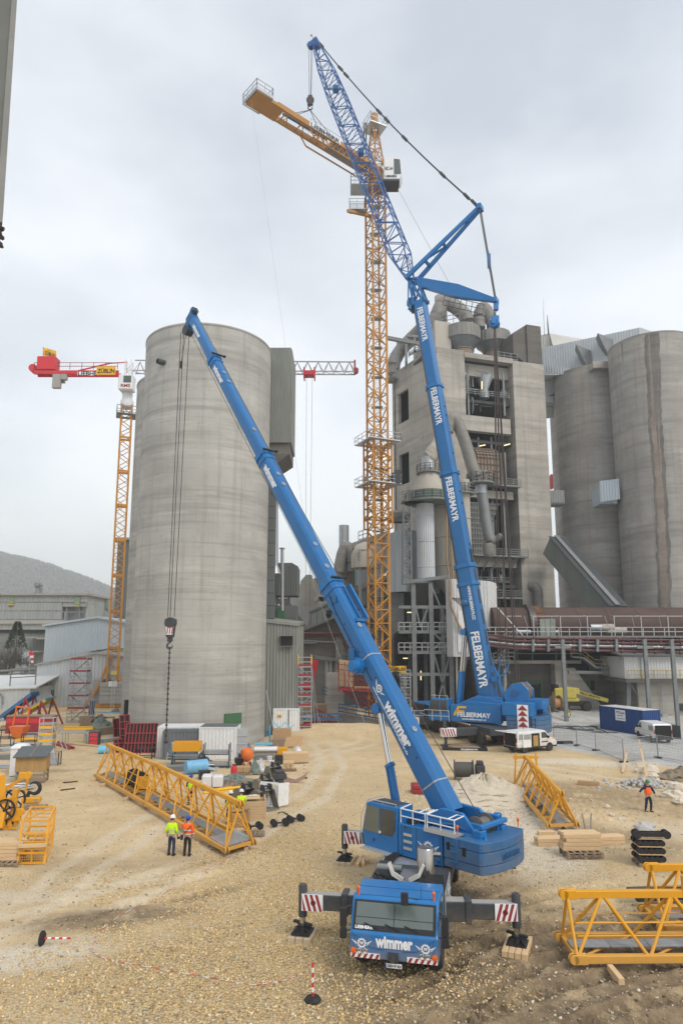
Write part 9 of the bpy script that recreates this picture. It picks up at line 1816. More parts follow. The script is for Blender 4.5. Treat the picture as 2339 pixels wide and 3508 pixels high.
for k in range(5):f=k/4;mb.bar(A[0].lerp(A[3],f)+Z_*zt_+tp,A[1].lerp(A[2],f)+Z_*zt_+tp,.05);mb.bar(A[0].lerp(A[3],f)+Z_*.5,A[1].lerp(A[2],f)+Z_*.5,.07)
mb.bar(A[0]+Z_*zt_+tp,A[2]+Z_*zt_+tp,.05);mb.bar(A[0].lerp(A[1],.5),A[0].lerp(A[1],.5)+Z_*zt_*.4,.05);[mb.bar(A[0].lerp(A[1],x)+Z_*.5,A[3].lerp(A[2],x)+Z_*.5,.07) for x in(.33,.66)];mb.build('frame',YEL,t)
mb=MB();mb.hexa([p+Z_*.62 for p in(A[0],A[1],A[1]+fw*.8,A[0]+fw*.8)]+[p+Z_*.65 for p in(A[0],A[1],A[1]+fw*.8,A[0]+fw*.8)]);mb.hexa([p+Z_*1.0+fw*1.1 for p in(A[0],A[1],A[1]+fw*.5,A[0]+fw*.5)]+[p+Z_*1.03+fw*1.1 for p in(A[0],A[1],A[1]+fw*.5,A[0]+fw*.5)])
for k in range(14):f=k/13;mb.bar(A[0].lerp(A[1],f)+Z_*.05,A[0].lerp(A[1],f)+Z_*zt_*.5+tp*.5,.014);mb.bar(A[1].lerp(A[2],f)+Z_*.5,A[1].lerp(A[2],f)+Z_*zt_+tp,.012)
for k in range(8):z=.1+k*.11;mb.bar(A[0]+Z_*z,A[1]+Z_*z,.014)
mb.build('mesh_floor',YEL,t);one(MB().bar(A[0].lerp(A[1],-.02)+Z_*.82-fw*.05,A[0].lerp(A[1],1.05)+Z_*.85-fw*.05,.1,.16),'timber_plank',WOOD,'pale plank laid across the yellow platform cage','plank',bevel=.008)
pallet(25,2958,'pallet under the timber offcuts at the left edge',0,1.4,.9);put('timber_stack',stack(1.5,.9,5,5,.16,.2,3),WOOD,'pile of timber offcuts on the pallet at the left edge','timber',24,2950,.1,dz=.15)
for u,v,r_,n,L_,lab in((45,2712,.9,24,1.6,'upright stack of galvanised props in a rack before the hut'),(20,2700,.5,18,1.8,'grey scaffold planks stacked left of the prop rack'),(20,2630,.2,16,1.9,'loose grey scaffold parts beside the toilet'),(110,2520,.3,20,2.2,'grey scaffold tubes heaped behind the step tower'),(25,2570,.8,20,2.0,'grey frames piled left of the toilet'),(95,2555,-.2,18,2.2,'steel frames stacked behind the toilet'),(30,2470,.2,18,2.4,'grey scaffold brackets by the blue slope'),(383,2538,1.1,22,2.2,'bundle of grey anchor rods beside the red formwork'),(700,2642,.25,12,1.3,'short pipes lying by the blue roll'),(752,2628,.3,12,1.4,'short square tubes near the red gas bottle')):
 put('tube_bundle',bundle(n,L_,.055,3,.2),GALV,lab,'tubes',u,v,r_,'bundles of grey steel tubes')
t=thing('red_skip','dark red steel container with planks on top, behind the orange skip','skip',on(108,2512),0);MB().bx(-2.6,2.6,-.8,.8,0,1.9).build('wall',RED,t,False,bevel=.03);MB().bx(-2.5,1.8,-.82,-.8,1.2,1.7).build('bright_panel',REDB,t,False);MB().bx(-2.6,2.7,-.8,.8,1.92,2.02).build('plank_load',WOODO,t,False)
t=thing('orange_skip','orange tipping skip with an upright frame','skip',on(66,2530),-.1);MB().hexa([(-.5,-.5,.2),(.5,-.5,.2),(.5,.5,.2),(-.5,.5,.2),(-.85,-.7,1.3),(.85,-.7,1.3),(.85,.7,1.3),(-.85,.7,1.3)]).build('tub',ORANGE,t,False,bevel=.03);MB().bar((-.8,0,1.2),(-.5,0,3.3),.14).bar((.8,0,1.2),(.95,0,3.3),.14).bar((-.6,0,3.3),(1.0,0,3.2),.16).build('lifting_frame',ORANGE,t,False)
for(a,b,c,lab,Y) in(((0,2462),(122,2372),1.2,'long blue formwork slope at the left edge',84),((85,2440),(176,2390),1.6,'light blue formwork slope propped on steel legs',86)):
 t=thing('formwork_table',lab,'formwork',Vector((at(*a,Y).x,Y,0)));p,q=at(*a,Y),at(*b,Y);up=Z_
 MB().hexa([p-Y_*c,q-Y_*c,q+Y_*c,p+Y_*c,p-Y_*c+up*.12,q-Y_*c+up*.12,q+Y_*c+up*.12,p+Y_*c+up*.12]).build('panel',LBLUE if c>1.4 else mat('mid_blue_panel',(.04,.17,.38),.6,0,.2,1),t);mb=MB()
 for s in(-c,c):mb.bar(p+Y_*s-up*.2,q+Y_*s-up*.2,.15,.3)
 mb.build('beam',MARK_Y if c>1.4 else BLR,t);mb=MB();m_=p.lerp(q,.85)
 for s in(-c,c):mb.bar(m_+Y_*s,Vector((m_.x+1.5,Y+s,0)),.18);mb.bar(m_+Y_*s,Vector((m_.x-.6,Y+s,0)),.16);mb.bar(p.lerp(q,.4)+Y_*s,Vector((p.lerp(q,.4).x,Y+s,0)),.08)
 mb.build('leg',RED,t)
p=on(266,2474);scaffold_tower('stair_scaffold','tallest stair scaffold with red toe boards in front of the pale hall',p,2.2,1.6,at(266,2232,p.y).z,5,GALV)
mb=MB();[mb.bar(at(u,2300,p.y)+Z_*.3,on(u+16,2478),.08) for u in(298,304,312)];one(mb,'raking_props',GALV,'slanting support tubes on the tallest scaffold','props')
p=on(160,2570);scaffold_tower('rolling_scaffold','light aluminium step tower standing behind the mesh crate',p,1.3,.9,at(160,2455,p.y).z,3,ALU,boards=MARK_Y)
mb=MB();[mb.bar(p+Vector((.6,s,2.6)),p+Vector((2.0,s-.3,0)),.06) for s in(-.4,.4)];one(mb,'raking_props',ALU,'pair of thin stays on the aluminium step tower','props')
t=thing('trestle','grey trestle table carrying a yellow formwork beam','trestle',on(265,2545),.03);mb=MB();[mb.bar((x,y,0),(x,y,1.0),.07) for x in(-1.4,-1.1,.8,1.1) for y in(-.3,.5)];mb.bx(-1.6,1.4,-.35,-.1,1.0,1.06).bx(-1.3,1.0,.4,.6,1.0,1.06).build('table',GALV,t,False)
put('formwork_beam',MB().bx(-1.5,1.5,-.08,.08,0,.06).bx(-1.5,1.5,-.08,.08,.24,.3).bx(-1.5,1.5,-.03,.03,.06,.24),MARK_Y,'yellow formwork beam on the grey trestle','beam',268,2535,0,dz=1.08)
t=thing('tool_box','red drawer box with dark top beside a concrete slab','tool box',on(324,2552),.1);MB().bx(-.5,.5,-.45,.45,0,1.35).build('case',DKG,t,False,bevel=.03);[MB().bx(-.38,.38,-.48,-.45,.12+.38*k,.44+.38*k).build('drawer',REDB,t,False) for k in range(3)]
put('concrete_slab',MB().hexa([(-.1,-.7,0),(.1,-.7,0),(.1,.7,0),(-.1,.7,0),(-.2,-.7,1.1),(0,-.7,1.1),(0,.7,1.1),(-.2,.7,1.1)]),CONCB,'upright concrete slab with red edge leaning by the tool box','slab',302,2552,.5)
put('tarp_heap',heap(1.9,1.4,1.5,5,rough=.4),TARP,'green grey tarpaulin over a heap beside dark old timbers','tarpaulin',345,2512)
put('tarp_heap',heap(1.6,1.0,.55,6,rough=.4),TARP,'flat green tarpaulin spread behind the red gas bottle','tarpaulin',805,2680);put('tarp_heap',heap(1.1,.9,.8,8,rough=.4),mat('grey_sheet',(.20,.20,.20),.6,0,.2,2),'grey sheet bundle lying behind the long jib','tarpaulin',690,2620)
put('timber_stack',stack(3.2,1.0,5,4,.2,.4,4),WOODO,'dark old timbers stacked under the tarpaulin edge','timber',365,2515,.9);put('timber_stack',stack(1.5,.9,3,5,.26,.1,5),WOODO,'brown crate like stack of boards near the tall scaffold','timber',296,2490,.1);put('timber_stack',stack(6,1.2,6,3,.12,.5,6),WOOD,'long fresh boards lying behind the blue slopes','timber',190,2436,.05)
for k,(u0,v0,u1,v1) in enumerate(((230,2548,352,2560),(180,2510,330,2520),(330,2440,415,2446),(310,2428,420,2430))):a,b=on(u0,v0)+Z_*.1,on(u1,v1)+Z_*.1;one(MB().bar(a,b,.2,.12),'timber_plank',WOOD if k!=2 else LBLUE,['long round plank in front of the trestle','plank half buried behind the trestle','blue formwork board by the ballast stack','plank at the foot of the ballast stack'][k],'plank')
for k,(u0,v0,u1,v1) in enumerate(((176,2548,240,2568),(200,2546,254,2567))):one(MB().bar(on(u0,v0)+Z_*.12,on(u1,v1)+Z_*.12,.2,.22),'red_beam',RED,['longer red steel beam lying by the trestle','shorter red steel beam lying by the trestle'][k],'beam',bevel=.01)
for k,(u0,v0,u1,v1) in enumerate(((217,2683,266,2679),(208,2709,258,2703))):one(MB().bar(on(u0,v0)+Z_*.04,on(u1,v1)+Z_*.04,.14,.08),'steel_strip',mat('rust_bar',(.09,.055,.03),.8,.1,.3,3),['upper rusty steel strip lying alone on the sand','lower rusty steel strip lying alone on the sand'][k],'steel strip')
def formwork(lab,u,v,w_,h,tilt,rz,rows,colsn):
 t=thing('leaning_formwork',lab,'formwork',on(u,v),rz,'red formwork panels');M=Matrix.Rotation(tilt,4,'X');MB().bx(-w_/2,w_/2,.04,.08,0,h).xf(M).build('ply_face',DARKIN,t,False);mb=MB()
 for k in range(colsn+1):x=-w_/2+w_*k/colsn;mb.bx(x-.04,x+.04,-.08,.04,0,h)
 for k in range(rows+1):z=h*k/rows;mb.bx(-w_/2,w_/2,-.1,.035,z-.04,z+.04)
 mb.xf(M).build('frame',RED,t,False)
formwork('large red framed formwork panel leaning by the silo, grey clamps across it',478,2580,2.9,2.7,-.3,.05,3,9);formwork('tall narrow red formwork panel leaning in the corner',430,2566,1.0,3.2,-.2,.7,5,2);formwork('small red panel leaning behind the rod bundle',404,2528,.9,2.0,-.2,.9,2,2);formwork('low red panel lying in front of the tall narrow one',418,2578,1.2,1.3,-.5,.8,3,3)
put('foil_roll',MB().lathe([(.36,-.5),(.36,.5)],18,(0,0,.36),(1,.3,0)),LBLUE,'bright blue rolled foil at the far tip of the long jib','roll',357,2582);put('white_bag',heap(.6,.5,.75,9,rough=.2),PLASW,'white bulk bag beside the red formwork','bag',402,2568,smooth=60)
t=thing('yellow_cabinet','yellow site power cabinet against the pale hall','cabinet',gp(220,2416),0);MB().bx(-1.2,1.2,-.4,.4,.5,2.1).build('case',MARK_Y,t,False,bevel=.04);MB().bx(-1.0,1.0,-.35,.35,0,.5).build('stand',BLACKL,t,False)
put('orange_cabinet',MB().bx(-.45,.45,-.4,.4,0,2.6),ORANGE,'narrow orange cabinet left of the ballast stack','cabinet',316,2418,bevel=.04);put('dark_barrel',MB().lathe([(.35,0),(.45,1.9)],14),NAVY,'navy rolled bundle standing by the tall scaffold','bundle',314,2448)
fr3=lambda w_,d,h:(lambda m:[m.bar((x,y,0),(x,y,h),.06) for x in(-w_/2,w_/2) for y in(-d/2,d/2)] and[rail(m,[(-w_/2,-d/2,z-1),(w_/2,-d/2,z-1),(w_/2,d/2,z-1),(-w_/2,d/2,z-1),(-w_/2,-d/2,z-1)],1,.03,9,1) for z in(.2,h)] and m)(MB())
for nm,f,m_,cat,its in(('steel_stillage',lambda:fr3(1.3,.9,.9),DKG,'stillage',((18,2530,0,'dark stillage at the left edge below the orange skip'),(18,2560,.1,'dark stillage in front of the one at the left edge'),(100,2545,.2,'dark stillage holding yellow parts behind the toilet'),(372,2482,.1,'narrow dark stillage near the silo opening'),(500,2598,0,'dark low stillage left of the grey container'))),('yellow_props',lambda:bundle(8,1.8,.07,2,.2),MARK_Y,'props',((96,2538,.3,'bundle of yellow beams behind the toilet'),(62,2452,.5,'yellow beams under the blue slope'),(760,2712,.6,'yellow bars on the sand behind the long jib'))),('debris_heap',lambda:heap(.9,.7,.5,random.randint(1,99),14,5,.6),WOODO,'debris',((20,2500,0,'brown scrap heap left of the orange skip'),(130,2470,0,'brown scrap heap behind the red skip'),(400,2440,0,'dark scrap heap right of the ballast stack'),(420,2470,0,'dark scrap heap by the silo opening'),(345,2462,0,'mixed scrap beside the navy bundle'),(1000,2598,0,'grey brown sack heap behind the board stack'),(790,2702,0,'scrap behind the white packs'),(850,2700,0,'scrap heap beside the flat tarpaulin'))),('grey_sheets',lambda:stack(1.6,1.0,1,7,.06,.15,random.randint(1,99)),STEELG,'sheets',((120,2508,.2,'stack of grey sheets behind the step tower'),(95,2490,0,'grey sheets in front of the red skip'),(20,2600,.3,'grey sheets left of the toilet'),(745,2690,.4,'grey sheets behind the jib near the packs'),(905,2600,.1,'flat grey sheet by the mixer'),(610,2640,.2,'low grey sheets under the rack'))),('dark_box',lambda:MB().bx(-.4,.4,-.35,.35,0,.6),BLACKL,'box',((832,2608,.1,'black tub right of the white container'),(820,2622,.2,'black tub in front of the container door'),(700,2668,.3,'small dark box behind the long jib'),(335,2472,.2,'black box behind the tarpaulin heap'))),('blue_foil',lambda:heap(.5,.4,.5,random.randint(1,99),14,5,.6),mat('crumpled_blue',(.05,.14,.24),.5,0,.3,5),'foil',((846,2563,0,'crumpled dark blue foil beside the container door'),(918,2522,0,'crumpled blue foil between silo and tall white container')))):
 for u,v,a,lab in its:put(nm,f(),m_,lab,cat,u,v,a)
p,q=on(552,2602),on(677,2600);container('storage_container','dark grey ribbed site container with a felt roof',(p+q)/2+Y_*1.1+Z_*.02,math.atan2(q.y-p.y,q.x-p.x)-.02,3.25,2.2,2.4,mat('anthracite_sheet',(.13,.145,.16),.6,.1,.1,1,dirt=(.22,.21,.2)),roof=ROOFG,group='site containers')
p,q=on(682,2604),on(806,2600);wc=container('storage_container','white ribbed site container with dark roof and open grey door',(p+q)/2+Y_*1.2+Z_*.02,0,3.2,2.3,2.75,WPAINT,roof=ROOFG,group='site containers');MB().bx(1.62,2.6,-.9,-.84,.1,2.6).bx(1.6,2.62,-.95,-.9,.5,.6).bx(1.6,2.62,-.95,-.9,1.2,1.3).bx(1.6,2.62,-.95,-.9,1.9,2.0).build('door',mat('door_grey',(.42,.44,.45),.5,.1,.1),wc,False,bevel=.01)
p=on(640,2560);container('storage_container','long whitish container roof showing behind the dark grey one',Vector((p.x+.9,63.6,0)),.05,4.4,2.0,2.7,WPAINT,group='site containers')
p,q=on(938,2530),on(1016,2532);sc=container('storage_container','tall white site container with a small yellow company sign by the silo',(p+q)/2+Y_*1.2,.08,2.7,2.4,3.1,WPAINT,group='site containers');sg=MB().bx(-.95,-.5,-1.3,-1.25,2.25,2.5).build('sign',MARK_Y,sc,False);letters('ZÜBLIN',(-.725,-1.302,2.375),X_,Z_,.4,.12,BLACKL,sg,w=False,depth=.004);MB().bar((.25,-1.3,1.2),(.25,-1.3,3.0),.06).build('lock_bar',BLACKL,sc,False);mb=MB();[mb.bar((-1.2+k*.3,-1.2,3.18),(-1.3+k*.3,1.1,3.18),.06) for k in range(9)];mb.build('roof_bars',GALV,sc,False)
one(MB().bar(on(944,2540),at(912,2365,71),.1),'long_pole',GALV,'long pole leaning between silo and white container','pole')
mb=MB();p=on(580,2604);[mb.bar(p+Vector((x,0,0)),p+Vector((x+.15,.5,2.1)),.06) for x in(-.22,.22)];[mb.bar(p+Vector((-.22+.15*z/2.1,.24*z,z)),p+Vector((.22+.15*z/2.1,.24*z,z)),.04) for z in[.2+.27*k for k in range(7)]];one(mb,'ladder',ALU,'short ladder leaning on the dark grey container','ladder')
def rack(lab,u,v,w_,h,m,n):
 t=thing('tube_rack',lab,'rack',on(u,v),.03,'racks of scaffold parts');mb=MB();[mb.bx(x-.04,x+.04,y-.04,y+.04,0,h) for x in(-w_/2,w_/2) for y in(-.45,.45)];[mb.bx(-w_/2,w_/2,y-.03,y+.03,z,z+.07) for y in(-.45,.45) for z in(.1,h*.55)];mb.build('frame',DKG,t,False)
 for z in(.17,h*.55+.07):b=bundle(n,w_*1.05,.04,4,.05);b.v=[p+Z_*z for p in b.v];b.build('tubes',m,t,False)
rack('tall rack of galvanised tubes before the white container',742,2628,2.1,1.9,GALV,32);rack('rack of mixed steel parts under the yellow beam crate',640,2630,2.2,1.2,STEELG,26)
put('beam_crate',MB().bx(-1.15,1.15,-.5,-.45,0,.75).bx(-1.15,1.15,.45,.5,0,.75).bx(-1.15,-1.1,-.45,.45,0,.75).bx(1.1,1.15,-.45,.45,0,.75).bx(-1.1,1.1,-.45,.45,0,.6),YEL,'yellow steel crate full of clamps on the parts rack','crate',641,2625,.03,dz=1.25,bevel=.01)
put('foil_roll',MB().lathe([(.1,-.85),(.52,-.85),(.52,.85),(.1,.85)],22,(0,0,.52),(.85,.5,0)),mat('blue_film',(.16,.40,.62),.35,0,.2,4,bump=.4),'big blue wrapped roll lying by the short pipes','roll',672,2650,smooth=40);put('foil_roll',MB().bx(-.1,.1,-.35,.35,0,1.8),LBLUE,'blue board standing left of the yellow steel crate','board',590,2620,.2)
t=thing('concrete_mixer','orange concrete mixer on a stand beside the white container','concrete mixer',on(846,2628),.3);MB().lathe([(.2,-.55),(.46,-.25),(.52,0),(.46,.25),(.28,.5),(.28,.56)],24,(0,0,1.05),(-.6,.2,.7)).build('drum',ORANGE,t,False,smooth=40);MB().bar((0,0,1.0),(.15,-.25,0),.09).bar((0,0,1.0),(-.5,-.2,0),.07).bar((0,.1,.9),(.3,.4,.1),.07).build('stand',ORANGE,t,False);MB().lathe([(.18,-.05),(.18,.05)],14,(.35,.35,.18),X_).build('wheel',TYRE,t,False)
t=thing('gas_bottle','red gas bottle standing on the green tarpaulin','gas bottle',on(801,2668),0);MB().lathe([(.24,0),(.25,.05),(.25,.75),(.2,.88),(.06,.95)],20).build('bottle',REDB,t,False,smooth=40);MB().lathe([(.13,.88),(.13,1.08)],14).build('valve_guard',RED,t,False)
for u,v,lab in((833,2654,'pallet with carton packs in front of the mixer'),(888,2652,'pallet with foil wrapped sacks'),(727,2704,'pallet of white wrapped packs behind the long jib'),(912,2582,'long pallet under the blue and white rolls'),(988,2640,'pallet under the short timber baulks')):pallet(u,v,lab,.12,1.3 if u!=912 else 2.4,.9)
put('carton_stack',MB().bx(-.55,-.01,-.4,.4,0,.4).bx(.01,.55,-.4,.4,0,.4),CARD,'carton packs on the pallet before the mixer','cartons',833,2650,.12,dz=.15,bevel=.02);put('sack_stack',heap(.42,.45,.95,12,rough=.2),FOIL,'foil wrapped sacks with a green sheet thrown over','sacks',893,2648,dz=.15);put('sheet',heap(.5,.4,1.0,13,rough=.3),TARP,'green grey sheet hanging over the foil wrapped sacks','sheet',874,2652,dz=.05)
put('white_pack',MB().bx(-.7,-.02,-.45,.45,0,.8).bx(.02,.75,-.45,.4,0,.75),PLASW,'white shrink wrapped packs behind the long jib','packs',727,2702,.1,dz=.15,bevel=.06);put('sheet_roll',MB().lathe([(.2,-1.1),(.2,1.1)],14,(0,-.2,.2),X_).lathe([(.2,-1.1),(.2,1.1)],14,(0,.22,.2),X_),PLASW,'white rolls lying on the long pallet','rolls',912,2580,.1,dz=.15);put('foam_board',MB().bx(-1.0,.7,-.2,.35,0,.14),LBLUE,'light blue boards on top of the white rolls','boards',908,2572,.1,dz=.56)
for u,v,lab in((924,2612,'rear white plastic bucket'),(928,2628,'front white plastic bucket')):t=thing('bucket',lab+' by the dark bin','bucket',on(u,v),0,'white buckets');MB().lathe([(.2,0),(.24,.5)],18).build('tub',PLASW,t,False,smooth=40);MB().lathe([(.25,.49),(.26,.52),(.01,.53)],18).build('lid',PLASW,t,False)
put('dark_bin',MB().bx(-.35,.35,-.3,.3,0,.75),BLACKL,'black plastic bin filled with offcuts','bin',955,2618,.1,bevel=.03);put('timber_stack',stack(1.0,.85,5,3,.16,.06,8),WOOD,'short timber baulks stacked on a pallet','timber',988,2636,1.6,dz=.15);put('plywood_sheets',stack(2.2,1.3,1,9,.085,.03,9),WOOD,'wrapped stack of pale boards with a raised cardboard sheet','boards',1012,2612,.1,dz=.1);put('cardboard_sheet',MB().hexa([(-.7,0,0),(.9,0,.1),(1.1,.5,.9),(-.5,.5,.8),(-.7,.03,0),(.9,.03,.1),(1.1,.53,.9),(-.5,.53,.8)]),CARD,'brown cardboard sheet standing on the board stack','cardboard',998,2590,.05,dz=.8)
put('yellow_box',MB().bx(-.45,.45,-.4,.4,0,1.0),YEL,'plain yellow steel box beside the board stack','box',967,2600,.1,bevel=.03);put('wooden_crate',stack(2.1,1.1,1,5,.16,.01,3),WOODO,'old wooden crate under the carton near the white container','crate',968,2560);put('carton',MB().bx(-.85,.85,-.5,.5,0,.85),CARD,'large brown carton draped with blue foam','carton',966,2555,dz=.82,bevel=.01);mb=MB();vs=[];[vs.extend([(-1.2+.24*k,-.1+.1*sin(k),.3+.25*sin(k*1.3)),(-1.2+.24*k,.5,.35+.25*sin(k*1.3))]) for k in range(11)];put('blue_foam',mb.add(vs,[(2*k,2*k+2,2*k+3,2*k+1) for k in range(10)]).bx(-1.25,-1.2,-.5,.5,-1.4,.3),LBLUE,'wavy light blue foam sheet on the carton','foam sheet',966,2553,dz=1.6)
put('green_bottle',MB().lathe([(.12,-.35),(.13,-.3),(.13,.25),(.05,.35)],14,(0,0,.13),(1,-.2,0)),GREEN,'green bottle lying alone on the sand','bottle',1036,2540,smooth=40);put('white_bag',heap(.5,.4,.55,14,rough=.2),PLASW,'white bag behind the cardboard sheet','bag',1020,2578,smooth=60)
def bucket(lab,u,v,w_,r_,rz):
 t=thing('excavator_bucket',lab,'excavator bucket',on(u,v),rz,'excavator buckets');P=[(r_*(cos(a)),r_*(1+sin(a))) for a in[PI*.35+PI*1.0*k/8 for k in range(9)]];P=P+[(r_*1.25,.05)];mb=MB()
 for y0,y1 in((-w_/2,w_/2),):
  for(x0,z0),(x1,z1) in zip(P,P[1:]):mb.hexa([(x0,y0,z0),(x1,y0,z1),(x1,y1,z1),(x0,y1,z0),(x0-.03,y0,z0+.03),(x1-.03,y0,z1+.04),(x1-.03,y1,z1+.04),(x0-.03,y1,z0+.03)])
 for y in(-w_/2,w_/2-.04):mb.prism([(x,y,z) for x,z in P],(0,.04,0))
 mb.build('shell',BUCK,t,False);mb=MB();x,z=P[0];[mb.prism([(x-.35,y,z+.0),(x+.2,y,z+.05),(x+.1,y,z+.4),(x-.25,y,z+.4)],(0,.06,0)) for y in(-w_*.25,w_*.2)];mb.lathe([(.06,-w_*.3),(.06,w_*.3)],10,(x-.1,0,z+.28),Y_);mb.build('hitch',DKG,t,False);mb=MB();[mb.hexa([(r_*1.2,y-.04,0),(r_*1.5,y-.02,.02),(r_*1.5,y+.02,.02),(r_*1.2,y+.04,0),(r_*1.2,y-.04,.1),(r_*1.5,y-.02,.05),(r_*1.5,y+.02,.05),(r_*1.2,y+.04,.1)]) for y in[-w_*.42+w_*.84*k/4 for k in range(5)]];mb.build('teeth',BUCK,t,False)
bucket('muddy excavator bucket at the back, next to the black coupler',938,2672,1.1,.5,-.9);bucket('excavator bucket marked with chalk, behind the white printed boards',903,2722,1.2,.52,-.9);bucket('wide excavator bucket behind the worker at the crate',838,2762,1.2,.56,-.8);bucket('largest open excavator bucket in front of the printed boards',903,2774,1.3,.6,-.75)
put('tilt_coupler',MB().bx(-.45,.45,-.35,.35,.55,.95).lathe([(.32,.3),(.32,.55)],16).bx(-.4,.4,-.3,.3,0,.3).bx(-.3,.3,-.35,.35,.95,1.15),DKG,'black hydraulic coupler standing among the excavator buckets','coupler',957,2696,.3,bevel=.04);mb=MB();P=[(0,.5),(.3,.25),(.8,.15),(1.3,.4),(1.75,.75),(1.45,.2),(.9,-.05),(.3,-.02),(-.1,.1)];put('ripper_tooth',mb.prism([(x,0,z+.05) for x,z in P],(0,.14,0)),mat('pinkish_steel',(.36,.25,.21),.7,.1,.2,3),'curved pinkish ripper tooth lying beside the coupler','ripper tooth',975,2680,-.1)
t=thing('printed_boards','white printed boards leaning on a crate, black lettering and yellow triangles','boards',on(920,2765),-.35);bo=MB().hexa([(-.65,-.25,0),(.65,-.25,0),(.65,-.22,0),(-.65,-.22,0),(-.65,.05,1.5),(.65,.05,1.5),(.65,.08,1.5),(-.65,.08,1.5)]).build('board',WPAINT,t,False);MB().hexa([(.7,-.2,.1),(1.2,.3,.2),(1.22,.28,.2),(.72,-.22,.1),(.7,-.1,1.5),(1.2,.4,1.5),(1.22,.38,1.5),(.72,-.12,1.5)]).build('board',WPAINT,t,False);letters('LIEBHERR',(0,-.065,1.0),X_,(0,.3,1.5),1.0,.2,BLACKL,bo,w=False,depth=.004);[MB().prism([(x,-.03,1.38),(x+.14,-.03,1.38),(x+.07,-.055,1.25)],(0,-.005,0)).build('triangle',MARK_Y,bo,False) for x in(.2,.4)];MB().bx(-.6,.6,.1,.7,0,1.2).build('crate',WOOD,t,False);mb=MB();[mb.bx(x,x+.16,-.245+.2*z-.012,-.245+.2*z-.005,z,z+.035) for x in(-.4,-.2,.15,.35) for z in(.2,.3,.4,.5,.6,.7)];mb.build('print',BLACKL,bo,False)
def crate(lab,u,v,a,b,h,rz,m=WOOD):
 t=thing('timber_crate',lab,'crate',on(u,v),rz,'timber crates');mb=stack(a,.06,1,int(h/.15),.15,0);q=MB();[q.add([p+Vector((0,y,0)) for p in mb.v],mb.f) for y in(-b/2,b/2)];e=stack(b,.06,1,int(h/.15),.15,0);e.xf(rotz(PI/2));[q.add([p+Vector((x,0,0)) for p in e.v],e.f) for x in(-a/2,a/2)];q.bx(-a/2,a/2,-b/2,b/2,.02,.06);q.build('side',m,t,False);c=MB();[c.bx(x-.05,x+.05,y-.05,y+.05,0,h+.02) for x in(-a/2,a/2) for y in(-b/2,b/2)];c.build('corner_post',m,t,False);MB().bx(-a/2,a/2*.5,-b/2,b/2,h+.0,h+.03).build('lid',m,t,False)
crate('larger fresh timber crate with papers on its lid',872,2802,1.2,1.0,1.15,.15);crate('brown plywood sided crate behind the near jib end',818,2826,1.1,.8,.8,.1,CARD)
put('papers',MB().bx(-.25,.2,-.12,.12,0,.01).bx(.0,.25,-.05,.0,.011,.05),WHITE,'white papers and a dark tool on the crate lid','papers',866,2798,.2,dz=1.2)
pallet(868,2862,'broken pallet with black rollers on it',.1);put('board_scraps',stack(1.6,.7,5,1,.04,.35,21),WOOD,'loose board scraps beside the timber crate','boards',848,2842,.5)
def rollers(u,v,lab,rz,n=2,dz=0):
 t=thing('rope_roller',lab,'rollers',on(u,v)+Z_*dz,rz,'black rope rollers')
 for k in range(n):x=-.33+.66*k/(max(1,n-1));[MB().lathe([(.02,-.05),(.18,-.05),(.18,-.02),(.09,0),(.18,.02),(.18,.05),(.02,.05)],18,(x,y,.18),Y_).build('roller',BLACKL,t,False,smooth=30) for y in(-.18,.18)];MB().lathe([(.06,-.2),(.06,.2)],10,(x,0,.18),Y_).build('axle',DKG,t,False)
 MB().bar((-.36,0,.18),(.36,0,.18),.1,.08).build('link',DKG,t,False)
rollers(868,2852,'black rope rollers lying on the broken pallet',.4,2,.15);rollers(958,2830,'rope rollers tied with green rope',.3);rollers(1012,2815,'outermost pair of rope rollers on the sand',.5);mb=MB();[mb.tube([on(950,2815)+Z_*(.4+.1*sin(k)),on(965+k,2812)+Z_*.5,on(985,2806)+Z_*(.2+.03*k),on(992,2800)+Z_*.05],.02,4) for k in range(4)];one(mb,'green_rope',GREEN,'green rope trailing from the tied rollers','rope')
put('gravel_heap',heap(3.8,3.4,1.5,31,48,22,.13),mat('heap_gravel',(.56,.49,.38),.95,0,.22,9,bump=1,bsc=14),'pale gravel heap behind the near crane counterweight','gravel heap',1660,2735,smooth=70);stones('gravel','coarse stones covering the pale gravel heap and its foot',5000,lambda r,n:(on(1660,2735).x+r.normal(0,2.3,n),on(1660,2735).y-1+r.normal(0,2.2,n)),.02,.06,[(.66,.6,.48),(.7,.65,.55),(.58,.5,.38)],12)
t=thing('rope_drum','large grey rope drum with an engine beside it, behind the gravel heap','winch',on(1598,2672),-.1);MB().lathe([(.72,-.72),(.72,-.65),(.55,-.65),(.55,.65),(.72,.65),(.72,.72)],26,(-.2,0,.75),X_).build('drum',mat('drum_grey',(.085,.08,.075),.7,.1,.2,6),t,False,smooth=30);MB().bx(.65,1.35,-.4,.4,.1,1.1).bx(.75,1.25,-.3,.3,1.1,1.4).lathe([(.2,0),(.2,.1)],12,(.9,-.4,.6),-Y_).build('engine',DKG,t,False,bevel=.05)
for k in range(2):put('red_weight',MB().bx(-.95,.95,-.5,.5,0,.3),RED,['lower red weight plate half hidden by the near boom','upper red weight plate half hidden by the near boom'][k],'weight',1458,2716,.1,'red weights',dz=.31*k,bevel=.04)
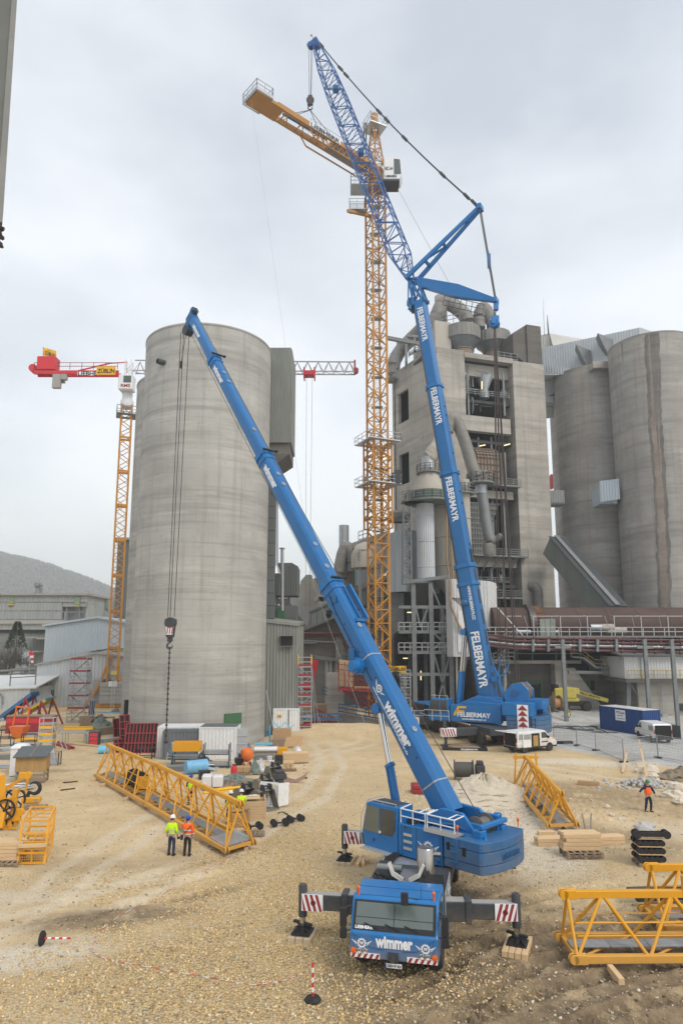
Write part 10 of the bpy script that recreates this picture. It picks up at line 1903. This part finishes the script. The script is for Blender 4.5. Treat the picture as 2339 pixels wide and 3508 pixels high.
t=thing('outrigger_mats','black framed outrigger mats lying in front of the tall crane','mats',on(1590,2567),-.1);MB().bx(-2.1,2.1,-.9,-.75,0,.25).bx(-2.1,2.1,.75,.9,0,.25).bx(-2.1,-1.9,-.75,.75,0,.25).bx(1.9,2.1,-.75,.75,0,.25).build('frame',BLACKL,t,False);stack(2.6,1.2,4,2,.14,.3,17).build('timber',WOODO,t,False);letters('FELBERMAYR',(.4,-.91,.13),X_,Z_,1.6,.13,WHITE,t,w=False)
def square_stack(lab,u,v,L_,rows,lay,rz,dz):return put('squared_timber',stack(L_,rows*.22,rows,lay,.19,.12,int(u)),WOOD,lab,'timber',u,v,rz,'fresh squared timber',dz,bevel=.008)
for k in range(2):pallet(1990,2932,['lower pallet under the fresh squared timber','upper pallet under the fresh squared timber'][k],.05,1.75,1.1,.15*k)
square_stack('squared timber stacked on the double pallet',1990,2928,1.8,4,4,.04,.3);square_stack('long squared timber lying behind the double pallet',1985,2890,4.6,3,2,.1,.0);square_stack('timber under the near end of the loaded jib',1868,2858,.9,2,1,0,0)
mb=MB();[mb.bar(on(u,2846),on(u,2846)+Vector((dx,.1,.9)),.06) for u,dx in((2005,-.12),(2022,.12))];one(mb,'steel_brackets',GALV,'two thin grey brackets standing behind the squared timber','brackets');put('black_bag',heap(.3,.22,.3,33),BLACKL,'small black bag on the long squared timber','bag',1930,2882,dz=.4)
t=thing('link_plates','stack of black chain link plates between thin boards on a pallet','link plates',on(2222,2960),-.05);pal(None,1.25,1.0).build('pallet',WOODO,t,False)
for k in range(3):
 mb=MB();[mb.lathe([(.13,-.05),(.13,.05)],14,(x,y,.34+k*.34),Y_) for x in(-.5,-.25,0,.25,.5) for y in(-.4,-.2,.2,.4)];[mb.bar((-.55,y,.34+k*.34),(.55,y,.34+k*.34),.06,.12) for y in(-.4,.4)];mb.build('link_layer',BLACKL,t,False,smooth=30);MB().bx(-.6,.6,-.5,.5,.53+k*.34,.555+k*.34).build('board',WOOD,t,False)
mb=MB();[mb.lathe([(.18,-.05),(.18,.05)],18,(x,y,1.42),Y_) for x in(-.62,.7) for y in(-.5,-.2)];[mb.bar((-.62,y,1.42),(.7,y,1.42),.06,.18) for y in(-.5,-.2)];[mb.bar((x,-.5,1.42),(x,-.2,1.42),.07) for x in(-.4,0,.4)];mb.build('top_link',BLACKL,t,False,smooth=30)
for k in range(3):a,b=at(2145+30*k,3015+28*k,28.5-k*.4),at(2420,3000+25*k,28.8-k*.4);one(MB().bar(Vector((a.x,a.y,.5-.15*k)),Vector((b.x,b.y,.5-.15*k)),.2,.22),'tie_bar',DKG,['uppermost dark tie bar behind the nearest jib','middle dark tie bar behind the nearest jib','lowest dark tie bar behind the nearest jib'][k],'tie bar','dark tie bars by the jibs',bevel=.02)
mb=MB();p=on(2205,2690);rnd=random.Random(41)
for k in range(150):a,q=rnd.random()*6.3,abs(rnd.gauss(0,1.1));r_=rnd.uniform(.06,.22);mb.rock((p.x+cos(a)*q*1.3,p.y+sin(a)*q,max(0,.45-.3*q)+gh(p.x,p.y)),r_,(1,1,.8))
one(mb,'rubble_pile',GROCK,'pile of grey broken rubble with two boards leaning on it','rubble',kind='stuff')
for k,(u,v,r_) in enumerate(((2225,2648,.75),(2238,2672,.55),(2185,2648,.4),(2305,2740,.7),(2325,2722,.8),(2080,2768,.22),(2210,2850,.6),(2005,2730,.25),(2095,2795,.2),(2130,2815,.25),(2330,2755,.5))):put('boulder',MB().rock((0,0,r_*.3),r_,(1.1,.8,.6),0,9,6),ROCK if k!=6 else GROCK,['largest pale boulder on the rubble pile','pale slab boulder low on the rubble pile','small boulder at the left of the rubble pile','flat pale boulder at the right edge','upper pale boulder at the right edge','small stone on the slope left of the walking man','grey boulder behind the link plates','small stone near the brown pack','small stone lower on the slope edge','small dark stone above the link plates','lowest pale boulder at the right edge'][k],'boulder',u,v,random.random()*3,'boulders')
for k,(a,b,h0,h1) in enumerate((((2132,2650),(2150,2600),.1,.9),((2215,2675),(2190,2580),.3,1.2))):one(MB().bar(on(*a)+Z_*h0,on(*b)+Z_*h1,.16,.05),'leaning_board',WOOD,['shorter board leaning left of the rubble pile','longer board lying up over the rubble pile'][k],'board')
put('brown_pack',MB().bx(-.75,.75,-.15,.15,0,.3),CARD,'brown taped pack lying alone on the sand','pack',2015,2690,-.35,bevel=.03);put('earth_mound',heap(2.6,1.6,.8,44,30,12,.3),mat('dark_gravel_soil',(.24,.20,.14),.95,0,.3,3,bump=1),'dark earth mound at the right edge by the fence','mound',2345,2668)
put('steel_plate_stack',MB().bx(-1.2,1.2,-.25,.25,0,.25).bx(-1.2,-1.0,-.4,.4,.25,.4),BLACKL,'black steel bars lying in front of the van','bars',1920,2548,.1)
SPLIT={'crossbeam','floor_slab','flange','hanger','side_mirror','head_sheave','tail_light','headlight','post','lifting_pocket','wiper','pin_hole','locking_pin','bolt','strip_light','counterweight_block','roof_unit','switch_cabinet','leg','louvre','eye','steel_column','canopy','jack','ring','pendant_link','side_window','beam','reeving_block','red_bar','foot','toe_board','deck','yellow_stripe','lifting_frame','white_packs','drawer'}
# ================================================================= THE AIR
def haze():
 m=bpy.data.materials.new('air');m.use_nodes=True;t=m.node_tree;t.nodes.clear();o=t.nodes.new('ShaderNodeOutputMaterial');v=t.nodes.new('ShaderNodeVolumePrincipled')
 v.inputs['Color'].default_value=(.885,.945,1,1);v.inputs['Density'].default_value=HAZE;v.inputs['Anisotropy'].default_value=0.0
 t.links.new(v.outputs[0],o.inputs['Volume'])
 h=MB().bx(-2320,700,-60,2300,-8.5,290).build('haze',m);tag(h,'thin pale haze over the whole site','haze',kind='stuff')
HAZE=0.00038
haze()
def split_parts(o):
 bm=bmesh.new();bm.from_mesh(o.data);seen,groups=set(),[]
 for v in bm.verts:
  if v in seen:continue
  st,g=[v],[];seen.add(v)
  while st:
   x=st.pop();g.append(x)
   for e_ in x.link_edges:
    y=e_.other_vert(x)
    if y not in seen:seen.add(y);st.append(y)
  groups.append({x.index for x in g})
 bm.free()
 if len(groups)<2 or len(groups)>60:return
 src=o.data
 for i,g in enumerate(groups):
  b=bmesh.new();b.from_mesh(src);bmesh.ops.delete(b,geom=[v for v in b.verts if v.index not in g],context='VERTS')
  me=bpy.data.meshes.new(src.name);b.to_mesh(me);b.free()
  for m_ in src.materials:me.materials.append(m_)
  if i==0:o.data=me
  else:c=o.copy();c.data=me;scene.collection.objects.link(c)
for o in list(bpy.data.objects):
 if o.type=='MESH' and not o.children and o.name.split('.')[0] in SPLIT:split_parts(o)
